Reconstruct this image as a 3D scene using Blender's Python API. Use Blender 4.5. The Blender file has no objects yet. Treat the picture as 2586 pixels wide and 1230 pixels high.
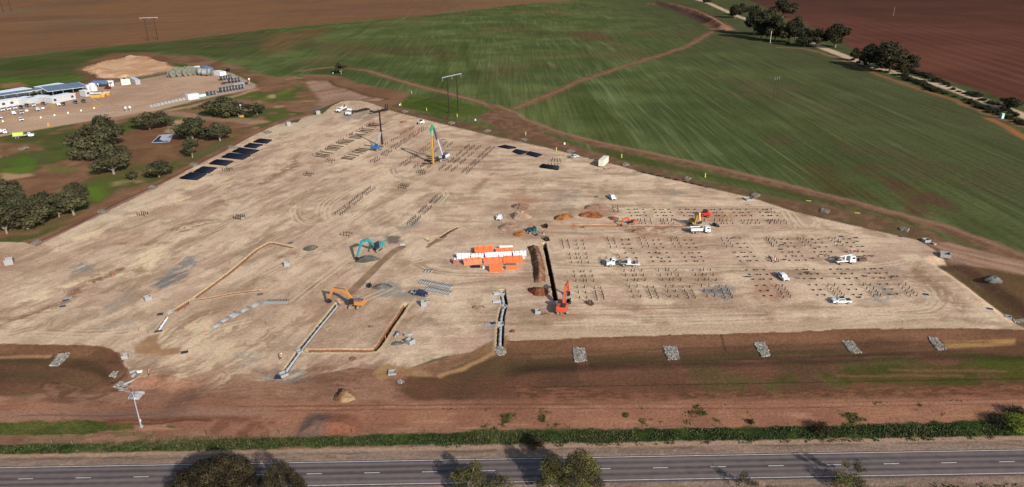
import bpy, math, random
import numpy as np
from mathutils import Vector, Matrix
random.seed(7)
scene = bpy.context.scene
R = math.radians
# ------------------------------------------------------------------ camera
H, F, TH, RO = 98.0, 1800.0, R(22.5), R(1.0)
cd = bpy.data.cameras.new("camera"); cam = bpy.data.objects.new("camera", cd)
scene.collection.objects.link(cam); scene.camera = cam
cd.sensor_width = 36.0; cd.lens = F / 2586.0 * 36.0; cd.clip_start = 1.0; cd.clip_end = 30000.0
cam.matrix_world = Matrix.Translation((0, 0, H)) @ Matrix.Rotation(R(90) - TH, 4, 'X') @ Matrix.Rotation(-RO, 4, 'Z')
scene.render.resolution_x = 1024; scene.render.resolution_y = 487
# ------------------------------------------------------------------ light
SUNEL = R(27.0); SUNV = Vector((0.54 * math.cos(SUNEL), -0.84 * math.cos(SUNEL), math.sin(SUNEL))).normalized()
w = bpy.data.worlds.new("World"); scene.world = w; w.use_nodes = True
nt = w.node_tree; bg = nt.nodes["Background"]
sky = nt.nodes.new("ShaderNodeTexSky"); sky.sky_type = 'NISHITA'; sky.sun_disc = False
sky.sun_elevation = SUNEL; sky.sun_rotation = math.atan2(0.54, -0.84); sky.dust_density = 1.5
nt.links.new(sky.outputs[0], bg.inputs[0]); bg.inputs[1].default_value = 0.10
sl = bpy.data.lights.new("sun", 'SUN'); sl.energy = 4.6; sl.angle = R(0.5); sl.color = (1.0, 0.93, 0.84)
so = bpy.data.objects.new("sun", sl); scene.collection.objects.link(so)
so.rotation_euler = (-SUNV).to_track_quat('-Z', 'Y').to_euler()
vs = scene.view_settings
vs.view_transform = 'Standard'; vs.look = 'None'; vs.gamma = 1.0; vs.use_curve_mapping = False; vs.exposure = 0.72
scene.render.engine = 'CYCLES'
# ------------------------------------------------------------------ survey: photo position -> ground position
def G(u, v, z=0.0):
    x = u - 1293.0; y = v - 615.0
    c, s = math.cos(RO), math.sin(RO)
    x, y = x * c - y * s, x * s + y * c
    fy = F * math.cos(TH) - y * math.sin(TH); fz = -(F * math.sin(TH) + y * math.cos(TH))
    t = (z - H) / fz
    return (x * t, fy * t)
OR = {'A1':(0,0),'A2':(650,0),'A3':(1300,0),'A4':(1936,0),'B1':(0,300),'B2':(650,300),'B3':(1300,300),'B4':(1936,300),
      'C1':(0,600),'C2':(650,600),'C3':(1300,600),'C4':(1936,600),'D1':(0,910),'D2':(650,910),'D3':(1300,910),'D4':(1936,910)}
def PX(t, x, y):
    if t == 'P': return (x, y)
    k = 3.828 if t[0] == 'D' else 3.952
    return (OR[t][0] + x / k, OR[t][1] + y / k)
def W(t, x, y, z=0.0): return G(*PX(t, x, y), z)
def WL(t, pts): return [W(t, *p) for p in pts]
def px(pts): return [G(*p) for p in pts]
def lin(r, g, b, k=0.6):
    return tuple(((c / 255.0 + 0.055) / 1.055) ** 2.4 * k if c > 10 else c / 255.0 / 12.92 * k for c in (r, g, b))
# ------------------------------------------------------------------ noise
def _h(ix, iy, seed):
    n = (ix.astype(np.int64) * 374761393 + iy.astype(np.int64) * 668265263 + seed * 974634777) & 0xffffffff
    n = ((n ^ (n >> 13)) * 1274126177) & 0xffffffff
    n = n ^ (n >> 16)
    return (n & 0xffff) / 65535.0
def vn(x, y, seed=0):
    xi = np.floor(x); yi = np.floor(y); fx = x - xi; fy = y - yi
    fx = fx * fx * (3 - 2 * fx); fy = fy * fy * (3 - 2 * fy)
    a = _h(xi, yi, seed); b = _h(xi + 1, yi, seed); c = _h(xi, yi + 1, seed); d = _h(xi + 1, yi + 1, seed)
    return a + (b - a) * fx + (c - a) * fy + (a - b - c + d) * fx * fy
def fbm(x, y, sc, octv=4, seed=0, gain=0.5):
    x = x / sc; y = y / sc; s = 0; a = 1.0; t = 0
    for i in range(octv):
        s = s + a * vn(x + 17.3 * i, y - 9.1 * i, seed + i); t += a; a *= gain; x = x * 2.03; y = y * 2.03
    return s / t
def aniso(x, y, ang, L, S, octv=4, seed=0, warp=0.0):
    c, s = math.cos(R(ang)), math.sin(R(ang))
    if warp: 
        x = x + (fbm(x, y, L * 0.6, 2, seed + 50) - .5) * warp; y = y + (fbm(x, y, L * 0.6, 2, seed + 60) - .5) * warp
    return fbm((x * c + y * s) / L, (-x * s + y * c) / S, 1.0, octv, seed, 0.6)
def ss(a, b, x):
    t = np.clip((x - a) / (b - a), 0, 1); return t * t * (3 - 2 * t)
def cc(x, k=1.6): return np.clip((x - .5) * k * 2 + .5, 0, 1)
def mixc(c1, c2, t): return np.asarray(c1)[None, :] * (1 - t[:, None]) + np.asarray(c2)[None, :] * t[:, None]
def seg_d(x, y, pts, closed):
    P = list(pts) + ([pts[0]] if closed else [])
    d = np.full(x.shape, 1e18)
    for (ax, ay), (bx, by) in zip(P[:-1], P[1:]):
        dx, dy = bx - ax, by - ay; L = dx * dx + dy * dy + 1e-9
        t = np.clip(((x - ax) * dx + (y - ay) * dy) / L, 0, 1)
        d = np.minimum(d, (x - ax - t * dx) ** 2 + (y - ay - t * dy) ** 2)
    return np.sqrt(d)
def sdist(x, y, pts):
    d = seg_d(x, y, pts, True); ins = np.zeros(x.shape, bool); n = len(pts)
    for i in range(n):
        ax, ay = pts[i]; bx, by = pts[(i + 1) % n]
        if ay == by: continue
        c = ((ay > y) != (by > y)) & (x < (bx - ax) * (y - ay) / (by - ay) + ax)
        ins ^= c
    return np.where(ins, d, -d)
def bbox(x, y, pts, m):
    X = [p[0] for p in pts]; Y = [p[1] for p in pts]
    return np.nonzero((x > min(X) - m) & (x < max(X) + m) & (y > min(Y) - m) & (y < max(Y) + m))[0]
# ------------------------------------------------------------------ outlines read off the photo
SITE = px([(-60,600),(0,612),(60,612),(92,622),(130,603),(270,535),(400,470),(500,417),(560,387),(640,342),(700,314),(752,309),(765,296),(815,287),(838,268),(862,256),(905,252),(940,262),(985,279),
  (1100,309),(1250,345),(1400,378),(1480,398),(1560,418),(1640,440),(1780,472),(1900,500),(2000,533),(2120,562),(2250,592),(2320,607),(2372,640),(2420,685),(2500,762),(2556,806),(2596,832),
  (2400,828),(2170,829),(2000,838),(1700,845),(1480,852),(1275,860),(1250,862),(1205,885),(1110,903),(1050,925),(992,940),(900,928),(790,948),(715,962),(600,962),(480,955),(400,945),(345,955),(318,925),(300,890),(250,872),(100,868),(0,866),(-80,866)])
FRONT = px([(1262,862),(1480,852),(1700,845),(2000,838),(2170,829),(2400,828),(2590,833)])
LBAS = px([(-90,868),(0,868),(100,870),(250,874),(298,890),(318,925),(330,955)])
RDRAIN = WL('C4', [(1780,250),(2050,420),(2300,600),(2480,730),(2620,830)])
PILE_UL = px([(207,172),(262,158),(330,141),(365,141),(385,150),(445,170),(462,178),(420,184),(330,196),(250,197)])
BANK = WL('A3', [(1400,40),(1600,75),(1800,135),(1950,215),(2080,295)])
REDM = WL('D2', [(340,735),(440,590),(520,515),(700,510),(930,525),(1015,640),(960,715),(700,735)])
BASIN = WL('A2', [(-150,960),(0,1000),(200,930),(370,860),(390,830),(500,805),(630,795),(720,800),(780,850),(900,880),(1100,950),(1300,985),(1200,1010),(1000,1000),(850,1000),(700,1060),(500,1120),(300,1110),(0,1090),(-150,1040)])
def terrain(x, y):
    z = np.zeros(x.shape)
    i = bbox(x, y, SITE, 60)
    if len(i):
        X, Y = x[i], y[i]; sd = -sdist(X, Y, SITE)
        m = ss(-1, 3, sd)
        zz = m * (0.10 * (fbm(X, Y, 6, 3, 5) - .5))
        f = bbox(X, Y, FRONT, 22)
        if len(f):
            d = -sdist(X[f], Y[f], SITE); g = ss(-62, -52, -np.abs(X[f])) if False else 1.0
            side = (Y[f] < 172) & (X[f] > -1)
            k = (Y[f] < 176) * ss(-6, 4, X[f])
            zz[f] += k * (-1.5 * ss(-.5, 5.0, d) + 1.3 * ss(10, 17, d))
        f = bbox(X, Y, LBAS, 22)
        if len(f):
            d = -sdist(X[f], Y[f], SITE); k = (Y[f] < 175) * ss(-74, -84, X[f])
            zz[f] += k * (-1.6 * ss(-.5, 4.5, d) + 1.5 * ss(9, 20, d))
        z[i] += zz
    i = bbox(x, y, RDRAIN, 14)
    if len(i):
        d = seg_d(x[i], y[i], RDRAIN, False); z[i] -= 1.8 * (1 - ss(1.0, 6.5, d))
    i = bbox(x, y, PILE_UL, 20)
    if len(i):
        X, Y = x[i], y[i]; sd = sdist(X + (fbm(X, Y, 14, 3, 8) - .5) * 14, Y + (fbm(X, Y, 14, 3, 9) - .5) * 14, PILE_UL)
        z[i] += ss(-2, 6, sd) * (0.7 + 1.6 * cc(fbm(X, Y, 7, 4, 10), 1.8) * (1 - 0.7 * ss(5, 16, sd)))
    i = bbox(x, y, BANK, 30)
    if len(i):
        X, Y = x[i], y[i]; d = seg_d(X, Y, BANK, False); z[i] += 5.5 * np.exp(-(d / 8.0) ** 2) + 0.8 * np.exp(-(d / 8.0) ** 2) * fbm(X, Y, 5, 2, 11)
    i = bbox(x, y, REDM, 6)
    if len(i):
        X, Y = x[i], y[i]; sd = sdist(X, Y, REDM); z[i] += ss(0, 5, sd) * (0.4 + 0.7 * fbm(X, Y, 4, 4, 12))
    i = bbox(x, y, BASIN, 10)
    if len(i): z[i] -= 1.2 * ss(-1, 4, sdist(x[i], y[i], BASIN))
    return z
def hz(x, y): return float(terrain(np.array([float(x)]), np.array([float(y)]))[0])
TRENCH = [
 dict(name='a', pts=px([(737,625),(715,620),(682,613),(650,631),(583,687),(530,726),(488,756)]), w=1.3, d=0.9, lip=0.55, c=(140,102,75), lc=(210,186,149)),
 dict(name='b', pts=px([(487,757),(440,787),(428,792)]), w=1.8, d=1.1, lip=0.5, c=(136,94,68), lc=(203,176,142)),
 dict(name='c', pts=px([(491,759),(540,751),(590,741),(652,734)]), w=1.1, d=0.8, lip=0.5, c=(136,96,70), lc=(205,178,144)),
 dict(name='d', pts=px([(427,793),(400,833)]), w=1.2, d=0.9, lip=0.5, c=(134,102,82), lc=(199,174,144)),
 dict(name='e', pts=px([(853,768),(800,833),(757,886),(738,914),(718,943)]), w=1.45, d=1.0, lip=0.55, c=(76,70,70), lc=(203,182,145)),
 dict(name='f', pts=px([(778,886),(850,885),(918,886),(946,884),(962,866),(985,828),(1008,796),(1024,770)]), w=1.5, d=1.3, lip=0.6, c=(137,97,70), lc=(210,186,147)),
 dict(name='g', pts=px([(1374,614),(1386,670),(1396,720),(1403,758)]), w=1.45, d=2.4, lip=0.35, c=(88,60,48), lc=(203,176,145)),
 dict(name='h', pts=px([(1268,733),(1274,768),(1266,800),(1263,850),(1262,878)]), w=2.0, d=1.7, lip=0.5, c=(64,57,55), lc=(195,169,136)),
 dict(name='i', pts=px([(1456,569),(1510,569),(1556,570)]), w=1.7, d=0.7, lip=0.5, c=(160,120,87), lc=(186,127,88)),
 dict(name='j', pts=px([(1592,571),(1650,571),(1722,571)]), w=0.8, d=0.7, lip=0.5, c=(120,78,55), lc=(186,140,105)),
 dict(name='k', pts=px([(1158,574),(1140,582),(1112,600)]), w=1.5, d=0.8, lip=0.5, c=(88,76,70), lc=(205,176,140)),
]
# ------------------------------------------------------------------ surface colour of the land (what the soil and plants are coloured)
class Canvas:
    def __init__(s, x, y):
        s.x = x; s.y = y; s.c = np.zeros((len(x), 3)); s.k = np.zeros(len(x), np.int8)
    def _col(s, col, i):
        if callable(col): return col(s.x[i], s.y[i])
        return np.tile(np.asarray(col)[None, :], (len(i), 1))
    def _put(s, i, m, col, cls):
        j = m > 0.004; i = i[j]; m = m[j]
        if not len(i): return
        s.c[i] = s.c[i] * (1 - m[:, None]) + s._col(col, i) * m[:, None]
        if cls is not None: s.k[i] = np.where(m > .5, cls, s.k[i])
    def poly(s, pts, col, w=1.0, amp=0.0, asc=8.0, alpha=1.0, cls=None, brk=None, seed=0, on=None):
        i = bbox(s.x, s.y, pts, w + amp)
        if not len(i): return
        x, y = s.x[i], s.y[i]
        if amp: xx = x + (fbm(x, y, asc, 4, 70 + seed) - .5) * 2 * amp; yy = y + (fbm(x, y, asc, 4, 80 + seed) - .5) * 2 * amp
        else: xx, yy = x, y
        m = ss(-w, w, sdist(xx, yy, pts)) * alpha
        if brk: m = m * brk(x, y)
        if on is not None: m = m * (s.k[i] == on)
        s._put(i, m, col, cls)
    def line(s, pts, wd, col, w=0.6, amp=0.0, asc=8.0, alpha=1.0, cls=None, brk=None, seed=0, on=None):
        i = bbox(s.x, s.y, pts, wd + w + amp)
        if not len(i): return
        x, y = s.x[i], s.y[i]
        if amp: xx = x + (fbm(x, y, asc, 3, 90 + seed) - .5) * 2 * amp; yy = y + (fbm(x, y, asc, 3, 95 + seed) - .5) * 2 * amp
        else: xx, yy = x, y
        m = (1 - ss(wd / 2 - w, wd / 2 + w, seg_d(xx, yy, pts, False))) * alpha
        if brk: m = m * brk(x, y)
        if on is not None: m = m * (s.k[i] == on)
        s._put(i, m, col, cls)
def smooth_line(pts, n=6):
    out = []; P = [pts[0]] + list(pts) + [pts[-1]]
    for k in range(1, len(P) - 2):
        p0, p1, p2, p3 = P[k-1], P[k], P[k+1], P[k+2]
        for t in [j / n for j in range(n)]:
            out.append(tuple(.5 * (2*p1[a] + (p2[a]-p0[a])*t + (2*p0[a]-5*p1[a]+4*p2[a]-p3[a])*t*t + (-p0[a]+3*p1[a]-3*p2[a]+p3[a])*t**3) for a in (0, 1)))
    out.append(tuple(pts[-1])); return out
CREAM, BEIGE, PINKB, TAN, DKTAN = lin(232,206,168), lin(203,178,148), lin(190,160,136), lin(172,140,112), lin(146,112,86)
GREYG = lin(146,142,134)
def multi(base, *layers):
    c = base
    for col, t in layers: c = c * (1 - t[:, None]) + np.asarray(col)[None, :] * t[:, None]
    return c
def c_site(x, y):
    # travel-direction streaks: along the western edge on the left, along the road on the right and front
    wl = ss(-5, -55, x + (y - 200) * 0.10 + 20 * (fbm(x, y, 40, 2, 3) - .5))
    a = aniso(x, y, 66, 13, 1.5, 5, 21, 5); b = aniso(x, y, 2, 15, 1.4, 5, 22, 4)
    a2 = aniso(x, y, 72, 40, 7, 4, 23, 12); b2 = aniso(x, y, -3, 45, 6, 4, 24, 10)
    f1 = cc(a * wl + b * (1 - wl), 1.9); f2 = a2 * wl + b2 * (1 - wl)
    m = fbm(x, y, 30, 5, 25); g = fbm(x, y, 2.4, 4, 26); h = fbm(x, y, 9, 5, 28)
    c = mixc(lin(219,191,162), lin(201,171,146), cc(m, 1.7))
    c = multi(c, (lin(158,130,104), 0.62 * ss(.50, .68, f2)), (lin(228,203,172), 0.30 * ss(.5, .95, 1 - f1)), (lin(232,208,176), 0.50 * ss(.52, .70, h)),
              (lin(160,132,106), 0.28 * ss(.60, .95, f1)), (lin(190,154,132), .40 * ss(.52, .75, fbm(x, y, 14, 4, 27))), (lin(150,124,100), .42 * ss(.54, .70, fbm(x, y, 6, 5, 29))), (lin(168,136,112), .5 * ss(.57, .70, fbm(x, y, 45, 5, 30))))
    return c * (0.86 + 0.28 * g)[:, None]
def c_brown(x, y):
    f = aniso(x, y, 0, 14, 1.8, 4, 31, 6); m = fbm(x, y, 12, 4, 32)
    return multi(mixc(lin(102,74,56), lin(116,84,64), cc(m)), (lin(84,60,46), .5 * ss(.55, .85, f)), (lin(132,98,76), .4 * ss(.6, .85, 1 - f)))
def c_red(x, y):
    f = aniso(x, y, 2, 12, 1.2, 5, 33, 5); m = fbm(x, y, 9, 4, 34)
    p = fbm(x, y, 5, 5, 35)
    return multi(mixc(lin(158,119,96), lin(138,101,81), cc(m)), (lin(112,82,65), .6 * ss(.52, .8, f)), (lin(190,150,122), .5 * ss(.56, .85, 1 - f)), (lin(172,128,104), .5 * ss(.54, .68, p)), (lin(112,80,62), .5 * ss(.58, .72, 1 - p)))
def c_crop(x, y):
    xw = x + (fbm(x, y, 120, 2, 40) - .5) * 14 + 0.0002 * (y - 500) ** 2 * 0.05
    xr = xw - 0.04 * (y - 400)
    xr = np.where(x > -160 - 0 * y, xw + 0.085 * (y - 400) * np.clip(1 - x / 160.0, 0, 1), xw)
    rows = fbm(xr / 1.7, y / 45.0, 1.0, 2, 41); rows2 = vn(xr / 4.2, y / 160.0, 42); wide = vn(xr / 13.0, y / 240.0, 43)
    m = fbm(x, y, 60, 4, 44); p = fbm(x, y, 90, 4, 45); r = fbm(x, y, 26, 3, 49)
    c = mixc(lin(84,94,56), lin(99,108,64), cc(m, 2))
    c = multi(c, (lin(66,80,44), .50 * cc(r, 2)), (lin(122,130,94), .42 * ss(.55, .85, rows) * cc(vn(xr / 22, y / 90, 46), 2)),
              (lin(142,150,112), .30 * ss(.80, .95, rows2) * ss(.35, .7, fbm(x, y, 70, 3, 47))), (lin(62,70,34), .4 * ss(.6, .9, wide)),
              (lin(104,90,64), .55 * ss(.60, .76, p)), (lin(96,76,58), .45 * ss(.70, .82, fbm(x, y, 34, 4, 48))))
    dk = ss(40, 320, x)   # crop colour shifts to a darker olive towards the east
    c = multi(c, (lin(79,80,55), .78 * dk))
    return c
def c_fieldbrown(x, y):
    f = aniso(x, y, 12, 260, 14, 4, 51, 40); m = fbm(x, y, 160, 4, 52)
    return multi(mixc(lin(128,94,68), lin(116,88,68), cc(m, 1.8)), (lin(142,104,76), .45 * ss(.5, .8, f)), (lin(108,82,64), .35 * ss(.55, .8, 1 - f)), (lin(120,106,84), .5 * ss(.58, .75, fbm(x, y, 240, 3, 53)) * ss(900, 1400, y)))
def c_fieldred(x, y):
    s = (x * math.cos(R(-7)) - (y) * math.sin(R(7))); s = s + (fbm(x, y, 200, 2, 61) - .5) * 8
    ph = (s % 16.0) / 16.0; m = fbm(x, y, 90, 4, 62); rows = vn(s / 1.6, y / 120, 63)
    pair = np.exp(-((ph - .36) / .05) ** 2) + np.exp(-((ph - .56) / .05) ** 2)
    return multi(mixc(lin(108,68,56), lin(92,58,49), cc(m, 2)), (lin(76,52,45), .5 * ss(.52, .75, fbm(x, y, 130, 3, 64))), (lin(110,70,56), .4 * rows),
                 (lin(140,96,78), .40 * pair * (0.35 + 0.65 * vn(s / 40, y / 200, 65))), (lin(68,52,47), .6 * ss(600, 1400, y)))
def c_leftrough(x, y):
    m = fbm(x, y, 24, 5, 71); g = fbm(x, y, 60, 3, 72); r = fbm(x, y, 7, 4, 73)
    c = mixc(lin(140,106,80), lin(124,92,70), cc(r, 1.6))
    c = multi(c, (lin(80,90,48), .85 * ss(.47, .58, m)), (lin(88,104,48), .7 * ss(.60, .70, m)), (lin(180,144,112), .6 * ss(.66, .78, fbm(x, y, 16, 4, 74))))
    return c
def c_yard(x, y):
    a = aniso(x, y, 40, 30, 4, 4, 81, 20); m = fbm(x, y, 30, 4, 82)
    return multi(mixc(lin(192,160,134), lin(176,144,120), cc(m)), (lin(206,176,148), .4 * ss(.5, .8, a)), (lin(158,128,104), .3 * ss(.6, .85, 1 - a)))
def c_grass(x, y):
    f = fbm(x, y, 2.2, 4, 91); m = fbm(x, y, 18, 3, 92); s = aniso(x, y, 95, 3, .35, 3, 93)
    return multi(mixc(lin(70,84,42), lin(50,64,34), cc(f, 2)), (lin(96,104,60), .45 * ss(.5, .8, m)), (lin(146,136,102), .45 * ss(.60, .8, s) * ss(.40, .62, m)))
def c_shoulder(x, y):
    f = aniso(x, y, 0, 12, .7, 4, 95, 2)
    return multi(mixc(lin(150,128,112), lin(136,114,100), cc(f, 2)), (lin(112,92,80), .5 * ss(.66, .85, aniso(x, y, 0, 7, .4, 4, 96))), (lin(176,150,126), .4 * ss(.6, .8, fbm(x, y, 3, 3, 97))))
def c_gravelroad(x, y):
    return mixc(lin(206,180,152), lin(186,158,134), cc(aniso(x, y, 89, 30, 1.0, 3, 98)))
def c_verge(x, y):
    m = fbm(x, y, 12, 4, 99)
    return multi(mixc(lin(84,92,58), lin(68,78,46), cc(m)), (lin(108,104,80), .5 * ss(.55, .75, fbm(x, y, 30, 3, 100))))
def c_track(x, y):
    f = fbm(x, y, 3, 4, 101)
    return mixc(lin(134,102,80), lin(112,84,66), cc(f))
def c_olive(x, y):
    m = fbm(x, y, 10, 4, 102); f = aniso(x, y, 0, 14, 1.5, 4, 103, 4)
    return multi(mixc(lin(98,80,56), lin(88,74,50), cc(m)), (lin(112,90,64), .5 * ss(.55, .8, f)))
def c_basin(x, y):
    f = aniso(x, y, 40, 50, 6, 4, 105, 14)
    return multi(mixc(lin(168,135,115), lin(156,124,104), cc(fbm(x, y, 20, 3, 106))), (lin(132,102,78), .75 * ss(.48, .66, f)))
def c_pilesand(x, y):
    m = fbm(x, y, 12, 4, 107)
    return mixc(lin(214,176,140), lin(192,150,116), cc(m))
GROUND, PAD, CROP, PLOUGH, TRACK, SOIL, GRASS, YARD, GROAD = range(9)
CLSN = {0: 'ground', 1: 'site_pad', 2: 'crop_field', 3: 'ploughed_field', 4: 'dirt_track', 5: 'bare_soil', 6: 'grass_verge', 7: 'gravel_yard', 8: 'gravel_road'}
def paint(x, y):
    k = Canvas(x, y); BR = lambda sc, a, b, sd=0: (lambda X, Y: ss(a, b, fbm(X, Y, sc, 4, 200 + sd)))
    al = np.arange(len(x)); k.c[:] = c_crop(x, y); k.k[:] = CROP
    # ---- far ploughed fields
    k.poly([G(-900,160),G(0,147),G(150,131),G(320,113),G(480,98),G(650,77),G(850,58),G(1050,42),G(1300,13),G(1440,2),G(1700,-22),G(1750,-100),(-4000,9000),(-9000,9000),(-9000,900)], c_fieldbrown, 5, 3, 30, cls=PLOUGH)
    k.line([G(0,149),G(320,116),G(650,80),G(850,61),G(1050,45),G(1300,16)], 9, lin(74,92,40), 3, 3, 20, .8, brk=BR(40,.3,.5))
    k.line([G(820,66),G(1050,52),G(1200,34)], 9, lin(126,92,70), 4, 3, 20, .6)
    k.line(WL('A3',[(-400,110),(0,120),(320,125),(600,140)]), 16, lin(122,96,66), 6, 4, 20, .65)
    k.poly([G(0,150),G(320,117),G(620,85),G(700,80),G(660,130),G(600,150),G(500,140),G(400,130),G(230,150),G(190,190),G(0,220),(-520,520)], lambda X,Y: multi(mixc(lin(82,88,52), lin(70,80,44), cc(fbm(X,Y,40,4,110),2)), (lin(98,82,64), .8*ss(.45,.62,aniso(X,Y,20,120,24,4,111)))), 8, 6, 30)
    k.poly([G(-200,200),G(0,190),G(190,188),G(225,205),G(180,215),G(0,240),G(-200,260)], lambda X,Y: mixc(lin(86,102,48), lin(74,88,44), cc(fbm(X,Y,22,4,112),2)), 6, 6, 20, .9)
    k.poly(WL('A1',[(0,840),(200,820),(290,855),(250,880),(0,880)]), lin(150,110,80), 3, 3, 12, .8)
    k.poly(WL('A1',[(850,850),(780,690),(900,600),(1150,530),(1500,520),(1700,590),(1830,690),(1300,800),(1000,850)]), lambda X,Y: mixc(lin(130,94,74), lin(112,80,62), cc(fbm(X,Y,20,4,113))), 8, 6, 20, .9)
    # brown wedge in the crop by the bend
    k.poly(WL('A2',[(0,480),(130,350),(330,310),(620,280),(760,290),(640,360),(380,420),(300,520),(0,560)]), lambda X,Y: mixc(lin(122,90,62), lin(106,80,58), cc(fbm(X,Y,20,4,114))), 10, 12, 40, .65)
    k.poly(WL('A2',[(280,500),(560,400),(600,440),(420,510)]), lin(86,68,56), 8, 6, 20, .5)
    k.poly(WL('A2',[(880,470),(1250,460),(1700,470),(2100,560),(1800,600),(1200,520),(900,520)]), lin(92,76,54), 10, 14, 40, .45)
    k.poly(WL('A3',[(500,330),(850,290),(1000,400),(700,420)]), lin(100,78,58), 8, 10, 30, .7)
    k.poly(WL('B4',[(750,380),(1050,500),(1400,640),(1700,760),(1850,900),(1900,1000),(1500,1000),(1300,850),(1100,650),(800,480)]), lin(96,68,54), 4, 7, 18, .75, brk=BR(12,.3,.55,1))
    k.poly(WL('B4',[(200,430),(600,500),(1000,700),(1300,860),(700,760),(300,560)]), lin(84,70,44), 8, 10, 25, .6)
    k.line(WL('B4',[(1050,880),(1400,760),(1800,620),(2100,480)]), 4, lin(84,92,48), 2, 1, 9, .5)
    for q in range(26):  # drill gaps and pale sowing lines, north to south
        rr = random.Random(q + 5); X0 = 150 + rr.random() * 120 if q % 2 else -150 + rr.random() * 300; Y0 = 260 + rr.random() * 400; L = 80 + rr.random() * 220
        if q % 2 == 0: Y0 += 250
        k.line([(X0, Y0), (X0 - L * .02, Y0 + L)], .8 + rr.random() * 1.5, lin(132,134,106), .7, 1.5, 60, .05 + .08 * rr.random(), brk=BR(14,.35,.6,q))
    # ---- north-east: red paddock, gravel road and its verges
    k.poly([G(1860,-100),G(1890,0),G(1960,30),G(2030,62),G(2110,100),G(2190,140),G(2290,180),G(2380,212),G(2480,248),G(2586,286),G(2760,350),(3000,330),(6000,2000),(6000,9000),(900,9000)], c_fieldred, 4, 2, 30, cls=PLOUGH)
    k.poly(WL('A4',[(130,190),(330,170),(440,260),(200,240)]), lin(116,80,60), 6, 4, 20, .6)
    vr = [G(1700,-20),G(1790,8),G(1860,40),G(1960,75),G(2070,118),G(2170,156),G(2270,188),G(2390,220),G(2490,256),G(2586,292),G(2780,368)]
    k.line(vr, 34, c_verge, 3, 5, 18, cls=GRASS)
    k.line(WL('A4',[(120,470),(400,490),(560,530),(800,620),(1150,760),(1500,880),(1900,1010),(2200,1130),(2569,1260)]), 4.5, lin(150,106,76), 2, 2, 12, .85, cls=GRASS)
    k.line(vr, 10, c_gravelroad, 1.0, .6, 9, cls=GROAD)
    k.line(WL('B4',[(2220,0),(2420,90),(2600,210)]), 5, lin(158,104,70), 2, 1, 9, .9)
    # bank with bare flanks
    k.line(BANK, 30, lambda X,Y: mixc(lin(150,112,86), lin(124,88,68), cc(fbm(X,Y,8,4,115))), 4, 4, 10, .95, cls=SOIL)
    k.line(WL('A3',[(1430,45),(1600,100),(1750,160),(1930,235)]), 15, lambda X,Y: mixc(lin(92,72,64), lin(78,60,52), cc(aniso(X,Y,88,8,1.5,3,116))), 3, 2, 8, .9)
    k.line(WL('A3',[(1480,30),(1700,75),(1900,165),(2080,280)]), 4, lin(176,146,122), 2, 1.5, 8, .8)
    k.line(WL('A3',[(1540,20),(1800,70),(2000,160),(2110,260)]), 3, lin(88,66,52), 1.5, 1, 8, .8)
    # ---- tracks through the paddocks
    T1 = WL('A3',[(-300,1150),(0,1080),(300,960),(620,820),(1000,690),(1400,570),(1700,470),(1880,370),(2000,300)])
    k.line(T1, 9, c_track, 3, 3, 14, .95, cls=TRACK); k.line(T1, 2.5, lin(146,112,90), 1.5, 1.5, 12, .6)
    T2 = WL('A2',[(430,710),(560,690),(780,668),(920,680),(1080,700),(1250,750),(1400,800),(1650,870),(1900,930),(2200,1010),(2450,1100)])
    k.line(T2, 9, c_track, 3, 3, 14, .9, cls=TRACK); k.line(T2, 3, lin(160,124,104), 1.5, 1, 12, .6)
    k.line(WL('A2',[(900,675),(1060,690)]), 5, lin(96,70,56), 2, 1, 5, .6)
    T3 = WL('A2',[(2350,1060),(2569,1150)]) + WL('B3',[(100,30),(400,140),(700,220),(1000,290),(1300,350),(1700,440),(2100,530),(2569,640)]) + WL('B4',[(500,760),(1000,890),(1400,1000),(1800,1110),(2100,1225)]) + WL('C4',[(2300,120),(2600,230),(2800,330)])
    k.line(T3, 9, c_track, 3, 2.5, 12, .95, cls=TRACK)
    k.line([(a + 3, b + 2) for a, b in T3], 3, lin(160,122,102), 1.5, 1, 12, .6)
    # strip of bare red soil along the pad's north-eastern edge
    E = WL('A2',[(1200,990),(1450,1060),(1700,1130),(1950,1180),(2200,1190),(2300,1130),(2400,1060)]) + WL('B3',[(150,60),(300,150),(520,240),(700,300),(900,360),(1200,450),(1600,540),(2000,640),(2569,800)]) + WL('B4',[(600,850),(1100,980),(1400,1060),(1600,1130),(1800,1200)]) + WL('C4',[(2100,110),(2600,260),(2700,380),(2600,900),(2400,780),(1800,250),(1600,100)]) + WL('B4',[(1300,1130),(900,1010),(400,880),(0,790)]) + WL('B3',[(2300,700),(1900,610),(1500,530),(1200,460),(800,370),(520,310),(0,180)]) + WL('A2',[(2300,1225),(1800,1150),(1300,1060)])
    k.poly(E, lambda X,Y: multi(c_track(X,Y), (lin(104,74,58), .6*ss(.5,.7,fbm(X,Y,8,4,120)))), 2, 1.5, 10, cls=SOIL)
    k.poly(WL('B3',[(760,300),(860,280),(1100,340),(1500,440),(2000,560),(2400,640),(2569,720),(2200,650),(1600,520),(1000,400)]), lambda X,Y: mixc(lin(80,88,46), lin(98,84,56), cc(fbm(X,Y,9,4,121),2)), 3, 4, 10, .85, cls=GRASS)
    k.poly(WL('B4',[(0,660),(600,810),(1100,930),(1500,1040),(1400,1040),(900,900),(300,780),(0,720)]), lambda X,Y: mixc(lin(82,84,46), lin(100,82,56), cc(fbm(X,Y,9,4,122),2)), 2, 2, 10, .8, cls=GRASS)
    k.poly(WL('A2',[(1250,1010),(1500,960),(2000,1010),(2230,1080),(2200,1150),(1900,1150),(1500,1080)]), lambda X,Y: mixc(lin(74,90,40), lin(88,98,46), cc(fbm(X,Y,14,4,123),2)), 3, 3, 10, .9, cls=GRASS)
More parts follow.
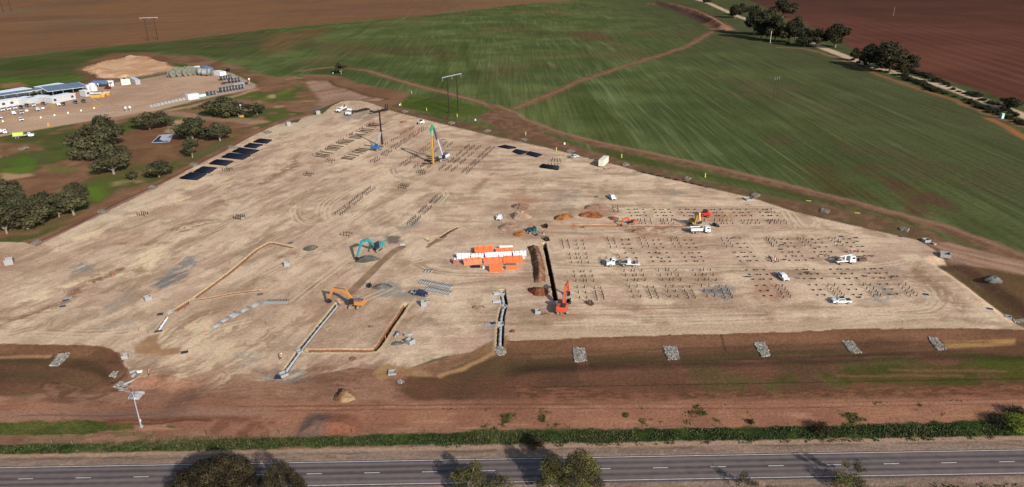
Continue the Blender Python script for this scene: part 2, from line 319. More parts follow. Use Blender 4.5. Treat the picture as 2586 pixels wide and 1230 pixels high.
    # olive lip right beside the pad
    k.line(WL('A2',[(1300,1080),(1800,1200),(2300,1290)]) + WL('B3',[(0,195),(500,330),(1100,470),(1700,620),(2300,770)]) + WL('B4',[(0,800),(500,915),(1000,1025),(1200,1085)]), 4.0, lin(116,104,70), 1.2, .8, 6, .8)
    # ---- basin north of the pad
    k.poly(WL('A2',[(-300,960),(-200,780),(0,730),(200,770),(330,760),(500,745),(700,745),(850,770),(1000,830),(1300,890),(1500,920),(1510,970),(1400,1040),(1250,1080),(1000,1010),(700,1060),(500,1150),(0,1130),(-400,1100)]), lambda X,Y: mixc(lin(136,104,80), lin(120,90,68), cc(fbm(X,Y,24,4,124))), 3, 2, 12, cls=SOIL)
    k.poly(BASIN, c_basin, 1.2, 1, 10, cls=SOIL)
    k.line(BASIN + BASIN[:1], 3.0, lin(88,66,48), 1.0, .8, 10, .75)
    k.poly(WL('A2',[(-10,1105),(300,1100),(560,1040),(640,1030),(620,1080),(500,1130),(380,1140),(180,1125)]), lambda X,Y: mixc(lin(128,112,112), lin(112,98,96), cc(fbm(X,Y,5,4,125))), 2, 2, 6, .9)
    k.poly(WL('A1',[(1500,540),(2000,560),(2300,640),(2569,720),(2569,900),(2400,850),(2150,700),(1700,620)]), lambda X,Y: mixc(lin(140,108,88), lin(116,84,66), cc(fbm(X,Y,14,4,126))), 6, 5, 16, .9, cls=SOIL)
    k.poly(WL('A1',[(1700,620),(1950,665),(1820,690)]), lin(84,96,44), 3, 2, 8, .9)
    k.line(WL('A1',[(2170,690),(2400,760),(2560,830)]), 6, lin(84,90,46), 3, 2, 12, .8)
    k.line(WL('A1',[(2150,700),(2320,770),(2569,880)]), 5, lin(148,114,90), 2, 2, 12, .8)
    # ---- rough land west of the pad
    k.poly([G(-300,320),G(0,330),G(200,300),G(330,285),G(480,250),G(640,225),G(760,190),G(810,250),G(760,300),G(700,320),G(560,392),G(400,478),G(270,540),G(92,628),G(0,640),G(-300,640)], c_leftrough, 3, 2, 12, cls=SOIL)
    k.poly(WL('B1',[(1170,140),(1500,100),(1830,90),(2300,100),(2560,110),(2500,180),(2100,330),(1700,440),(1300,560),(1100,600),(1000,560),(1200,420),(1160,300)]), lambda X,Y: mixc(lin(134,98,74), lin(116,84,64), cc(fbm(X,Y,9,5,130))), 4, 4, 12, .85)
    k.poly(WL('B1',[(200,560),(900,540),(1000,600),(700,680),(300,720),(150,700)]), lambda X,Y: mixc(lin(140,104,78), lin(118,86,66), cc(fbm(X,Y,9,5,131))), 3, 3, 12, .8)
    k.poly(WL('B1',[(0,545),(310,545),(330,575),(100,610),(0,590)]), lin(188,150,116), 2, 2, 8, .85)
    k.poly(WL('B1',[(0,120),(200,170),(800,130),(1100,60),(1300,20),(1380,30),(1330,110),(1100,170),(850,330),(500,330),(300,250),(0,240)]), lambda X,Y: mixc(lin(84,96,50), lin(72,84,42), cc(fbm(X,Y,12,4,132),2)), 3, 3, 12, .85, brk=BR(16,.2,.4,3))
    k.poly(WL('B1',[(860,680),(1000,700),(1090,760),(980,830),(830,760)]), lin(98,122,44), 3, 3, 8, .85)
    k.poly(WL('B1',[(130,440),(250,370),(330,400),(340,470),(120,500)]), lin(84,112,44), 2, 2, 8, .85)
    k.poly(WL('B1',[(0,500),(330,480),(330,540),(0,545)]), lin(96,120,46), 2, 2, 8, .8)
    k.poly(WL('B1',[(430,470),(780,480),(800,530),(540,545)]), lin(100,112,54), 2, 2, 8, .6)
    k.poly(WL('B1',[(900,470),(1500,430),(1700,500),(1600,620),(1200,620),(900,600)]), lin(92,96,54), 2, 3, 8, .7, brk=BR(10,.3,.5,4))
    k.poly(WL('B1',[(1830,380),(2200,210),(2400,170),(2260,280),(1980,400)]), lin(96,96,60), 2, 2, 8, .8)
    k.poly(WL('B1',[(0,1130),(300,1060),(700,960),(850,900),(800,960),(500,1090),(200,1140)]), lin(98,98,60), 2, 2, 8, .7)
    k.poly(WL('B1',[(1640,140),(1720,20),(1840,20),(1780,140)]), lin(182,150,124), 2, 1, 8, .9)
    k.poly(WL('B1',[(1580,1110-1000),(1800,1060-1000),(2000,1030-1000),(1800,1090-1000)]), lin(88,98,48), 2, 1, 8, .6)
    for q in ([(1170,310),(1500,290),(1850,250),(2400,170)], [(1180,440),(1400,380),(1800,290)], [(900,560),(1200,440)], [(560,700),(800,600),(1000,560)]):
        k.line(WL('B1', q), 1.2, lin(104,76,58), .7, .8, 8, .5); k.line([(a + 2, b + 2) for a, b in WL('B1', q)], 1.0, lin(160,124,98), .6, .8, 8, .4)
    # drain along the western edge
    WD = [G(50,636),G(92,618)] + WL('B1',[(510,1225),(900,1040),(1300,830),(1700,640),(2100,430),(2569,180)]) + [G(745,301),G(790,292)]
    k.line([(a - 3.2, b + .8) for a, b in WD], 10, lambda X,Y: mixc(lin(146,110,86), lin(128,94,72), cc(fbm(X,Y,5,4,133))), 1.5, 1, 8, .9)
    k.line([(a - 2.6, b + .8) for a, b in WD], 3.2, lambda X,Y: mixc(lin(162,126,112), lin(148,116,102), cc(fbm(X,Y,5,4,134))), .6, .3, 8, .95)
    k.line([(a - 4.4, b + .8) for a, b in WD], 1.2, lin(98,68,52), .5, .3, 8, .8)
    # ---- compound yard
    k.poly([G(-260,300),G(0,262),G(60,252),G(215,226),G(250,212),G(340,203),G(430,186),G(540,178),G(585,185),G(648,214),G(640,224),G(560,240),G(480,258),G(400,278),G(330,290),G(150,318),G(0,345),G(-260,390)], c_yard, 1.5, 1, 10, cls=YARD)
    k.line(WL('A1',[(0,1220),(400,1170),(700,1110),(950,1070),(1000,1060)]), 2.2, lin(206,172,112), .8, .4, 6, .7)
    for q in ([(880,985),(985,1080)], [(920,985),(1010,1075)], [(480,1030),(540,1080)], [(510,1030),(560,1080)], [(0,1120),(400,1075),(860,1005)]): k.line(WL('A1', q), 1.0, lin(206,168,88), .5, .2, 6, .75)
    k.line(WL('A1',[(0,1210),(500,1150),(1100,1130),(1700,1100),(2200,1000),(2560,890)]), 6, lin(200,168,140), 2, 2, 12, .5)
    k.line(WL('A1',[(1100,1200),(1400,1130),(1800,1140),(2100,1180),(2569,1220)]), 11, lin(170,134,112), 3, 3, 12, .7)
    k.line(WL('A1',[(1580,1110),(1780,1065),(1980,1025)]), 4, lin(86,98,50), 1.5, 1, 8, .8)
    for q in range(14):
        rr = random.Random(q); cx, cy = W('A1', 1200 + rr.random() * 900, 850 + rr.random() * 180); r0 = 8 + rr.random() * 25; a0 = rr.random() * 6
        k.line([(cx + r0 * math.cos(a0 + t * .25), cy + 1.4 * r0 * math.sin(a0 + t * .25)) for t in range(8)], 1.6, lin(160,128,106), .8, .6, 8, .35)
    k.poly(PILE_UL, c_pilesand, 2, 6, 14, cls=SOIL)
    k.line(WL('A1',[(850,700),(1080,615),(1250,600),(1400,590),(1480,600)]), 8, lin(158,112,80), 3, 4, 8, .7, brk=BR(8,.35,.6,6))
    # ---- land in front of the pad
    FR = [G(-300,862),G(0,862),G(250,868),G(300,888),G(330,940),G(480,950),G(600,958),G(780,945),G(900,925),G(992,938),G(1050,925),G(1200,882),G(1260,858),G(1700,842),G(2170,826),G(2400,826),G(2560,820),G(2640,790),(400,150),(400,120),(-400,120),(-400,165)]
    k.poly(FR, c_red, .6, .5, 5, cls=SOIL)
    k.poly([G(1262,860),G(1700,842),G(2170,827),G(2400,826),G(2590,831),G(2900,830),G(2900,885),G(2586,885),G(2000,898),G(1700,905),G(1500,935),G(1380,975),G(1250,1000),G(1050,1012),G(1010,990),G(1030,960),G(1110,948),G(1200,905)], c_brown, .8, .8, 8, .95)
    k.poly([G(1240,900),G(1400,894),G(1700,884),G(2000,873),G(2170,868),G(2170,880),G(2000,884),G(1700,899),G(1400,909),G(1280,908)], c_olive, .6, .5, 6, .9)
    k.poly([G(1030,945),G(1110,948),G(1200,903),G(1300,905),G(1500,905),G(1480,940),G(1380,975),G(1250,1002),G(1050,1014),G(1010,985)], lambda X,Y: mixc(lin(96,76,54), lin(86,70,50), cc(fbm(X,Y,8,4,140))), 1.5, 1.5, 8, .9)
    k.poly(WL('C4',[(1780,985),(2200,975),(2480,975),(2490,1020),(2000,1050),(1800,1055)]), lambda X,Y: mixc(lin(176,138,90), lin(160,122,80), cc(aniso(X,Y,0,6,.6,3,141))), .6, .6, 5, .95)
    k.poly(WL('C3',[(150,1100),(580,1090),(1100,1070),(1480,1060),(1480,1090),(1000,1110),(560,1140),(200,1160)]), lin(136,104,74), .5, .5, 5, .6)
    k.line([G(1280,864),G(1700,847),G(2170,831),G(2560,832)], .9, lin(112,82,62), .4, .3, 4, .7)
    k.line([G(1290,885),G(1700,868),G(2170,854),G(2500,852)], .8, lin(98,72,54), .4, .4, 4, .55)
    k.line([G(1280,911),G(1500,906),G(2000,889),(120,G(2586,872)[1])], 1.3, lin(86,66,48), .6, .5, 4, .7)
    k.line(WL('C3',[(2000,850),(2050,940),(2110,1080)]), .5, lin(70,50,40), .2, .2, 4, .8)
    k.poly([G(1000,975),G(1700,905),G(2586,880),G(2800,880),G(2800,1000),G(2586,1000),G(2000,1010),G(1400,1015),G(1100,1010)], lambda X,Y: multi(mixc(lin(112,78,60), lin(98,72,54), cc(fbm(X,Y,12,4,142))), (lin(90,88,50), .75*ss(.5,.62,fbm(X,Y,7,5,143))*ss(20,70,X)), (lin(132,94,74), .5*ss(.6,.8,aniso(X,Y,0,9,1,4,144)))), 2.5, 2.5, 10, .95)
    k.poly(WL('D4',[(400,30),(1200,20),(2000,0),(2500,-40),(2500,260),(2000,240),(1100,250),(500,230),(0,200)]), lambda X,Y: mixc(lin(72,76,36), lin(92,82,48), cc(fbm(X,Y,5,5,145),2.4)), 1.5, 2, 6, .8, brk=BR(6,.34,.52,8))
    k.poly(WL('D4',[(1900,0),(2488,-80),(2600,-80),(2600,240),(2100,60)]), lin(76,86,34), 2, 2, 6, .7)
    for q in ([(1200,90),(1900,95),(2300,100)], [(700,148),(1300,140),(1900,140)]): k.line(WL('D4', q), 1.0, lin(142,98,74), .5, .5, 5, .6)
    k.poly(WL('D4',[(800,250),(900,200),(1000,210),(930,290),(860,300)]), lin(124,82,62), .5, .5, 5, .8)
    k.poly(WL('D3',[(600,-40),(720,-40),(770,190),(690,210),(600,190)]), lin(126,86,70), .8, .8, 4, .6, brk=BR(2.5,.3,.5,9)); k.poly(WL('D3',[(1500,-40),(1620,-40),(1700,100),(1680,180),(1540,170)]), lin(126,86,70), .8, .8, 4, .6, brk=BR(2.5,.3,.5,10))
    k.poly([G(1300,975),G(1500,985),G(1900,990),G(2400,975),G(2600,965),G(2600,1010),G(1900,1008),G(1300,1020)], lambda X,Y: mixc(lin(104,70,54), lin(142,96,74), cc(aniso(X,Y,0,2.2,.7,5,146),2.2)), 1, 1.2, 6, .75)
    k.poly([G(-200,1035),G(0,1015),G(300,1010),G(600,1012),G(1000,1015),G(1600,1012),G(2100,1008),G(2800,1000),G(2800,1085),G(2000,1078),G(1400,1082),G(900,1085),G(-200,1085)], lambda X,Y: multi(mixc(lin(166,118,92), lin(148,102,80), cc(fbm(X,Y,10,4,147))), (lin(190,144,116), .6*ss(.55,.8,aniso(X,Y,0,9,1.4,4,148)))), 1.5, 1.5, 8, .9)
    for yy, al_ in ((1021,.7),(1032,.5)): k.line([G(600,yy+6),G(1300,yy),G(1950,yy-1),G(2586,yy-14),G(2700,yy-16)], .45, lin(96,64,50), .25, .2, 6, al_)
    k.line([G(1500,1026),G(2586,1012)], 1.6, lin(176,128,102), .8, .4, 6, .4)
    # scattered weeds on the red soil
    k.poly([G(1200,1040),G(2586,1030),G(2700,1090),G(1200,1092)], lambda X,Y: mixc(lin(88,90,50), lin(70,80,40), cc(fbm(X,Y,2,3,149))), 1, 1, 5, .85, brk=lambda X,Y: ss(.60,.68,fbm(X,Y,3.2,4,150)) * ss(.42,.6,fbm(X,Y,16,3,151)))
    # left basin
    k.poly([G(-300,866),G(0,866),G(100,868),G(250,872),G(298,890),G(322,930),G(330,960),G(300,975),G(200,985),G(0,1000),G(-300,1010)], c_brown, .8, .8, 6, .95)
    k.poly([G(-300,884),G(0,884),G(110,888),G(200,895),G(250,908),G(285,935),G(300,955),G(240,930),G(150,910),G(0,905),G(-300,905)], c_olive, .7, .5, 5, .95)
    k.line([G(-200,889),G(0,891),G(60,889),G(120,888)], 1.3, lin(168,126,96), .5, .4, 5, .9)
    k.line([G(120,915),G(200,908),G(260,930),G(300,965)], 3.0, lin(88,62,48), 1.4, 1, 5, .6)
    k.poly([G(0,915),G(150,915),G(240,940),G(250,960),G(100,965),G(0,950)], lin(116,90,64), 1.5, 1.5, 6, .7)
    k.poly(WL('D1',[(390,200),(560,190),(760,230),(720,330),(560,360),(450,340),(380,260)]), lambda X,Y: mixc(lin(150,112,90), lin(112,80,62), cc(fbm(X,Y,2.5,4,152),2)), .8, 1, 4, .75)
    k.line(WL('D1',[(390,260),(420,205),(560,192)]), 1.2, lin(88,62,48), .6, .4, 4, .7)
    k.poly(WL('D1',[(800,330),(1000,255),(1040,280),(900,330)]), lin(94,66,50), .6, .6, 4, .7)
    k.poly(WL('D1',[(180,300),(330,270),(400,340),(250,370),(190,360)]), lin(98,100,52), .6, .8, 4, .6, brk=BR(2,.4,.6,11))
    k.line(WL('D1',[(-100,545),(220,530),(800,500),(1400,480),(2100,500),(2569,505)]), 4.0, lin(158,122,102), 1.2, .8, 8, .8)
    k.line(WL('D1',[(200,530),(800,512),(1400,500)]), .6, lin(112,80,64), .3, .3, 5, .6)
    k.line(WL('D1',[(1040,575),(1200,560),(1450,570),(2000,555),(2480,560)]), 1.6, lin(120,78,58), .7, .5, 5, .75)
    k.line(WL('D1',[(1040,605),(1300,612),(1500,608),(1800,575),(2100,580)]), .7, lin(96,62,46), .3, .3, 5, .7)
    k.poly([G(-300,1072),G(0,1066),G(100,1062),G(220,1056),G(265,1060),G(275,1072),G(335,1072),G(340,1085),G(270,1088),G(200,1096),G(0,1100),G(-300,1100)], lambda X,Y: mixc(lin(96,102,50), lin(76,92,42), cc(fbm(X,Y,4,5,153),2)), .6, .9, 5, .92, cls=GRASS)
    k.poly(WL('D1',[(220,745),(760,735),(740,790),(230,790)]), lin(126,108,80), .8, 1, 5, .7)
    k.poly(WL('D1',[(1060,700),(1500,705),(1500,735),(1100,740)]), lin(98,104,54), .5, .6, 5, .7)
    k.poly(WL('D1',[(1590,640),(1640,620),(1700,640),(1660,660)]), lin(80,92,44), .3, .5, 3, .8)
    # red mounds and cut
    k.poly(REDM, lambda X,Y: multi(mixc(lin(150,100,78), lin(124,82,64), cc(fbm(X,Y,4,4,154),2)), (lin(118,98,88), .8*ss(-52,-46,X)*ss(-40,-44,X))), .5, .8, 5, .95)
    k.poly(WL('D1',[(2000,600),(2060,555),(2480,545),(2700,560),(2560,740),(2100,745),(2000,690)]), lambda X,Y: mixc(lin(158,112,90), lin(128,86,68), cc(fbm(X,Y,3,4,155),2)), .8, 1, 5, .85)
    k.poly(WL('D2',[(190,580),(220,535),(440,550),(420,600)]), lin(90,98,50), .5, 1.2, 3, .6, brk=BR(2.0,.4,.6,12))
    # ---- grass strip, shoulders
    k.poly([(-400,127.4),(-95,127.2),(-45,128.2),(0,129.3),(60,128.6),(105,129.8),(400,131),(400,124.0),(105,124.2),(40,124.3),(-20,124.6),(-95,123.8),(-400,123.6)], c_grass, .5, 1.0, 2.5, cls=GRASS)
    k.poly(WL('D1',[(700,860),(1040,780),(1060,830),(1100,880),(900,930),(720,900)]), lin(122,108,74), .6, .8, 3, .75)
    k.poly(WL('D1',[(780,800),(1400,765),(2060,740),(2060,790),(1200,830),(900,850)]), lambda X,Y: mixc(lin(134,116,86), lin(104,96,60), cc(fbm(X,Y,1.2,3,156),2)), .5, .8, 3, .7)
    k.poly([(-400,123.8),(-95,123.8),(-60,123.9),(-20,124.6),(40,124.4),(105,124.3),(400,124.2),(400,119.0),(-400,119.0)], c_shoulder, .35, .5, 1.5, cls=SOIL)
    k.line([(-110,122.2),(-50,122.3),(10,122.4),(110,122.5)], .5, lin(96,76,64), .25, .35, 2, .55, brk=BR(7,.42,.6,13))
    k.poly([(-400,123.9),(-60,123.9),(40,124.2),(400,124.1),(400,122.8),(40,122.9),(-60,122.9),(-400,122.8)], lin(186,152,124), .3, .4, 2, .6)
    k.poly([(-400,113.4),(400,113.4),(400,60),(-400,60)], c_shoulder, .3, .3, 2, cls=SOIL)
    k.poly([(-400,107.5),(10,107.5),(60,109.5),(400,109.8),(400,40),(-400,40)], lambda X,Y: multi(c_shoulder(X,Y), (lin(84,88,48), .8*ss(.5,.6,fbm(X,Y,1.6,4,157)))), .6, 1, 3, cls=GRASS)
    k.line(WL('A2',[(1350,1100),(1800,1210),(2300,1300)]) + WL('B3',[(0,205),(500,340),(1100,480),(1700,630),(2300,780)]) + WL('B4',[(0,810),(500,925),(1000,1040),(1500,1150)]), 13, lambda X,Y: multi(c_track(X,Y), (lin(98,88,58), .7*ss(.45,.6,fbm(X,Y,7,4,190))), (lin(104,76,60), .5*ss(.55,.7,fbm(X,Y,5,4,191)))), 2, 1.5, 9, .92, cls=SOIL)
    # ---- the pad
    k.poly(SITE, c_site, .25, .5, 3, cls=PAD)
    S = [i for i in bbox(x, y, SITE, 2)]
    edge = SITE
    # pale rolled edge band along the road side and the western edge
    k.line([G(1290,852),G(1700,835),G(2100,826),G(2420,822)], 5.5, lambda X,Y: mixc(lin(206,182,150), lin(190,164,134), cc(aniso(X,Y,0,14,.9,3,160))), 2, 1, 8, .75, on=PAD)
    k.line([G(-40,852),G(100,855),G(260,856)], 5, lin(208,182,152), 2, 1, 8, .6, on=PAD)
    k.line(WL('B1',[(560,1230),(1600,720),(2569,260)]), 6, lin(210,192,162), 3, 1.5, 8, .55, on=PAD)
    k.line([G(705,330),G(800,300)], 14, lin(200,184,156), 4, 2, 8, .6, on=PAD)
    # cream churned patches
    for t_, q, a_ in (('C1',[(150,640),(500,500),(1150,300),(1400,130),(1650,100),(1600,250),(1480,380),(1250,380),(900,460),(600,560),(200,740)],.75), ('B1',[(1650,830),(1750,740),(1960,790),(1890,840),(1760,850)],.6), ('B1',[(640,1180),(940,1080),(900,1160),(700,1230)],.7),
        ('B1',[(1750,640),(2200,560),(2400,600),(2300,660),(1800,700)],.4), ('C1',[(0,960),(280,840),(330,900),(100,1000)],.5), ('C1',[(1600,900),(2000,740),(2400,900),(2000,1100),(1650,1200),(1570,1040)],.5), ('D1',[(1400,70),(1800,-150),(2488,-250),(2488,60),(2250,260),(1900,160),(1500,80)],.35), ('C1',[(400,70),(700,30),(900,-60),(1200,-150),(700,110),(480,120)],.5),
        ('C2',[(0,900),(420,650),(760,900),(420,1060),(200,1000),(0,1225)],.3), ('B2',[(0,480),(250,350),(330,250),(560,150),(420,330),(200,500),(0,600)],.4), ('B2',[(1000,480),(1300,460),(1280,500),(1100,520)],.5)):
        k.poly(WL(t_, q), CREAM, 3, 4, 7, min(1, a_ * 1.5), brk=lambda X,Y: ss(.38,.56,aniso(X,Y,60,5,1.5,5,161,3)), cls=None)
    # darker brown scuffs
    for t_, q, a_ in (('C1',[(0,800),(500,680),(900,440),(1200,270),(1250,300),(900,500),(520,740),(200,830)],.7), ('C1',[(700,560),(1150,270),(1200,310),(800,580),(640,690)],.55), ('C1',[(1240,360),(1400,290),(1500,320),(1350,385)],.6), ('B2',[(0,660),(300,480),(440,330),(400,500),(100,650)],.6), ('B2',[(620,870),(900,740),(960,760),(740,900)],.4),
        ('B1',[(1650,1110),(2000,1000),(2300,980),(2000,1080),(1750,1140)],.6), ('B1',[(2180,830),(2400,760),(2300,860)],.5), ('C1',[(1130,50),(1500,20),(1700,60),(1300,90)],.5), ('C2',[(180,190),(330,130),(390,160),(220,215)],.7), ('C2',[(460,470),(620,430),(680,540),(520,530)],.5),
        ('B3',[(1050,1060),(1600,1060),(1750,1120),(1300,1150),(1100,1110)],.6), ('C3',[(1200,760),(1500,740),(1520,830),(1250,850)],.35), ('C3',[(2050,770),(2569,740),(2569,820),(2050,810)],.35), ('B4',[(0,1180),(300,1160),(700,1160),(500,1200),(0,1210)],.4), ('C4',[(1500,250),(1700,400),(1980,700),(1900,760),(1700,560),(1400,380)],.5), ('C4',[(0,500),(200,560),(240,620),(60,640),(-60,560)],.4),
        ('C2',[(1350,720),(1600,700),(1700,800),(1450,840)],.4), ('C2',[(560,1000),(700,950),(640,1060)],.4), ('C2',[(1150,780),(1340,720),(1300,800),(1130,850)],.4), ('D2',[(400,60),(760,40),(760,120),(480,140)],.5), ('D2',[(250,350),(700,130),(800,160),(500,300),(300,400)],.5), ('D2',[(1100,80),(1300,10),(1350,60),(1200,120)],.5), ('B3',[(900,640),(1000,520),(1060,500),(960,600),(880,720)],.5), ('B2',[(2100,760),(2300,560),(2400,470),(2330,600),(2200,760)],.45)):
        k.poly(WL(t_, q), DKTAN, 2.0, 3.5, 7, min(1, a_ * 1.45), brk=lambda X,Y: ss(.36,.56,aniso(X,Y,40,4,1.5,5,162,3)))
    # reddish tints
    for t_, q in (('B3',[(-50,720),(120,740),(230,830),(120,850),(-50,800)]), ('B2',[(1380,120),(1560,60),(1560,180),(1400,210)]), ('C4',[(-150,430),(150,470),(200,600),(-100,640)]), ('B3',[(630,880),(900,840),(1000,960),(700,990)]), ('B3',[(1850,960),(2250,970),(2100,1030),(1850,1040)]), ('C1',[(0,160),(150,200),(160,270),(0,290)]), ('C3',[(600,0),(1900,-20),(1900,20),(700,30)])):
        k.poly(WL(t_, q), lin(178,134,108), 2, 3, 6, .6)
    # crushed-rock spills, grey
    for t_, q, a_ in (('C1',[(1480,470),(1850,200),(1960,190),(1990,260),(1880,390),(1600,520)],.85), ('C1',[(660,380),(700,300),(850,245),(920,265),(900,320),(770,390)],.75), ('C1',[(1030,700),(1300,560),(1300,640),(1050,760)],.4), ('C1',[(880,890),(1300,800),(1330,870),(1000,900)],.4), ('C3',[(1830,520),(1990,480),(2160,500),(2190,560),(2160,600),(2120,650),(2060,600),(1900,560)],.85), ('C4',[(1020,480),(1200,470),(1330,590),(1180,640),(1000,610),(1130,540)],.6), ('C4',[(1650,270),(1800,260),(1830,300),(1700,340)],.6), ('C4',[(1180,280),(1330,300),(1320,340),(1200,330)],.4),
        ('C2',[(1150,520),(1330,430),(1500,520),(1700,600),(1560,640),(1250,590)],.6), ('C2',[(1200,40),(1450,40),(1420,0),(1280,-60),(1240,-20)],.6), ('B2',[(1400,1080),(1640,1010),(1660,1060),(1450,1110)],.55), ('B3',[(1500,740),(1600,700),(1680,730),(1600,770)],.45), ('B3',[(380,730),(620,700),(640,830),(420,860)],.35), ('C2',[(2270,880),(2400,870),(2400,990),(2290,1010)],.5), ('C2',[(1640,780),(1740,740),(1720,860),(1660,900)],.4), ('A2',[(800,1180),(1100,1100),(1200,1150),(900,1210)],.6), ('C2',[(380,1050),(450,980),(480,1020),(420,1090)],.5), ('D2',[(-20,110),(200,90),(480,110),(440,160),(300,185),(60,165)],.85), ('D2',[(430,180),(560,160),(540,220),(460,240)],.4), ('D1',[(2200,-60),(2488,-100),(2488,10),(2300,60)],.5)):
        k.poly(WL(t_, q), GREYG, 1.2, 2.5, 5, min(1, a_ * 1.25), brk=lambda X,Y: ss(.34,.54,aniso(X,Y,50,4,1.4,5,163,2)))
    k.poly(WL('C3',[(1880,530),(2140,520),(2150,600),(2000,580)]), lin(112,106,102), 1, 2, 4, .6, brk=BR(3,.4,.6,14))
    k.poly(WL('C1',[(1500,470),(1600,400),(1850,330),(1870,370),(1620,515)]), lin(110,104,100), 1, 2, 4, .7, brk=lambda X,Y: ss(.45,.6,aniso(X,Y,60,6,.9,4,164)))
    k.poly(WL('B2',[(1270,1180),(1350,1160),(1440,1175),(1400,1225),(1300,1250)]), lin(118,108,90), .6, 1, 4, .85)
    # damp fines below the trench
    k.poly(WL('C1',[(1360,1080),(1480,980),(1590,960),(1560,1050),(1620,1110),(1800,1090),(1790,1150),(1600,1180),(1350,1150)]), lambda X,Y: mixc(lin(178,140,104), lin(164,126,94), cc(fbm(X,Y,6,3,165))), .6, .8, 4, .95)
    # back-filled strips
    for t_, q, w_ in (('C2',[(920,560),(1000,480),(1180,300),(1290,200),(1370,130),(1440,95)],3.0), ('C2',[(1720,65),(1780,40),(1870,-10)],1.8), ('B2',[(1700,1280),(1780,1215),(1860,1165)],1.6)):
        k.line(WL(t_, q), w_, lambda X,Y: mixc(lin(156,128,100), lin(138,112,86), cc(fbm(X,Y,3,4,166))), .25, .35, 2.5, .95)
    k.line(WL('B3',[(120,1060),(600,1075),(1000,1075),(1700,1075)]), 1.0, lin(186,130,92), .5, .4, 3, .8)
    k.line(WL('C1',[(0,210),(0,210)]), 1, lin(1,1,1), 1, 0, 1, 0)
    # transition to red soil along the front-left fringe
    k.line([G(330,965),G(480,955),G(600,966),G(715,970),G(800,952),G(900,935),G(985,950)], 13, c_red, 6, 5, 8, .75, brk=lambda X,Y: ss(.35,.6,aniso(X,Y,50,8,2,4,167,4)))
    k.poly(WL('D2',[(1100,130),(1250,20),(1330,60),(1650,110),(1760,150),(1300,150),(1180,200)]), lambda X,Y: mixc(lin(176,138,98), lin(158,118,84), cc(fbm(X,Y,3,4,168))), .6, .8, 4, .9)
    k.poly(WL('D2',[(1600,80),(1700,60),(2000,-40),(2330,-220),(2420,-230),(2400,-120),(2150,-40),(1900,60),(1700,110)]), lambda X,Y: mixc(lin(150,116,84), lin(132,100,72), cc(fbm(X,Y,3,4,169))), .6, .8, 4, .9)
    k.line(WL('D2',[(1770,150),(1950,90),(2150,10),(2300,-80)]), 1.6, lin(190,150,104), .7, .7, 4, .8)
    k.line(WL('C4',[(1830,260),(1950,270),(2300,500),(2600,720)]), 4.5, c_brown, 1, .5, 4, .9, cls=SOIL); k.line(RDRAIN, 3.5, c_olive, 1.0, .5, 5, .95, cls=SOIL)
    k.line([(a - 3.4, b - 2.0) for a, b in RDRAIN], 1.2, lin(214,186,152), .5, .4, 4, .8)
    k.poly(WL('C4',[(2000,260),(2569,330),(2700,420),(2700,700),(2500,640),(2200,400)]), lambda X,Y: mixc(lin(108,84,58), lin(94,76,52), cc(fbm(X,Y,6,4,170))), 1.5, 1.5, 6, .8, cls=SOIL)
    k.poly(WL('C4',[(1640,60),(1800,50),(2200,150),(2600,235),(2700,420),(2350,330),(2000,270),(1850,225),(1760,140)]), lambda X,Y: mixc(lin(184,150,126), lin(154,120,98), cc(aniso(X,Y,-44,9,1.6,4,192))), 1.5, 1.5, 6, .85, cls=SOIL)
    # ---- wheel tracks on the pad
    LT = lin(222,200,168); DT = lin(156,126,100)
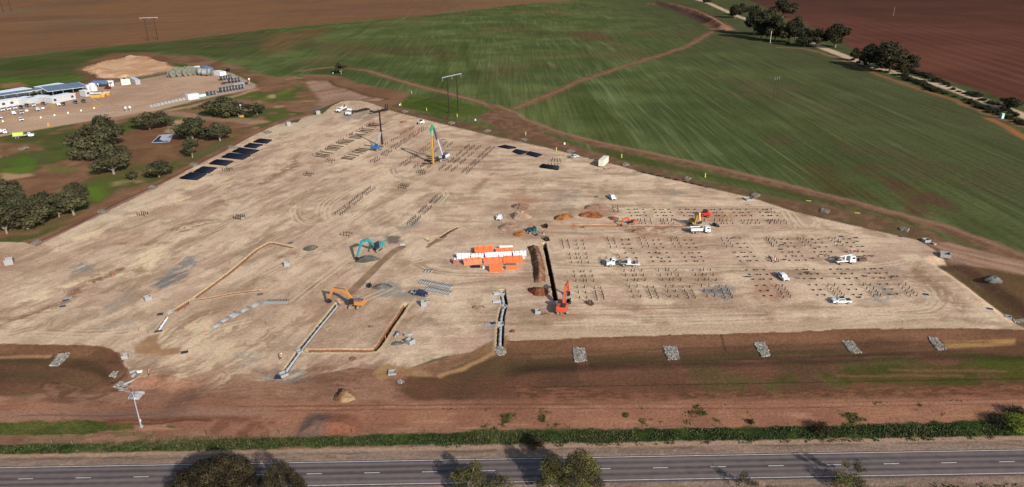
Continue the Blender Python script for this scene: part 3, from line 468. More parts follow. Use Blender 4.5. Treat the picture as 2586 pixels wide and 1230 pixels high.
    loops = [('B2',[(1190,600),(1000,650),(800,740),(660,830),(620,900),(620,980),(660,1010)]), ('B2',[(1200,640),(960,700),(760,830),(700,900),(700,980),(740,1000)]), ('B2',[(350,900),(370,980),(450,1030),(600,1050),(800,1040),(1000,960),(1190,745)]), ('B2',[(430,860),(430,960),(540,1020),(700,1020)]),
        ('B2',[(1000,640),(1200,610),(1500,600),(1700,560),(1850,480)]), ('B2',[(1200,600),(1500,620),(1750,680),(1860,720),(2000,680)]), ('B2',[(1280,500),(1300,560),(1400,600)]), ('B2',[(1350,500),(1380,560),(1480,600)]), ('B2',[(1860,720),(1880,760),(1800,850)]), ('B2',[(1900,720),(1850,760),(1790,800)]),
        ('B2',[(1050,440),(1100,490),(1200,520)]), ('B2',[(380,980),(450,1040),(600,1080)]), ('B1',[(1700,750),(1740,820),(1900,840),(2100,760),(2300,640)]), ('C2',[(1560,240),(1850,160),(1950,90)]), ('C2',[(1700,290),(1900,330),(2200,350),(2400,340)]), ('C2',[(1600,270),(1780,340),(2100,370),(2450,370)]),
        ('B4',[(0,860),(200,900),(330,1050),(380,1080)]), ('B4',[(180,930),(260,1080),(150,1140)]), ('B4',[(400,920),(500,1020),(480,1080)]), ('B4',[(0,1110),(400,1100),(800,1130),(1200,1170)]), ('B4',[(0,1140),(400,1125),(700,1150)]), ('C4',[(0,260),(400,280),(900,290),(1300,250),(1500,180)]), ('C4',[(0,290),(500,300),(1000,300)]),
        ('C4',[(1500,380),(1700,480),(1760,600),(1700,700),(1500,750),(1000,760)]), ('C4',[(1400,420),(1600,500),(1650,600),(1600,680),(1400,710),(900,730)]), ('C4',[(1540,520),(1690,620),(1600,720)]), ('C4',[(600,760),(1000,780),(1400,790),(1700,780)]), ('C3',[(420,290),(900,300),(1500,290),(2300,280)]), ('C3',[(420,310),(900,320),(1500,310),(2300,300)]), ('C3',[(2300,20),(2380,120),(2480,230)]), ('C3',[(2340,10),(2420,120),(2520,220)]),
        ('C3',[(500,700),(1000,700),(1600,690),(2500,670)]), ('C3',[(500,820),(1000,800),(1600,790),(2500,770)]), ('C3',[(400,860),(1300,850),(2500,820)]), ('B3',[(300,600),(700,620),(1000,650),(1500,640)]), ('B3',[(0,560),(400,640),(900,700)]), ('B3',[(300,870),(900,820),(1600,860),(2500,880)]), ('B3',[(1300,1100),(1700,1160),(2300,1140)]), ('B3',[(500,350),(300,560),(200,700)]),
        ('C2',[(0,400),(300,250),(600,150),(900,60)]), ('C2',[(350,650),(600,450),(800,300),(1000,150)]), ('C2',[(900,700),(1200,560),(1600,400),(2000,380)]), ('C1',[(1800,180),(2100,50),(2400,-60)]), ('C1',[(1650,1000),(1800,860),(2050,760),(2300,700)]), ('C1',[(2000,1000),(2200,900),(2500,820)]), ('B1',[(1900,1200),(2200,1080),(2569,900)]), ('B1',[(1800,1200),(2100,1040),(2569,800)]), ('C1',[(100,960),(400,900),(800,930),(1200,910)]), ('C1',[(0,980),(400,960),(900,980),(1300,940)])]
    for n_, (t_, q) in enumerate(loops):
        P = smooth_line(WL(t_, q)); cl = LT if n_ % 4 != 3 else DT
        for off in (-.95, .95):
            Q = []
            for j in range(len(P)):
                a, b = P[max(j - 1, 0)], P[min(j + 1, len(P) - 1)]; dx, dy = b[0] - a[0], b[1] - a[1]; L = math.hypot(dx, dy) + 1e-6
                Q.append((P[j][0] - dy / L * off, P[j][1] + dx / L * off))
            brk_ = BR(6,.25,.5,20 + n_); i = bbox(x, y, Q, 1.5)
            if len(i): k._put(i, (1 - ss(.03, .75, seg_d(x[i], y[i], Q, False))) * (.85 if n_ < 20 else .65) * brk_(x[i], y[i]) * (k.k[i] == PAD), cl, None)
    rr = random.Random(4)
    for n_ in range(150):
        cx = -160 + rr.random() * 290; cy = 150 + rr.random() * 290
        ang = R(68) if cx < -30 - (cy - 200) * .1 else R(rr.uniform(-8, 8))
        ang += rr.gauss(0, .12); L = rr.uniform(12, 45); bend = rr.gauss(0, .008)
        P = []; px_, py_ = cx, cy; a_ = ang
        for j in range(8): P.append((px_, py_)); px_ += math.cos(a_) * L / 8; py_ += math.sin(a_) * L / 8; a_ += bend * L / 8
        i = bbox(x, y, P, 1.5)
        if not len(i): continue
        m = (1 - ss(.1, .7, np.abs(seg_d(x[i], y[i], P, False) - .9))) * .30 * rr.random() * (k.k[i] == PAD)
        k._put(i, m, LT if rr.random() < .6 else DT, None)
    # far country beyond everything
    k.c *= (0.95 + 0.10 * fbm(x, y, 1.2, 3, 180))[:, None]
    return k.c, k.k
# ------------------------------------------------------------------ materials
def new_mat(name):
    m = bpy.data.materials.new(name); m.use_nodes = True; n = m.node_tree; n.nodes.clear()
    out = n.nodes.new("ShaderNodeOutputMaterial"); b = n.nodes.new("ShaderNodeBsdfPrincipled"); n.links.new(b.outputs[0], out.inputs[0])
    return m, n, b
def ground_mat(name, s1=1.2, s2=0.25, amt=0.22, bump=0.25, rough=0.95, rows=None):
    m, n, b = new_mat(name)
    at = n.nodes.new("ShaderNodeAttribute"); at.attribute_name = "Col"
    tc = n.nodes.new("ShaderNodeTexCoord")
    n1 = n.nodes.new("ShaderNodeTexNoise"); n1.inputs["Scale"].default_value = s1; n1.inputs["Detail"].default_value = 6; n1.inputs["Roughness"].default_value = .65
    n.links.new(tc.outputs["Object"], n1.inputs["Vector"])
    mr = n.nodes.new("ShaderNodeMapRange"); mr.inputs[1].default_value = .3; mr.inputs[2].default_value = .7; mr.inputs[3].default_value = 1 - amt; mr.inputs[4].default_value = 1 + amt
    n.links.new(n1.outputs[0], mr.inputs[0])
    vm = n.nodes.new("ShaderNodeVectorMath"); vm.operation = 'SCALE'; n.links.new(at.outputs["Color"], vm.inputs[0]); n.links.new(mr.outputs[0], vm.inputs["Scale"])
    if rows:
        mp = n.nodes.new("ShaderNodeMapping"); mp.inputs["Rotation"].default_value = (0, 0, R(rows[2])); mp.inputs["Scale"].default_value = (rows[0], rows[1], 1); n.links.new(tc.outputs["Object"], mp.inputs[0])
        n3 = n.nodes.new("ShaderNodeTexNoise"); n3.inputs["Scale"].default_value = 1; n3.inputs["Detail"].default_value = 3; n.links.new(mp.outputs[0], n3.inputs["Vector"])
        m3 = n.nodes.new("ShaderNodeMapRange"); m3.inputs[1].default_value = .35; m3.inputs[2].default_value = .65; m3.inputs[3].default_value = 1 - rows[3]; m3.inputs[4].default_value = 1 + rows[3]; n.links.new(n3.outputs[0], m3.inputs[0])
        v3 = n.nodes.new("ShaderNodeVectorMath"); v3.operation = 'SCALE'; n.links.new(vm.outputs[0], v3.inputs[0]); n.links.new(m3.outputs[0], v3.inputs["Scale"]); vm = v3
    n.links.new(vm.outputs[0], b.inputs["Base Color"]); b.inputs["Roughness"].default_value = rough
    b.inputs["Specular IOR Level"].default_value = 0.0
    n2 = n.nodes.new("ShaderNodeTexNoise"); n2.inputs["Scale"].default_value = s2; n2.inputs["Detail"].default_value = 8; n2.inputs["Roughness"].default_value = .7
    n.links.new(tc.outputs["Object"], n2.inputs["Vector"])
    bp = n.nodes.new("ShaderNodeBump"); bp.inputs["Strength"].default_value = bump; bp.inputs["Distance"].default_value = .5
    n.links.new(n2.outputs[0], bp.inputs["Height"]); n.links.new(bp.outputs[0], b.inputs["Normal"])
    return m
GM = {PAD: ground_mat("compacted_fill", 1.1, 1.4, .22, .45), SOIL: ground_mat("loose_soil", 1.3, 1.4, .24, .5), CROP: ground_mat("crop_cover", .5, .7, .20, .4, rows=(.62, .012, 2, .17)), PLOUGH: ground_mat("ploughed_soil", .3, .5, .12, .3, rows=(.35, .006, 7, .08)),
      TRACK: ground_mat("track_soil", .8, 1.0, .2, .4), GRASS: ground_mat("verge_plants", 1.6, 2.0, .45, .9), YARD: ground_mat("yard_gravel", .8, 1.0, .12, .3), GROAD: ground_mat("road_gravel", .8, 1, .1, .2), GROUND: ground_mat("earth")}
NOISEN = [0]
def mat(name, rgb, rough=.6, metal=0.0, var=.12, sc=1.5, spec=.4, rgb2=None):
    """plain painted / metal / stone surface with mottling"""
    if name in bpy.data.materials: return bpy.data.materials[name]
    m, n, b = new_mat(name); c1 = rgb if rgb2 is None else rgb2
    tc = n.nodes.new("ShaderNodeTexCoord"); no = n.nodes.new("ShaderNodeTexNoise"); no.inputs["Scale"].default_value = sc; no.inputs["Detail"].default_value = 5; no.inputs["Roughness"].default_value = .65
    n.links.new(tc.outputs["Object"], no.inputs["Vector"])
    cr = n.nodes.new("ShaderNodeValToRGB"); e = cr.color_ramp.elements
    e[0].position = .32; e[1].position = .68
    e[0].color = tuple(max(0, v * (1 - var)) for v in c1) + (1,); e[1].color = tuple(min(1, v * (1 + var * .6)) for v in rgb) + (1,)
    n.links.new(no.outputs[0], cr.inputs[0]); n.links.new(cr.outputs[0], b.inputs["Base Color"])
    b.inputs["Roughness"].default_value = rough; b.inputs["Metallic"].default_value = metal; b.inputs["Specular IOR Level"].default_value = spec
    return m
# ------------------------------------------------------------------ land mesh: one height field, split by what covers it
def tag(o, label=None, cat=None, group=None, kind=None):
    if label: o['label'] = label
    if cat: o['category'] = cat
    if group: o['group'] = group
    if kind: o['kind'] = kind
    return o
def link(o): scene.collection.objects.link(o); return o
def mesh_np(name, co, quads, col=None, mt=None, smooth=False):
    me = bpy.data.meshes.new(name); me.vertices.add(len(co)); me.vertices.foreach_set("co", co.astype(np.float32).ravel())
    nq = len(quads); me.loops.add(nq * 4); me.loops.foreach_set("vertex_index", quads.astype(np.int32).ravel())
    me.polygons.add(nq); me.polygons.foreach_set("loop_start", np.arange(0, nq * 4, 4, dtype=np.int32)); me.polygons.foreach_set("loop_total", np.full(nq, 4, np.int32))
    if smooth: me.polygons.foreach_set("use_smooth", np.ones(nq, bool))
    me.update(calc_edges=True); me.validate()
    if col is not None:
        a = me.color_attributes.new("Col", 'FLOAT_COLOR', 'POINT'); a.data.foreach_set("color", np.hstack([col, np.ones((len(col), 1))]).astype(np.float32).ravel())
    if mt: me.materials.append(mt)
    o = bpy.data.objects.new(name, me); return link(o)
def land():
    q = 1.0 if not bpy.app.background or True else 1
    rows = []
    v = 1245.0
    y0 = G(1293, 1245)[1]
    rows = list(np.linspace(-60, y0 - 1.5, 26))
    while v > -105:
        rows.append(G(1293, v)[1]); v -= 1.9 if v > 300 else 1.6
    yl = rows[-1]; rows += list(yl * np.linspace(1.08, 3.2, 14) ** 1.6)
    us = list(np.arange(-1340, 1341, 2.15)); e = [1345 * 1.10 ** i for i in range(1, 36)]
    us = [-a for a in e[::-1]] + us + e
    Yg = np.array(rows); U = np.array(us)
    D = np.maximum(Yg, 100.0) * math.cos(TH) + H * math.sin(TH)
    X = (U[None, :] / F) * D[:, None]; Y = np.repeat(Yg[:, None], len(U), 1)
    x, y = X.ravel(), Y.ravel()
    col, cls = paint(x, y); z = terrain(x, y)
    cut = np.zeros(len(x), bool)
    for tr in TRENCH:
        i = bbox(x, y, tr['pts'], 3); cut[i] |= seg_d(x[i], y[i], tr['pts'], False) < tr['w'] / 2 + .3
    z -= np.where((y > 112) & (y < 120.2), .05, 0)
    ny, nx = Y.shape; idx = np.arange(ny * nx).reshape(ny, nx)
    Q = np.stack([idx[:-1, :-1], idx[:-1, 1:], idx[1:, 1:], idx[1:, :-1]], -1).reshape(-1, 4)
    Q = Q[~cut[Q].any(1)]; qc = cls[Q[:, 0]]
    co = np.stack([x, y, z], 1)
    for c in range(9):
        qq = Q[qc == c]
        if not len(qq): continue
        used = np.unique(qq); rm = np.zeros(len(x), np.int64); rm[used] = np.arange(len(used))
        o = mesh_np(CLSN[c], co[used], rm[qq], col[used], GM[c], smooth=True); o['kind'] = 'structure'
land()
def trench_mesh(tr):
    P = tr['pts']; w = tr['w']; rr = random.Random(hash(tr['name']) % 97)
    L = [0]
    for a, b in zip(P[:-1], P[1:]): L.append(L[-1] + math.dist(a, b))
    n = max(3, int(L[-1] / .5)); st = []
    for j in range(-3, n + 4):
        s = L[-1] * j / n; sc = min(max(s, 0), L[-1]); i = 0
        while i < len(P) - 2 and L[i + 1] < sc: i += 1
        t = (sc - L[i]) / max(L[i + 1] - L[i], 1e-6); px_, py_ = P[i][0] + (P[i+1][0] - P[i][0]) * t, P[i][1] + (P[i+1][1] - P[i][1]) * t
        a, b = P[i], P[i + 1]; dx, dy = b[0] - a[0], b[1] - a[1]; l = math.hypot(dx, dy)
        # smooth the direction round corners
        if i + 2 < len(P) and L[i + 1] - sc < 1.2:
            c = P[i + 2]; ex, ey = c[0] - b[0], c[1] - b[1]; m = math.hypot(ex, ey); f = .5 * (1 - (L[i + 1] - sc) / 1.2); dx, dy = dx / l * (1 - f) + ex / m * f, dy / l * (1 - f) + ey / m * f; l = math.hypot(dx, dy)
        elif i > 0 and sc - L[i] < 1.2:
            c = P[i - 1]; ex, ey = a[0] - c[0], a[1] - c[1]; m = math.hypot(ex, ey); f = .5 * (1 - (sc - L[i]) / 1.2); dx, dy = dx / l * (1 - f) + ex / m * f, dy / l * (1 - f) + ey / m * f; l = math.hypot(dx, dy)
        over = (s - sc); dx, dy = dx / l, dy / l
        st.append((px_ + dx * over, py_ + dy * over, -dy, dx, abs(over) > 1e-6))
    offs = [(-w/2 - 1.25, .02, 0), (-w/2 - tr['lip'] - .1, .05, 1), (-w/2 - tr['lip'] * .5, .10, 2), (-w/2 - .04, .07, 2), (-w/2 + .06, -.25 * tr['d'], 3), (-w/2 + .16, -tr['d'], 3), (0, -tr['d'] - .05, 4), (w/2 - .16, -tr['d'], 3), (w/2 - .06, -.25 * tr['d'], 3), (w/2 + .04, .05, 5), (w/2 + tr['lip'] * .3, .07, 5), (w/2 + tr['lip'] + .1, .04, 0), (w/2 + 1.25, .02, 0)]
    V = []; K = []
    for (sx, sy, nx_, ny_, ov) in st:
        for o_, dz, kd in offs:
            j = (rr.random() - .5) * (.32 if kd in (2, 3) else .12); X, Y = sx + nx_ * (o_ + j), sy + ny_ * (o_ + j)
            if ov: dz = max(dz, .02) if kd != 4 and kd != 3 else .04
            V.append((X, Y, dz + (rr.random() - .5) * (.07 if kd in (2, 3) else 0))); K.append(kd if not ov or kd < 3 else 2)
    co = np.array(V); col, _ = paint(co[:, 0], co[:, 1]); K = np.array(K); g = .86 + .28 * fbm(co[:, 0], co[:, 1], 1.0, 3, 300)
    ter = terrain(co[:, 0], co[:, 1]); co[:, 2] += ter
    a_ = np.asarray(lin(*tr['lc'])); b_ = np.asarray(lin(*tr['c']))
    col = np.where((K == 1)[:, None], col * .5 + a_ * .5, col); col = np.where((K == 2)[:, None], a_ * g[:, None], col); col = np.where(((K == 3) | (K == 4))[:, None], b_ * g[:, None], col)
    m = len(offs); idx = np.arange(len(V)).reshape(-1, m)
    Q = np.stack([idx[:-1, :-1], idx[1:, :-1], idx[1:, 1:], idx[:-1, 1:]], -1).reshape(-1, 4)
    o = mesh_np('trench', co, Q[:, ::-1] if False else Q[:, ::-1], col, GM[SOIL]); o['kind'] = 'structure'
for tr in TRENCH: trench_mesh(tr)
# ================================================================== builders for things
class MB:
    def __init__(s): s.v = []; s.f = []
    def add(s, V, Fc):
        b = len(s.v); s.v += [tuple(p) for p in V]; s.f += [tuple(b + i for i in f) for f in Fc]; return s
    def box(s, cx, cy, cz, sx, sy, sz, rz=0.0, tx=1.0, ty=1.0, rx=0.0, ry=0.0):
        M = Matrix.Translation((cx, cy, cz)) @ Matrix.Rotation(rz, 4, 'Z') @ Matrix.Rotation(ry, 4, 'Y') @ Matrix.Rotation(rx, 4, 'X')
        V = [M @ Vector((a * sx / 2 * (tx if c > 0 else 1), b * sy / 2 * (ty if c > 0 else 1), c * sz / 2)) for c in (-1, 1) for a, b in ((-1, -1), (1, -1), (1, 1), (-1, 1))]
        return s.add(V, [(3, 2, 1, 0), (4, 5, 6, 7), (0, 1, 5, 4), (1, 2, 6, 5), (2, 3, 7, 6), (3, 0, 4, 7)])
    def cyl(s, p0, p1, r0, r1=None, n=10, cap=True):
        r1 = r0 if r1 is None else r1; p0, p1 = Vector(p0), Vector(p1); d = (p1 - p0).normalized()
        a = d.orthogonal().normalized(); b = d.cross(a)
        V = [p0 + (a * math.cos(2 * math.pi * i / n) + b * math.sin(2 * math.pi * i / n)) * r0 for i in range(n)] + [p1 + (a * math.cos(2 * math.pi * i / n) + b * math.sin(2 * math.pi * i / n)) * r1 for i in range(n)]
        Fc = [(i, (i + 1) % n, n + (i + 1) % n, n + i) for i in range(n)]
        if cap: Fc += [tuple(range(n))[::-1], tuple(range(n, 2 * n))]
        return s.add(V, Fc)
    def bar(s, p0, p1, w, h=None, w1=None, h1=None):
        """box beam from p0 to p1, w across, h deep"""
        h = h or w; w1 = w1 or w; h1 = h1 or h; p0, p1 = Vector(p0), Vector(p1); d = (p1 - p0).normalized()
        up = Vector((0, 0, 1)) if abs(d.z) < .95 else Vector((1, 0, 0)); a = d.cross(up).normalized(); b = a.cross(d).normalized()
        V = [p0 + a * x * w / 2 + b * y * h / 2 for x, y in ((-1, -1), (1, -1), (1, 1), (-1, 1))] + [p1 + a * x * w1 / 2 + b * y * h1 / 2 for x, y in ((-1, -1), (1, -1), (1, 1), (-1, 1))]
        return s.add(V, [(3, 2, 1, 0), (4, 5, 6, 7), (0, 1, 5, 4), (1, 2, 6, 5), (2, 3, 7, 6), (3, 0, 4, 7)])
    def prof(s, P, w, wt=None, zb=None, zt=None, y0=0.0):
        """side outline P (x, z) carried across; half width narrows from w/2 at zb to wt/2 at zt"""
        wt = wt or w; zb = min(p[1] for p in P) if zb is None else zb; zt = max(p[1] for p in P) if zt is None else zt
        def hw(z): t = min(max((z - zb) / max(zt - zb, 1e-6), 0), 1); return (w + (wt - w) * t) / 2
        n = len(P); V = [(x, y0 - hw(z), z) for x, z in P] + [(x, y0 + hw(z), z) for x, z in P]
        Fc = [tuple(range(n)), tuple(range(2 * n - 1, n - 1, -1))] + [((i + 1) % n, i, n + i, n + (i + 1) % n) for i in range(n)]
        return s.add(V, Fc)
    def tube(s, p0, p1, r, ri, n=14):
        p0, p1 = Vector(p0), Vector(p1); d = (p1 - p0).normalized(); a = d.orthogonal().normalized(); b = d.cross(a)
        R_ = [[p + (a * math.cos(2 * math.pi * i / n) + b * math.sin(2 * math.pi * i / n)) * q for i in range(n)] for p, q in ((p0, r), (p1, r), (p1, ri), (p0, ri))]
        V = sum(R_, []); Fc = []
        for k in range(4):
            for i in range(n): Fc.append((k * n + i, k * n + (i + 1) % n, ((k + 1) % 4) * n + (i + 1) % n, ((k + 1) % 4) * n + i))
        return s.add(V, Fc)
    def mesh(s, name, m, smooth=False):
        me = bpy.data.meshes.new(name); me.from_pydata(s.v, [], s.f); me.update()
        if m: me.materials.append(m)
        if smooth: me.polygons.foreach_set("use_smooth", [True] * len(me.polygons))
        return me
    def build(s, name, m, parent=None, label=None, smooth=False):
        o = bpy.data.objects.new(name, s.mesh(name, m, smooth)); link(o)
        if parent: o.parent = parent
        if label: o['label'] = label
        return o
def empty(name, label, cat, loc=(0, 0, 0), rz=0.0, group=None):
    o = bpy.data.objects.new(name, None); link(o); o.location = loc; o.rotation_euler = (0, 0, rz); o.empty_display_size = .5
    return tag(o, label, cat, group)
def copy_tree(o, loc, rz, label=None, group=None, sc=None, parent=None):
    c = o.copy(); link(c)
    if parent is None:
        c.location = loc; c.rotation_euler = (0, 0, rz)
        if sc: c.scale = (sc, sc, sc) if not isinstance(sc, tuple) else sc
        if label: c['label'] = label
        if group: c['group'] = group
    else: c.parent = parent
    for ch in list(o.children): copy_tree(ch, None, None, parent=c)
    return c
def one(mb, name, m, label, cat, loc=(0, 0, 0), rz=0.0, group=None, smooth=False):
    o = mb.build(name, m, smooth=smooth); o.location = loc; o.rotation_euler = (0, 0, rz); return tag(o, label, cat, group)
def pos(t, x, y, dz=0.0): a, b = W(t, x, y); return (a, b, hz(a, b) + dz)
def head(t, a, b): A, B = W(t, *a), W(t, *b); return math.atan2(B[1] - A[1], B[0] - A[0])
def mppx(v): return H / (F * (math.cos(TH) * (v - 615) / F + math.sin(TH)))     # metres across one photo pixel on row v
# ------------------------------------------------------------------ paint and stuff
WHITE = mat("white_paint", (.47, .48, .49), .35, 0, .06); OFFW = mat("cream_paint", (.50, .46, .37), .5, 0, .08); BLACKP = mat("black_paint", (.018, .018, .02), .5); DGREY = mat("dark_grey_paint", (.06, .063, .07), .5)
MGREY = mat("grey_paint", (.22, .23, .25), .45); SILVER = mat("galvanised_steel", (.42, .44, .46), .35, .6); GLASS = mat("tinted_glass", (.012, .016, .022), .08, 0, .02, spec=.6); TYRE = mat("tyre_rubber", (.02, .019, .018), .85)
RUST = mat("rusty_steel", (.075, .040, .028), .8, 0, .3); STEELD = mat("dark_steel", (.026, .019, .015), .85, .0, .25, 1.5, .1); MILLB = mat("blued_pipe_coating", (.005, .007, .014), .6, .0, .3, 3.0, .15); TRKM = mat("dusty_track_pad", (.20, .16, .12), .85, 0, .2)
CONC = mat("concrete", (.21, .213, .215), .85, 0, .12, 2.0); CONCD = mat("weathered_concrete", (.24, .24, .235), .9, 0, .15, 2.0); TEAL = mat("teal_paint", (.01, .18, .20), .35); DTEAL = mat("deep_teal_paint", (.008, .13, .145), .4)
ORNG = mat("orange_paint", (.36, .15, .035), .4); RORNG = mat("red_orange_paint", (.40, .055, .018), .4); REDP = mat("red_paint", (.50, .03, .02), .4); YELL = mat("yellow_paint", (.38, .215, .03), .4); BLUEP = mat("blue_paint", (.02, .08, .22), .4); NAVY = mat("navy_paint", (.012, .02, .05), .25)
GREENP = mat("green_paint", (.02, .22, .12), .5); LIME = mat("lime_tarp", (.36, .52, .05), .6); MAROON = mat("maroon_paint", (.10, .015, .02), .3); SILV2 = mat("silver_car_paint", (.40, .43, .46), .3, .3); GREYC = mat("pale_grey_paint", (.34, .37, .42), .4)
ORPIPE = mat("orange_plastic_pipe", (.66, .11, .025), .45, 0, .12, 3); WPIPE = mat("white_plastic_pipe", (.55, .56, .59), .4, 0, .12, 2); HIV = mat("orange_hi_vis_cloth", (.80, .14, .04), .8); HIVY = mat("yellow_hi_vis_cloth", (.55, .62, .05), .8); SKIN = mat("skin", (.35, .19, .12), .6); TROUS = mat("navy_cloth", (.02, .024, .045), .9)
TIMB = mat("timber", (.14, .09, .06), .8, 0, .3); BARK = mat("bark", (.15, .12, .095), .9, 0, .3, 3); BARKP = mat("pale_bark", (.17, .14, .115), .9, 0, .3, 3); SOLAR = mat("solar_panel", (.03, .045, .085), .3, 0, .15, .3, .3); ROOFW = mat("roof_sheeting", (.50, .53, .57), .4, 0, .06)
LAMP = mat("headlight_glass", (.7, .7, .68), .1)
# ------------------------------------------------------------------ the highway
def road():
    b = MB(); n = 60; V = []; Fc = []; X = [-420 + 14 * i for i in range(n + 1)]
    for xx in X: V += [(xx, 112.15, .045), (xx, 116.1, .075), (xx, 120.0, .045)]
    for i in range(n):
        for j in range(2): a = i * 3 + j; Fc.append((a, a + 3, a + 4, a + 1))
    b.add(V, Fc); m, nn, bs = new_mat("asphalt")
    tc = nn.nodes.new("ShaderNodeTexCoord"); sp = nn.nodes.new("ShaderNodeSeparateXYZ"); nn.links.new(tc.outputs["Object"], sp.inputs[0])
    # wheel paths: worn smooth and darker along each lane
    ma = nn.nodes.new("ShaderNodeMath"); ma.operation = 'SINE'; mm = nn.nodes.new("ShaderNodeMath"); mm.operation = 'MULTIPLY_ADD'; mm.inputs[1].default_value = 2 * math.pi / 1.78; mm.inputs[2].default_value = -2 * math.pi / 1.78 * 113.0
    nn.links.new(sp.outputs[1], mm.inputs[0]); nn.links.new(mm.outputs[0], ma.inputs[0])
    mp = nn.nodes.new("ShaderNodeMapping"); mp.inputs["Scale"].default_value = (.02, 1.1, 1); nn.links.new(tc.outputs["Object"], mp.inputs[0])
    n1 = nn.nodes.new("ShaderNodeTexNoise"); n1.inputs["Scale"].default_value = 1.0; n1.inputs["Detail"].default_value = 6; n1.inputs["Roughness"].default_value = .7; nn.links.new(mp.outputs[0], n1.inputs["Vector"])
    n2 = nn.nodes.new("ShaderNodeTexNoise"); n2.inputs["Scale"].default_value = .5; n2.inputs["Detail"].default_value = 8; nn.links.new(tc.outputs["Object"], n2.inputs["Vector"])
    a1 = nn.nodes.new("ShaderNodeMath"); a1.operation = 'MULTIPLY_ADD'; a1.inputs[1].default_value = .16; nn.links.new(ma.outputs[0], a1.inputs[0]); nn.links.new(n1.outputs[0], a1.inputs[2])
    a2 = nn.nodes.new("ShaderNodeMath"); a2.operation = 'MULTIPLY_ADD'; a2.inputs[1].default_value = .45; nn.links.new(n2.outputs[0], a2.inputs[0]); nn.links.new(a1.outputs[0], a2.inputs[2])
    cr = nn.nodes.new("ShaderNodeValToRGB"); cr.color_ramp.elements[0].position = .48; cr.color_ramp.elements[1].position = .92; cr.color_ramp.elements[0].color = lin(82,74,77) + (1,); cr.color_ramp.elements[1].color = lin(122,108,103) + (1,)
    nn.links.new(a2.outputs[0], cr.inputs[0]); nn.links.new(cr.outputs[0], bs.inputs["Base Color"]); bs.inputs["Roughness"].default_value = .85; bs.inputs["Specular IOR Level"].default_value = .15
    o = b.build('road', m); o['kind'] = 'structure'
    lm = mat("road_paint", (.50, .49, .46), .6, 0, .25, .8)
    b = MB()
    for i in range(n):
        for yy, w_ in ((119.62, .13), (112.68, .13)):
            x0, x1 = X[i], X[i + 1]; b.add([(x0, yy - w_ / 2, .062), (x1, yy - w_ / 2, .062), (x1, yy + w_ / 2, .062), (x0, yy + w_ / 2, .062)], [(0, 1, 2, 3)])
    o = b.build('edge_line', lm); o['kind'] = 'structure'; o.location.z = .01
    b = MB(); x0 = W('P', 48, 1208)[0]
    for k in range(-25, 36):
        xx = x0 + 11.72 * k; b.add([(xx, 116.0, .09), (xx + 3.1, 116.0, .09), (xx + 3.1, 116.14, .09), (xx, 116.14, .09)], [(0, 1, 2, 3)])
    o = b.build('centre_line', lm); o['kind'] = 'structure'
road()
# ------------------------------------------------------------------ trees
def leafmat(name, c1, c2, c3):
    m, n, b = new_mat(name); at = n.nodes.new("ShaderNodeAttribute"); at.attribute_name = "Leaf"
    cr = n.nodes.new("ShaderNodeValToRGB"); e = cr.color_ramp.elements; e[0].color = c1 + (1,); e[1].color = c3 + (1,); k = e.new(.5); k.color = c2 + (1,)
    n.links.new(at.outputs["Fac"], cr.inputs[0]); n.links.new(cr.outputs[0], b.inputs["Base Color"]); b.inputs["Roughness"].default_value = .7; b.inputs["Specular IOR Level"].default_value = .1
    return m
LEAF_D = leafmat("gum_leaves", lin(48,50,36), lin(72,72,50), lin(100,98,68)); LEAF_O = leafmat("olive_leaves", lin(50,50,32), lin(74,72,42), lin(112,108,60)); LEAF_N = leafmat("pine_leaves", lin(38,34,25), lin(60,52,36), lin(86,76,52))
LEAF_F = leafmat("roadside_leaves", lin(36,38,26), lin(52,52,36), lin(72,68,46)); LEAF_G = leafmat("bright_leaves", lin(66,76,34), lin(100,112,44), lin(140,146,58))
def crown_mesh(name, blobs, m, seed, dens=1.0, leaf=.30):
    rg = np.random.default_rng(seed); CO = []; VAL = []
    for (cx, cy, cz, r, sq) in blobs:
        tone = rg.uniform(.15, .85)
        n = int(135 * dens * (r / 1.2) ** 2); d = rg.normal(size=(n, 3)); d /= np.linalg.norm(d, axis=1)[:, None]
        lump = 1 + .22 * np.sin(d[:, 0] * 5 + seed) * np.sin(d[:, 1] * 6 + cx) + .14 * np.sin(d[:, 2] * 9 + cy)
        rad = r * lump * rg.uniform(.5, 1.18, n) ** .6; P = d * rad[:, None]; P[:, 2] *= sq; P += (cx, cy, cz)
        nr = d + rg.normal(scale=.55, size=(n, 3)); nr /= np.linalg.norm(nr, axis=1)[:, None]
        up = rg.normal(size=(n, 3)); a = np.cross(nr, up); a /= np.linalg.norm(a, axis=1)[:, None] + 1e-9; b = np.cross(nr, a)
        s = leaf * rg.uniform(.5, 1.25, n)[:, None]; t = leaf * rg.uniform(.4, 1.0, n)[:, None]
        CO.append(np.stack([P - a * s, P - b * t, P + a * s, P + b * t], 1).reshape(-1, 3)); VAL.append(np.repeat(np.clip(tone + rg.normal(scale=.16, size=n), 0, 1), 4))
    co = np.concatenate(CO); va = np.concatenate(VAL); nq = len(co) // 4
    me = bpy.data.meshes.new(name); me.vertices.add(len(co)); me.vertices.foreach_set("co", co.astype(np.float32).ravel()); me.loops.add(nq * 4); me.loops.foreach_set("vertex_index", np.arange(nq * 4, dtype=np.int32))
    me.polygons.add(nq); me.polygons.foreach_set("loop_start", np.arange(0, nq * 4, 4, dtype=np.int32)); me.polygons.foreach_set("loop_total", np.full(nq, 4, np.int32)); me.update(calc_edges=True)
    at = me.attributes.new("Leaf", 'FLOAT', 'POINT'); at.data.foreach_set("value", va.astype(np.float32)); me.materials.append(m); return me
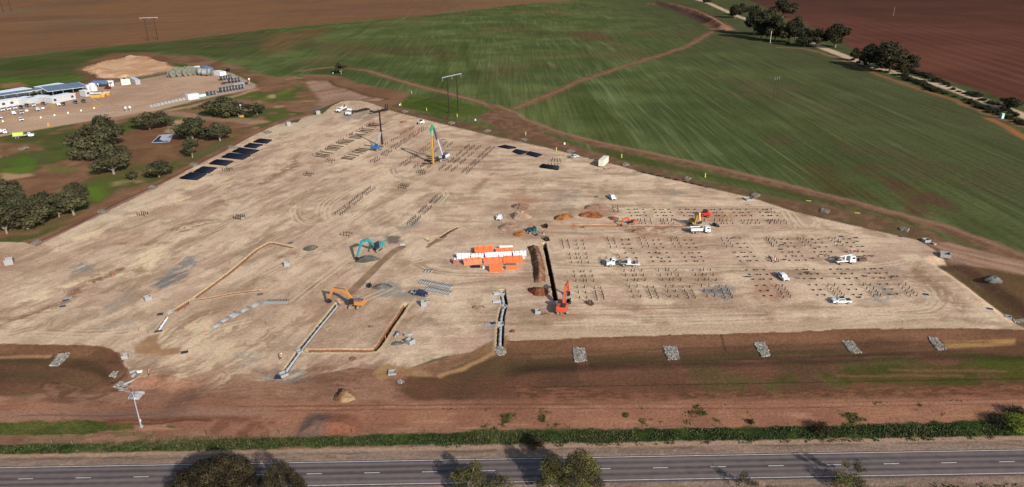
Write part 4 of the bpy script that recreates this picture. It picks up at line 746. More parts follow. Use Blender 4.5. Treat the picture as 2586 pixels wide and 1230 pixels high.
def trunk_mesh(ends, r0, m, fork=1.2, seed=0):
    rr = random.Random(seed); b = MB(); b.cyl((0, 0, -.3), (0.08, .05, fork), r0, r0 * .75, 8)
    for e in ends:
        mid = Vector((e[0] * .45 + rr.uniform(-.2, .2), e[1] * .45 + rr.uniform(-.2, .2), fork + (e[2] - fork) * .5)); b.cyl((0.08, .05, fork - .1), mid, r0 * .55, r0 * .38, 6); b.cyl(mid, (e[0], e[1], e[2]), r0 * .38, r0 * .16, 6)
    return b.mesh('trunk', m)
def tree_kind(kind, seed):
    """unit trees about 10 m high; returns (crown mesh, trunk mesh)"""
    rr = random.Random(seed); bl = []
    if kind == 'gum':      # open, layered crown on forking limbs
        n = rr.randint(9, 12)
        for i in range(n):
            a = i * 2.4 + rr.uniform(-.4, .4); rad = rr.uniform(1.4, 3.8); z = rr.uniform(4.6, 8.6) - rad * .25
            bl.append((rad * math.cos(a), rad * math.sin(a), z, rr.uniform(1.3, 2.0), .72))
        bl.append((0, 0, 8.6, 1.6, .8)); ends = [(b[0] * .9, b[1] * .9, b[2] - .3) for b in bl[::2]]; lm, tm, r = LEAF_D, BARKP, .32
    elif kind == 'round':  # dense low mallee
        for i in range(15):
            a = i * 2.4; rad = rr.uniform(.6, 3.6); z = rr.uniform(2.0, 7.6 - rad * .5); bl.append((rad * math.cos(a), rad * math.sin(a), z, rr.uniform(1.5, 2.3), .8))
        bl.append((0, 0, 7.6, 1.7, .8)); ends = [(b[0] * .8, b[1] * .8, b[2] - .4) for b in bl[::3]]; lm, tm, r = LEAF_D, BARK, .34
    elif kind == 'far':
        for i in range(13):
            a = i * 2.4; rad = rr.uniform(.5, 3.8); z = rr.uniform(2.8, 8.2 - rad * .5); bl.append((rad * math.cos(a), rad * math.sin(a), z, rr.uniform(1.4, 2.2), .8))
        bl.append((0, 0, 8.0, 1.6, .8)); ends = [(b[0] * .8, b[1] * .8, b[2] - .4) for b in bl[::3]]; lm, tm, r = LEAF_F, BARK, .34
    elif kind == 'bush':
        for i in range(8):
            a = i * 2.4; rad = rr.uniform(0, 3.2); bl.append((rad * math.cos(a), rad * math.sin(a), rr.uniform(1.4, 4.5 - rad * .5), rr.uniform(1.4, 2.2), .85))
        ends = [(b[0] * .6, b[1] * .6, b[2] * .6) for b in bl[::3]]; lm, tm, r = LEAF_F, BARK, .2
    return crown_mesh('crown', bl, lm, seed, 1.0, .34), trunk_mesh(ends, r, tm, 1.6, seed)
KM = {k: [tree_kind(k, 11 * i + sd) for i in range(nn)] for k, nn, sd in (('gum', 4, 1), ('round', 3, 2), ('far', 4, 3), ('bush', 4, 4))}
tcount = [0]
def plant(name, u, v, wpx, hpx, kind, label, group=None, cat='tree', trunk=True):
    x, y = G(u, v); q = mppx(v); wd = wpx * q; ht = hpx * q / math.cos(TH) * .92; tcount[0] += 1
    cm, tm = KM[kind][tcount[0] % len(KM[kind])]; e = empty(name, label, cat, (x, y, hz(x, y)), tcount[0] * 1.9, group)
    base_h = {'gum': 9.8, 'round': 9.2, 'far': 9.5, 'bush': 6.2}[kind]
    f = 1.18 if kind == 'far' else 1.18; e.scale = (wd / 9.6 * f, wd / 9.6 * f, ht / base_h * (f if kind == 'far' else 1.04))
    c = bpy.data.objects.new('crown', cm); link(c); c.parent = e
    if trunk: t = bpy.data.objects.new('trunk', tm); link(t); t.parent = e
    return e
GW = 'gum trees on the rough ground west of the pad'
for (u, v, w_, h_, k, lb) in [
 (288,440,84,62,'gum','broad gum with a bent pale trunk, lowest of the tall clump west of the pad'), (238,400,92,84,'round','dense dark gum on the left flank of the tall clump west of the pad'), (268,378,80,88,'round','tallest dark gum at the top of the clump west of the pad'),
 (308,404,50,36,'gum','small gum tucked on the right of the tall clump west of the pad'), (338,455,26,27,'gum','spindly little gum between the tall clump and a round bush'), (402,447,60,42,'round','low round dark tree standing alone near the western drain'),
 (378,328,76,44,'gum','spreading gum in front of the compound fence, a dark shadow to its left'), (424,318,36,22,'gum','thin low gum beside the spreading one in front of the compound fence'), (487,352,72,56,'round','dense dark gum above the lined pond, left one of a pair'),
 (486,398,46,50,'gum','slender gum with brown foliage closest to the western drain'), (556,356,60,46,'gum','gum with a leaning pale trunk right of the dense dark one'), (524,352,36,26,'gum','low gum filling the gap between the dense one and the leaning one'),
 (568,294,84,50,'round','big rounded gum by the yellow-footed lighting tower'), (604,296,42,26,'gum','low gum immediately right of the big rounded one by the lighting tower'), (650,289,46,30,'gum','flat-topped gum east of the lighting tower'), (630,296,20,14,'bush','small dark shrub left of the flat-topped gum'),
 (14,500,66,48,'gum','brownish gum cut off by the left edge of the photo'), (70,578,104,78,'round','largest grey-green mallee of the lower left thicket'), (18,590,76,70,'gum','grey-green mallee in the bottom left corner of the thicket'), (118,532,74,50,'round','dark mallee at the top of the lower left thicket'), (112,560,60,46,'gum','grey-green mallee in the middle of the lower left thicket'),
 (187,543,92,62,'gum','mallee with a visible trunk at the right end of the lower left thicket'), (196,498,50,40,'round','round mallee crown highest in the lower left thicket'), (150,548,50,40,'gum','mallee low between the thicket middle and its right end'), (40,528,60,50,'gum','mallee at the back left of the lower thicket'), (862,187,34,30,'gum','lone gum on the green field beside the dirt track'), (576,180,11,9,'bush','tiny round shrub behind the cable-drum yard')]:
    plant('gum_tree' if k != 'bush' else 'shrub', u, v, w_, h_, k, lb, GW if k != 'bush' else None, 'tree' if k != 'bush' else 'shrub')
GE = 'trees lining the gravel road'
for (u, v, w_, h_, k, lb) in [
 (1856,45,34,26,'far','rounded dark tree left of the gravel road near the top of the photo'), (1873,38,28,24,'far','dark tree behind the rounded one near the top of the photo'), (1786,6,20,12,'bush','dark tree cut by the top edge of the photo beside the gravel road'),
 (1904,88,44,58,'far','tall dark tree at the left end of the long roadside belt'), (1921,98,48,56,'far','dark tree second from the left in the long roadside belt'), (1940,90,46,52,'far','dark tree behind the front row of the long roadside belt'), (1957,104,50,52,'far','bulky dark tree in the middle of the long roadside belt'),
 (1976,45,48,36,'far','broad tree standing on the red paddock behind the long belt'), (2008,92,36,40,'far','tree with a pointed crown at the back of the long roadside belt'), (1992,108,46,44,'far','low dark tree right of the middle of the long roadside belt'), (2032,117,48,36,'far','low spreading tree near the right end of the long belt'),
 (2060,118,44,36,'far','last dark tree at the right end of the long roadside belt'), (2109,120,54,48,'far','single large dark tree between the road and the red paddock'), (2158,153,26,26,'far','small umbrella-shaped tree on the road edge'),
 (2193,168,46,46,'far','dark tree at the left of the roadside clump east of the umbrella tree'), (2228,172,76,52,'far','largest crown of the roadside clump east of the umbrella tree'), (2246,183,58,50,'far','dark tree leaning over the road in the roadside clump'), (2272,172,46,38,'far','tree at the back right of the roadside clump'), (2297,178,38,32,'far','last small tree at the right of the roadside clump'),
 (1990,112,9,7,'bush','small grey bush in front of the long roadside belt'), (2550,275,46,24,'far','low dark tree by the right edge of the photo')]:
    plant('roadside_tree' if k != 'bush' or v < 10 else 'bush', u, v, w_, h_, k, lb, GE if k == 'far' else None, 'tree' if k == 'far' or v < 10 else 'bush')
rr = random.Random(3); nb = 0
SH = [('on the paddock side of the gravel road', [(2285,182),(2310,184),(2335,192),(2358,203),(2378,210),(2400,222),(2430,234),(2470,246),(2510,262),(2540,280),(2570,292)], 24), ('on the crop side of the gravel road', [(2150,152),(2205,172),(2250,187),(2280,192),(2300,205),(2325,212),(2345,222),(2365,230),(2440,255),(2480,272),(2520,288),(2560,305),(2586,315)], 42)]
for side, P, n in SH:
    for i in range(n):
        t = i / (n - 1) * (len(P) - 1.001); k = int(t); f = t - k; u = P[k][0] + (P[k+1][0] - P[k][0]) * f + rr.uniform(-4, 4); v = P[k][1] + (P[k+1][1] - P[k][1]) * f + rr.uniform(-1.5, 2.5)
        big = 1.0 if (2280 < u < 2390 or u > 2440) else .55
        plant('hedge_bush', u, v, rr.uniform(14, 26) * big, rr.uniform(7, 12) * big, 'bush', 'dark evergreen bush in the hedge ' + side, 'hedge bushes ' + side, 'bush')
# the big trees across the highway, close to the camera
def near_tree(name, x, y, blobs, m, trunks, label, dens=2.6, leaf=.15, barkm=BARK, seed=1, r0=.22):
    e = empty(name, label, 'tree', (x, y, 0)); c = bpy.data.objects.new('crown', crown_mesh('crown', blobs, m, seed, dens, leaf)); link(c); c.parent = e
    t = bpy.data.objects.new('trunk', trunk_mesh(trunks, r0, barkm, 1.0, seed)); link(t); t.parent = e; return e
def lobes(n, R0, h0, h1, r, sq, seed, sx=1.0):
    rr = random.Random(seed); L = []
    for i in range(n):
        a = i * 2.399; f = math.sqrt((i + .5) / n); z = h0 + (h1 - h0) * (1 - f * f) * rr.uniform(.8, 1.05); L.append((R0 * f * sx * math.cos(a), R0 * f * math.sin(a), z, r * rr.uniform(.75, 1.25), sq))
    return L
bl = lobes(46, 8.2, 2.2, 6.6, 1.35, .9, 5) + lobes(20, 7.5, 1.0, 4.0, 1.4, .9, 6)
near_tree('spreading_tree', -58.6, 109.6, bl, LEAF_N, [(b[0] * .8, b[1] * .8, b[2] * .8) for b in bl[::6]], 'huge dark brownish-green tree with a lumpy dome crown at the bottom left roadside', 3.4, .15, seed=21)
bl = [(4.6 * (1 - z / 9.6) ** .7 * math.cos(a), 4.6 * (1 - z / 9.6) ** .7 * math.sin(a), z, .55 + .35 * (1 - z / 9.6), 1.6) for z in [.8 + .55 * j for j in range(15)] for a in [j * 2 * math.pi / max(3, int(13 * (1 - z / 9.8))) + z * 2 for j in range(max(3, int(13 * (1 - z / 9.8))))]]
near_tree('cypress_pine', -45.0, 108.6, bl, LEAF_N, [(0, 0, 7)], 'pointed cypress-like tree with upright tufts right of the huge dome tree', 3.4, .11, seed=22)
bl = lobes(16, 3.4, 1.6, 4.3, .95, .8, 8) + [(1.0, .6, 6.0, .95, .7), (1.8, .4, 5.7, .7, .7), (.5, .2, 6.1, .6, .7), (-3.2, .2, 3.6, .9, .8), (-2.0, .5, 4.6, .9, .8)]
near_tree('roadside_gum', -9.0, 110.4, bl, LEAF_O, [(b[0] * .85, b[1] * .85, b[2] * .9) for b in bl[::4]] + [(1.0, .6, 5.6)], 'roadside gum with one round tuft of leaves held above its low crown', 3.6, .13, seed=23)
bl = lobes(12, 2.6, 1.2, 2.8, .75, .8, 9)
near_tree('roadside_gum', -3.0, 109.8, bl, LEAF_O, [(b[0] * .8, b[1] * .8, b[2] * .8) for b in bl[::4]], 'low olive-green gum between the tufted one and the tall pair', 3.4, .12, seed=24)
bl = [(0, 0, 7.2, 1.5, .9), (.8, -.6, 6.2, 1.5, .9), (-.9, .2, 6.0, 1.4, .9), (.2, .3, 5.0, 1.6, .9), (-.6, -.4, 4.2, 1.4, .9), (.9, .2, 4.6, 1.3, .9), (-1.2, -.5, 2.8, 1.2, .8), (.6, -.3, 3.0, 1.2, .9), (-2.4, -.5, 2.2, 1.0, .7), (1.6, 0, 3.2, 1.0, .8)]
near_tree('roadside_gum', 7.0, 110.2, bl, LEAF_O, [(b[0] * .8, b[1] * .8, b[2] * .85) for b in bl[::2]], 'tall narrow gum, left one of the tall pair beside the highway', 4.4, .13, seed=25)
bl = [(0, 0, 9.3, 1.2, .8), (1.2, .2, 8.1, 1.4, .85), (-1.4, .1, 7.9, 1.3, .85), (2.2, -.3, 6.9, 1.3, .8), (0, -.2, 7.0, 1.6, .85), (-2.1, -.2, 6.3, 1.3, .8), (1.1, .4, 5.6, 1.6, .9), (3.0, .2, 5.2, 1.2, .8), (-1.0, -.6, 5.0, 1.6, .9), (2.4, -.6, 4.2, 1.5, .8), (-2.6, -.6, 3.6, 1.4, .8), (.4, -.6, 3.6, 1.7, .8), (3.7, -.8, 2.9, 1.2, .8), (-3.2, -.4, 2.4, 1.1, .8), (1.6, -1.2, 2.4, 1.3, .8)]
near_tree('roadside_gum', 12.2, 109.4, bl, LEAF_O, [(b[0] * .8, b[1] * .8, b[2] * .85) for b in bl[::2]], 'tallest olive-green gum, right one of the tall pair beside the highway', 4.2, .135, seed=26)
bl = [(0, 0, 3.2, .8, .9), (-.5, .1, 2.5, .7, .9), (.5, -.2, 2.3, .7, .9), (-1.3, -.3, 1.4, .6, .8), (1.2, -.2, 1.5, .7, .8), (2.4, -.4, 1.2, .6, .8), (1.8, -.6, 1.6, .5, .8)]
near_tree('roadside_shrub', 44.2, 110.0, bl, LEAF_F, [(b[0], b[1], b[2]) for b in bl[::2]], 'thin grey-brown shrub beside the highway, right of the tall gums', 3.8, .10, seed=27, r0=.08)
bl = [(-.9, .4, 5.2, .7, .9), (-.6, .2, 4.6, .6, .9), (1.3, .3, 5.0, .85, 1.1), (1.5, 0, 4.2, .8, .9), (1.9, .1, 3.4, .5, .8), (3.1, .2, 3.4, .45, .6), (-1.9, -.6, 2.4, 1.4, .9), (-.6, -1, 2.2, 1.3, .9), (.9, -.8, 2.2, 1.2, .9), (-2.8, -1, 1.6, 1.0, .9), (1.8, -1.2, 1.5, 1.1, .9)]
near_tree('roadside_gum', 64.6, 110.2, bl, LEAF_O, [(b[0] * .9, b[1] * .9, b[2] * .9) for b in bl], 'open gum with two leafy tufts on bare limbs at the bottom right roadside', 3.8, .12, seed=28, r0=.14)
bl = lobes(7, 1.5, .5, 1.5, .7, .8, 12)
near_tree('saltbush', 22.0, 106.0, bl, LEAF_F, [(0, 0, 1)], 'low dark saltbush beside the highway below the tall pair of gums', 3.2, .1, seed=29, r0=.06)
for (u, v, r, lb, m) in [(1352,1122,1.5,'dark dome-shaped shrub on the near side of the grass strip', LEAF_N), (2072,1090,1.7,'dark shrub growing in the grass strip near the bottom right', LEAF_N), (2566,1078,2.3,'large bright green bush at the right end of the grass strip', LEAF_G), (2520,1068,1.6,'green bush left of the large bright one on the grass strip', LEAF_F), (1897,1068,.6,'scrubby green bush on the red soil above the grass strip', LEAF_F), (2570,1050,1.8,'dark green bush behind the large bright one', LEAF_F)]:
    x, y = G(u, v); bl = lobes(8, r, .3 * r, .9 * r, .55 * r, .8, int(u))
    e = empty('verge_shrub', lb, 'shrub', (x, y, hz(x, y))); c = bpy.data.objects.new('crown', crown_mesh('crown', bl, m, int(u), 3.0, .12)); link(c); c.parent = e
    t = bpy.data.objects.new('stem', trunk_mesh([(b[0] * .6, b[1] * .6, b[2] * .6) for b in bl[::3]], .06, BARK, .2, 5)); link(t); t.parent = e
# grass and weeds of the verge: nobody could count these
def tufts(name, n, xr, yf, hgt, wd, m, label, seed, dens=None):
    rg = np.random.default_rng(seed); X = rg.uniform(xr[0], xr[1], n); lo, hi = yf(X); Y = lo + (hi - lo) * rg.uniform(0, 1, n)
    if dens is not None: k = rg.uniform(0, 1, n) < dens(X, Y); X, Y = X[k], Y[k]; n = len(X)
    Z = terrain(X, Y); h = hgt * rg.uniform(.4, 1.3, n); a = rg.uniform(0, math.pi, n); w_ = wd * rg.uniform(.5, 1.3, n); lx = rg.normal(scale=.3, size=n) * h; ly = rg.normal(scale=.3, size=n) * h
    c, s = np.cos(a) * w_, np.sin(a) * w_
    co = np.stack([np.stack([X - c, Y - s, Z - .02], 1), np.stack([X + c, Y + s, Z - .02], 1), np.stack([X + c * .5 + lx, Y + s * .5 + ly, Z + h], 1), np.stack([X - c * .5 + lx, Y - s * .5 + ly, Z + h], 1)], 1).reshape(-1, 3)
    me = bpy.data.meshes.new(name); me.vertices.add(len(co)); me.vertices.foreach_set("co", co.astype(np.float32).ravel()); me.loops.add(n * 4); me.loops.foreach_set("vertex_index", np.arange(n * 4, dtype=np.int32))
    me.polygons.add(n); me.polygons.foreach_set("loop_start", np.arange(0, n * 4, 4, dtype=np.int32)); me.polygons.foreach_set("loop_total", np.full(n, 4, np.int32)); me.update(calc_edges=True)
    va = np.repeat(np.clip(rg.normal(.5, .28, n), 0, 1), 4); at = me.attributes.new("Leaf", 'FLOAT', 'POINT'); at.data.foreach_set("value", va.astype(np.float32)); me.materials.append(m)
    return tag(link(bpy.data.objects.new(name, me)), label, 'grass', kind='stuff')
GR1 = leafmat("lush_grass", lin(42,52,32), lin(64,76,44), lin(102,106,68)); GR2 = leafmat("dry_grass", lin(60,64,38), lin(92,88,58), lin(136,124,92)); GR3 = leafmat("weeds", lin(44,52,26), lin(66,72,38), lin(96,94,54))
tufts('verge_grass', 34000, (-130, 130), lambda X: (124.4 + 1.2 * (fbm(X, X * 0, 5, 3, 510) - .5), 128.0 + .010 * X + 1.8 * (fbm(X, X * 0 + 9, 7, 3, 511) - .5)), .24, .13, GR1, 'lush green grass filling the strip between the red soil and the highway shoulder', 1, lambda X, Y: ss(.38, .54, fbm(X, Y, 4, 4, 512)))
tufts('dry_stalks', 12000, (-130, 130), lambda X: (124.4 + 0 * X, 128.6 + 0 * X), .55, .05, GR2, 'pale dry grass stalks standing in the green roadside strip', 2, lambda X, Y: ss(.50, .66, fbm(X, Y, 22, 3, 500)))
tufts('shoulder_weeds', 5000, (-130, 130), lambda X: (123.2 + 0 * X, 124.8 + 0 * X), .25, .16, GR3, 'low dark weeds along the gravel shoulder', 3, lambda X, Y: ss(.5, .62, fbm(X, Y, 2.2, 3, 501)) * ss(-30, 0, X))
tufts('soil_weeds', 16000, (-20, 130), lambda X: (129.0 + 0 * X, 137.5 + 0 * X), .22, .2, GR3, 'scattered weeds on the red soil above the grass strip', 4, lambda X, Y: ss(.62, .70, fbm(X, Y, 3.2, 4, 150)) * ss(.40, .6, fbm(X, Y, 16, 3, 151)))
tufts('near_weeds', 9000, (-110, 110), lambda X: (101 + 0 * X, 110.6 - .02 * np.abs(X - 60)), .3, .2, GR3, 'weeds along the near side of the highway', 5, lambda X, Y: ss(.5, .62, fbm(X, Y, 2.0, 3, 502)))
# ================================================================== vehicles
def wheels(root, xs, half, r, wd, rim=SILVER):
    for x in xs:
        for s in (-1, 1):
            o = MB().cyl((x, s * half - wd / 2, r), (x, s * half + wd / 2, r), r, n=14).build('wheel', TYRE, root)
            MB().cyl((x, s * (half + wd * .46), r), (x, s * (half + wd * .56), r), r * .55, n=10).build('rim', rim, o)
def ute(label, t, rear, front, body=WHITE, bed='tray', L=5.35, loc=None, rz=None, group=None, name='pickup', cat='pickup truck'):
    a = pos(t, *rear); b = pos(t, *front); rz = head(t, rear, front) if rz is None else rz; c = ((a[0] + b[0]) / 2, (a[1] + b[1]) / 2, (a[2] + b[2]) / 2)
    e = empty(name, label, cat, loc or c, rz, group); k = L / 5.3
    P = [(2.6, .45), (2.62, .95), (2.45, 1.10), (1.55, 1.18), (.95, 1.72), (-.55, 1.78), (-.85, 1.15), (-.85, .45)] if bed != 'wagon' else [(2.4, .4), (2.42, .85), (2.25, 1.0), (1.3, 1.1), (.75, 1.6), (-1.7, 1.68), (-2.2, 1.15), (-2.35, .8), (-2.35, .4)]
    MB().prof([(x * k, z) for x, z in P], 1.86, 1.5, 1.1, 1.75).build('body', body, e)
    g = MB(); g.prof([(1.50 * k, 1.22), (.98 * k, 1.66), (.90 * k, 1.66), (1.42 * k, 1.20)], 1.60, 1.42); g.build('windscreen', GLASS, e)
    xr = -.6 if bed != 'wagon' else -1.75
    for s in (-1, 1):
        V = [(1.2 * k, s * .925, 1.2), (.85 * k, s * .80, 1.62), (xr * k, s * .80, 1.64), (xr * k - .05, s * .925, 1.2)]; w_ = MB(); w_.add(V + [(x, y - s * .03, z) for x, y, z in V], [(0, 1, 2, 3), (7, 6, 5, 4)]); w_.build('side_window', GLASS, e)
        MB().box(2.6 * k, s * .68, .86, .08, .32, .16).build('headlight', LAMP, e); MB().box(.95 * k, s * 1.02, 1.2, .12, .16, .18).build('mirror', BLACKP, e)
    MB().box(2.62 * k, 0, .62, .07, 1.2, .28).build('grille', BLACKP, e)
    if bed == 'tray':
        b_ = MB(); b_.box(-1.75, 0, .86, 1.8, 1.85, .08)
        for s in (-1, 1): b_.box(-1.75, s * .92, 1.02, 1.8, .05, .3)
        b_.box(-2.63, 0, 1.02, .05, 1.85, .3); b_.box(-.92, 0, 1.3, .06, 1.6, .8); b_.build('tray', MGREY, e)
        MB().box(-1.8, .2, 1.05, .9, .8, .3).build('load', BLACKP, e)
    elif bed in ('tub', 'black'):
        MB().prof([(-.83, .45), (-.83, 1.1), (-2.6, 1.1), (-2.65, .5)], 1.86, 1.8).build('tub', body, e)
        MB().box(-1.72, 0, 1.12, 1.72, 1.6, .07).build('tub_cover', BLACKP if bed == 'black' else DGREY, e)
        if bed == 'black': MB().box(.1, 0, 1.80, 1.3, 1.3, .05).build('roof_rack', BLACKP, e)
    else: MB().prof([(-1.95 * k, 1.58), (-2.25 * k, 1.15), (-2.27 * k, 1.2), (-1.99 * k, 1.62)], 1.5, 1.4).build('rear_window', GLASS, e)
    wheels(e, (1.62 * k, -1.55 * k), .84, .38, .26); return e
def truck_cab(e, x, col, bonnet=True, w_=2.4, z0=1.0):
    """truck cab whose front face is at x, facing +x"""
    if bonnet:
        MB().prof([(x - 2.9, z0 - .2), (x - 2.9, z0 + 1.75), (x - 1.8, z0 + 1.8), (x - 1.4, z0 + 1.05), (x - .15, z0 + .75), (x, z0 + .5), (x, z0 - .35)], w_ * .92, w_ * .72, z0 + .5, z0 + 1.9).build('cab', col, e)
        MB().prof([(x - 1.76, z0 + 1.62), (x - 1.44, z0 + 1.08), (x - 1.36, z0 + 1.12), (x - 1.68, z0 + 1.66)], w_ * .82, w_ * .72).build('windscreen', GLASS, e)
        for s in (-1, 1): MB().box(x - 2.2, s * w_ * .42, z0 + 1.25, .8, .06, .5, rx=s * .12).build('side_window', GLASS, e)
    else:
        MB().prof([(x - 2.1, z0 - .2), (x - 2.1, z0 + 1.8), (x - .35, z0 + 1.85), (x - .05, z0 + .9), (x, z0 - .4)], w_, w_ * .93, z0 + .8, z0 + 1.85).build('cab', col, e)
        MB().prof([(x - .30, z0 + 1.66), (x - .06, z0 + .98), (x + .03, z0 + 1.0), (x - .22, z0 + 1.7)], w_ * .88, w_ * .84).build('windscreen', GLASS, e)
        for s in (-1, 1): MB().box(x - .95, s * w_ * .487, z0 + 1.22, .9, .05, .55, rx=s * .03).build('side_window', GLASS, e)
    MB().box(x + .02, 0, z0 - .05, .10, w_ * .6, .55).build('grille', BLACKP, e); MB().box(x + .05, 0, z0 - .48, .25, w_ * .95, .3).build('bumper', BLACKP, e)
    for s in (-1, 1): MB().box(x + .03, s * w_ * .38, z0 + .05, .1, .3, .25).build('headlight', LAMP, e); MB().box(x - .6, s * (w_ / 2 + .18), z0 + 1.2, .1, .2, .5).build('mirror', BLACKP, e)
def truck_root(label, t, rear, front, name='truck', cat='truck', group=None):
    a, b = pos(t, *rear), pos(t, *front); return empty(name, label, cat, ((a[0]+b[0])/2, (a[1]+b[1])/2, (a[2]+b[2])/2), head(t, rear, front), group), math.dist(a, b)
# utes and pickups on the pad
ute('white double-cab pickup with a black tub cover and roof rack, nearest to the front drain', 'C4', (835,650), (655,652), WHITE, 'black', 5.7)
ute('white pickup with a ladder-racked tray parked among stubs left of the white crane truck', 'C4', (118,375), (195,440), WHITE, 'tray', 5.3)
ute('white double-cab pickup standing alone near the middle of the north edge of the pad', 'B3', (945,775), (995,820), WHITE, 'tub', 5.3)
e = ute('white single-cab pickup with an open door beside a pale dirt mound', 'B2', (2445,975), (2405,1025), WHITE, 'tray', 5.0); MB().box(.35, -1.25, .95, .9, .06, 1.0, rz=-.9).build('door', WHITE, e)
ute('dark navy pickup with a loaded tray beside the rows of concrete pipes', 'C2', (1545,560), (1695,590), NAVY, 'tray', 5.4)
ute('small silver pickup by the north-east pad edge left of the shipping container', 'B3', (560,395), (625,385), SILV2, 'tray', 5.0)
# tipper beside the yellow excavator
e, L = truck_root('white three-axle tip truck with a body of brown soil being loaded by a yellow excavator', 'B3', (1745,1140), (1945,1135))
MB().box(-.6, 0, .95, 7.6, .9, .25).build('chassis', BLACKP, e); truck_cab(e, 4.0, WHITE, False)
b = MB(); b.box(-1.45, 0, 1.25, 4.7, 2.4, .12)
for s in (-1, 1): b.box(-1.45, s * 1.2, 1.85, 4.7, .08, 1.15)
b.box(-3.8, 0, 1.85, .08, 2.4, 1.15); b.box(.9, 0, 1.95, .1, 2.4, 1.35); tb = b.build('tipper_body', WHITE, e); e.scale = (.92, .92, .92)
MB().box(-1.45, 0, 1.75, 4.5, 2.25, .9, tx=.55, ty=.5).build('soil_load', mat('brown_soil', lin(150,98,64), .95, 0, .3, 3), tb); wheels(e, (-2.9, -1.65, 2.9), 1.05, .5, .36)
# crane truck towing a drill trailer
e, L = truck_root('white flatbed truck with a bonnet cab hitched to a drill trailer between the pile rows', 'C3', (1110,275), (915,282))
MB().box(-.6, 0, .85, 6.4, .9, .25).build('chassis', BLACKP, e); truck_cab(e, 3.4, WHITE, True, 2.3, .95)
b = MB(); b.box(-1.6, 0, 1.12, 4.4, 2.3, .14); b.box(.55, 0, 1.6, .1, 2.2, .9); b.build('flatbed', DGREY, e); MB().box(-2.6, 1.13, 1.05, 2.6, .06, .25).build('side_rail', SILVER, e); MB().box(-1.0, .2, 1.6, 1.0, .9, .8).build('tool_box', DGREY, e); wheels(e, (2.2, -2.3), 1.0, .5, .35)
e, L = truck_root('white two-axle drill trailer with a white cabin behind the bonnet-cab flatbed truck', 'C3', (1245,285), (1115,280), 'drill_trailer', 'trailer')
b = MB(); b.box(0, 0, .85, 4.6, 2.2, .14); b.box(-.8, 1.1, .98, 3.2, .08, .3); b.bar((2.2, 0, .8), (3.4, 0, .75), .2); b.build('deck', WHITE, e); MB().box(1.3, -.1, 1.55, 1.1, 1.9, 1.3, ty=.92).build('cabin', WHITE, e); MB().box(1.3, -.1, 2.23, 1.15, 2.0, .06).build('cabin_roof', ROOFW, e)
b = MB(); b.box(-.3, .1, 1.3, .9, 1.2, .8); b.build('engine', mat('maroon_engine', (.09, .01, .015), .5), e); b = MB(); b.bar((-1.2, -.4, .95), (-1.2, -.5, 3.0), .3, .3, .2, .2); b.bar((-1.6, .3, .95), (-1.2, -.45, 2.4), .12); b.build('drill_mast', BLACKP, e); wheels(e, (-.3, -1.05), 1.0, .36, .24, WHITE)
# crane truck at the right
e, L = truck_root('white crane truck with a folded jib and drums on its tray, beside scattered black fittings', 'C4', (670,265), (880,250))
MB().box(-.4, 0, .85, 6.2, .9, .25).build('chassis', BLACKP, e); truck_cab(e, 3.3, WHITE, False, 2.2, .95); b = MB(); b.box(-1.4, 0, 1.12, 3.9, 2.2, .14); b.box(-1.4, -1.1, 1.3, 3.9, .06, .3); b.box(-1.4, 1.1, 1.3, 3.9, .06, .3); b.build('tray', WHITE, e)
MB().box(-2.6, .1, 1.6, .8, 1.3, .9).build('compressor', mat('brown_machine', (.07, .045, .03), .6), e); MB().cyl((-1.6, -.4, 1.2), (-1.6, -.4, 1.9), .35).build('yellow_drum', YELL, e); MB().cyl((-1.9, .5, 1.2), (-1.9, .5, 1.8), .3).build('dark_drum', DGREY, e)
b = MB(); b.bar((.3, .4, 1.2), (.3, .4, 2.8), .4); b.bar((.3, .4, 2.7), (-1.6, .5, 2.3), .35, .35, .25, .25); b.bar((.3, .3, 2.6), (2.2, .2, 3.0), .3, .3, .2, .2); b.build('jib', WHITE, e); wheels(e, (2.2, -1.9), .95, .45, .32)
# the three heavy vehicles on the far corner of the pad
e, L = truck_root('white bonneted truck with a long white body parked left of the semi-trailer', 'A2', (895,1085), (785,1135)); MB().box(0, 0, .95, 9, .9, .25).build('chassis', BLACKP, e); truck_cab(e, 4.8, WHITE, True, 2.4, 1.05)
b = MB(); b.box(-1.4, 0, 1.3, 6.4, 2.4, .14); b.box(-1.4, -1.2, 1.7, 6.4, .07, .8); b.box(-1.4, 1.2, 1.7, 6.4, .07, .8); b.build('body', WHITE, e); MB().bar((-3.2, 0, 1.5), (-4.6, 0, 3.0), .5).build('conveyor', RUST, e); e.scale = (1.15, 1.15, 1.15); wheels(e, (3.4, -1.8, -3.1, -4.3), 1.05, .52, .4)
e, L = truck_root('white prime mover with a dark windscreen and bull bar coupled to a black low-loader', 'A2', (960,1125), (890,1165)); MB().box(-.3, 0, .9, 6.6, .9, .3).build('chassis', BLACKP, e); truck_cab(e, 3.6, WHITE, True, 2.5, 1.1); MB().box(.2, 0, 2.9, 1.6, 2.2, 1.1, tx=.7).build('sleeper', WHITE, e); e.scale = (1.2, 1.2, 1.2)
b = MB(); b.bar((3.85, -1.2, .6), (3.85, 1.2, .6), .12); b.bar((3.85, -1.1, 1.2), (3.85, 1.1, 1.2), .12); b.build('bull_bar', SILVER, e); wheels(e, (2.6, -1.6, -2.9), 1.05, .52, .4)
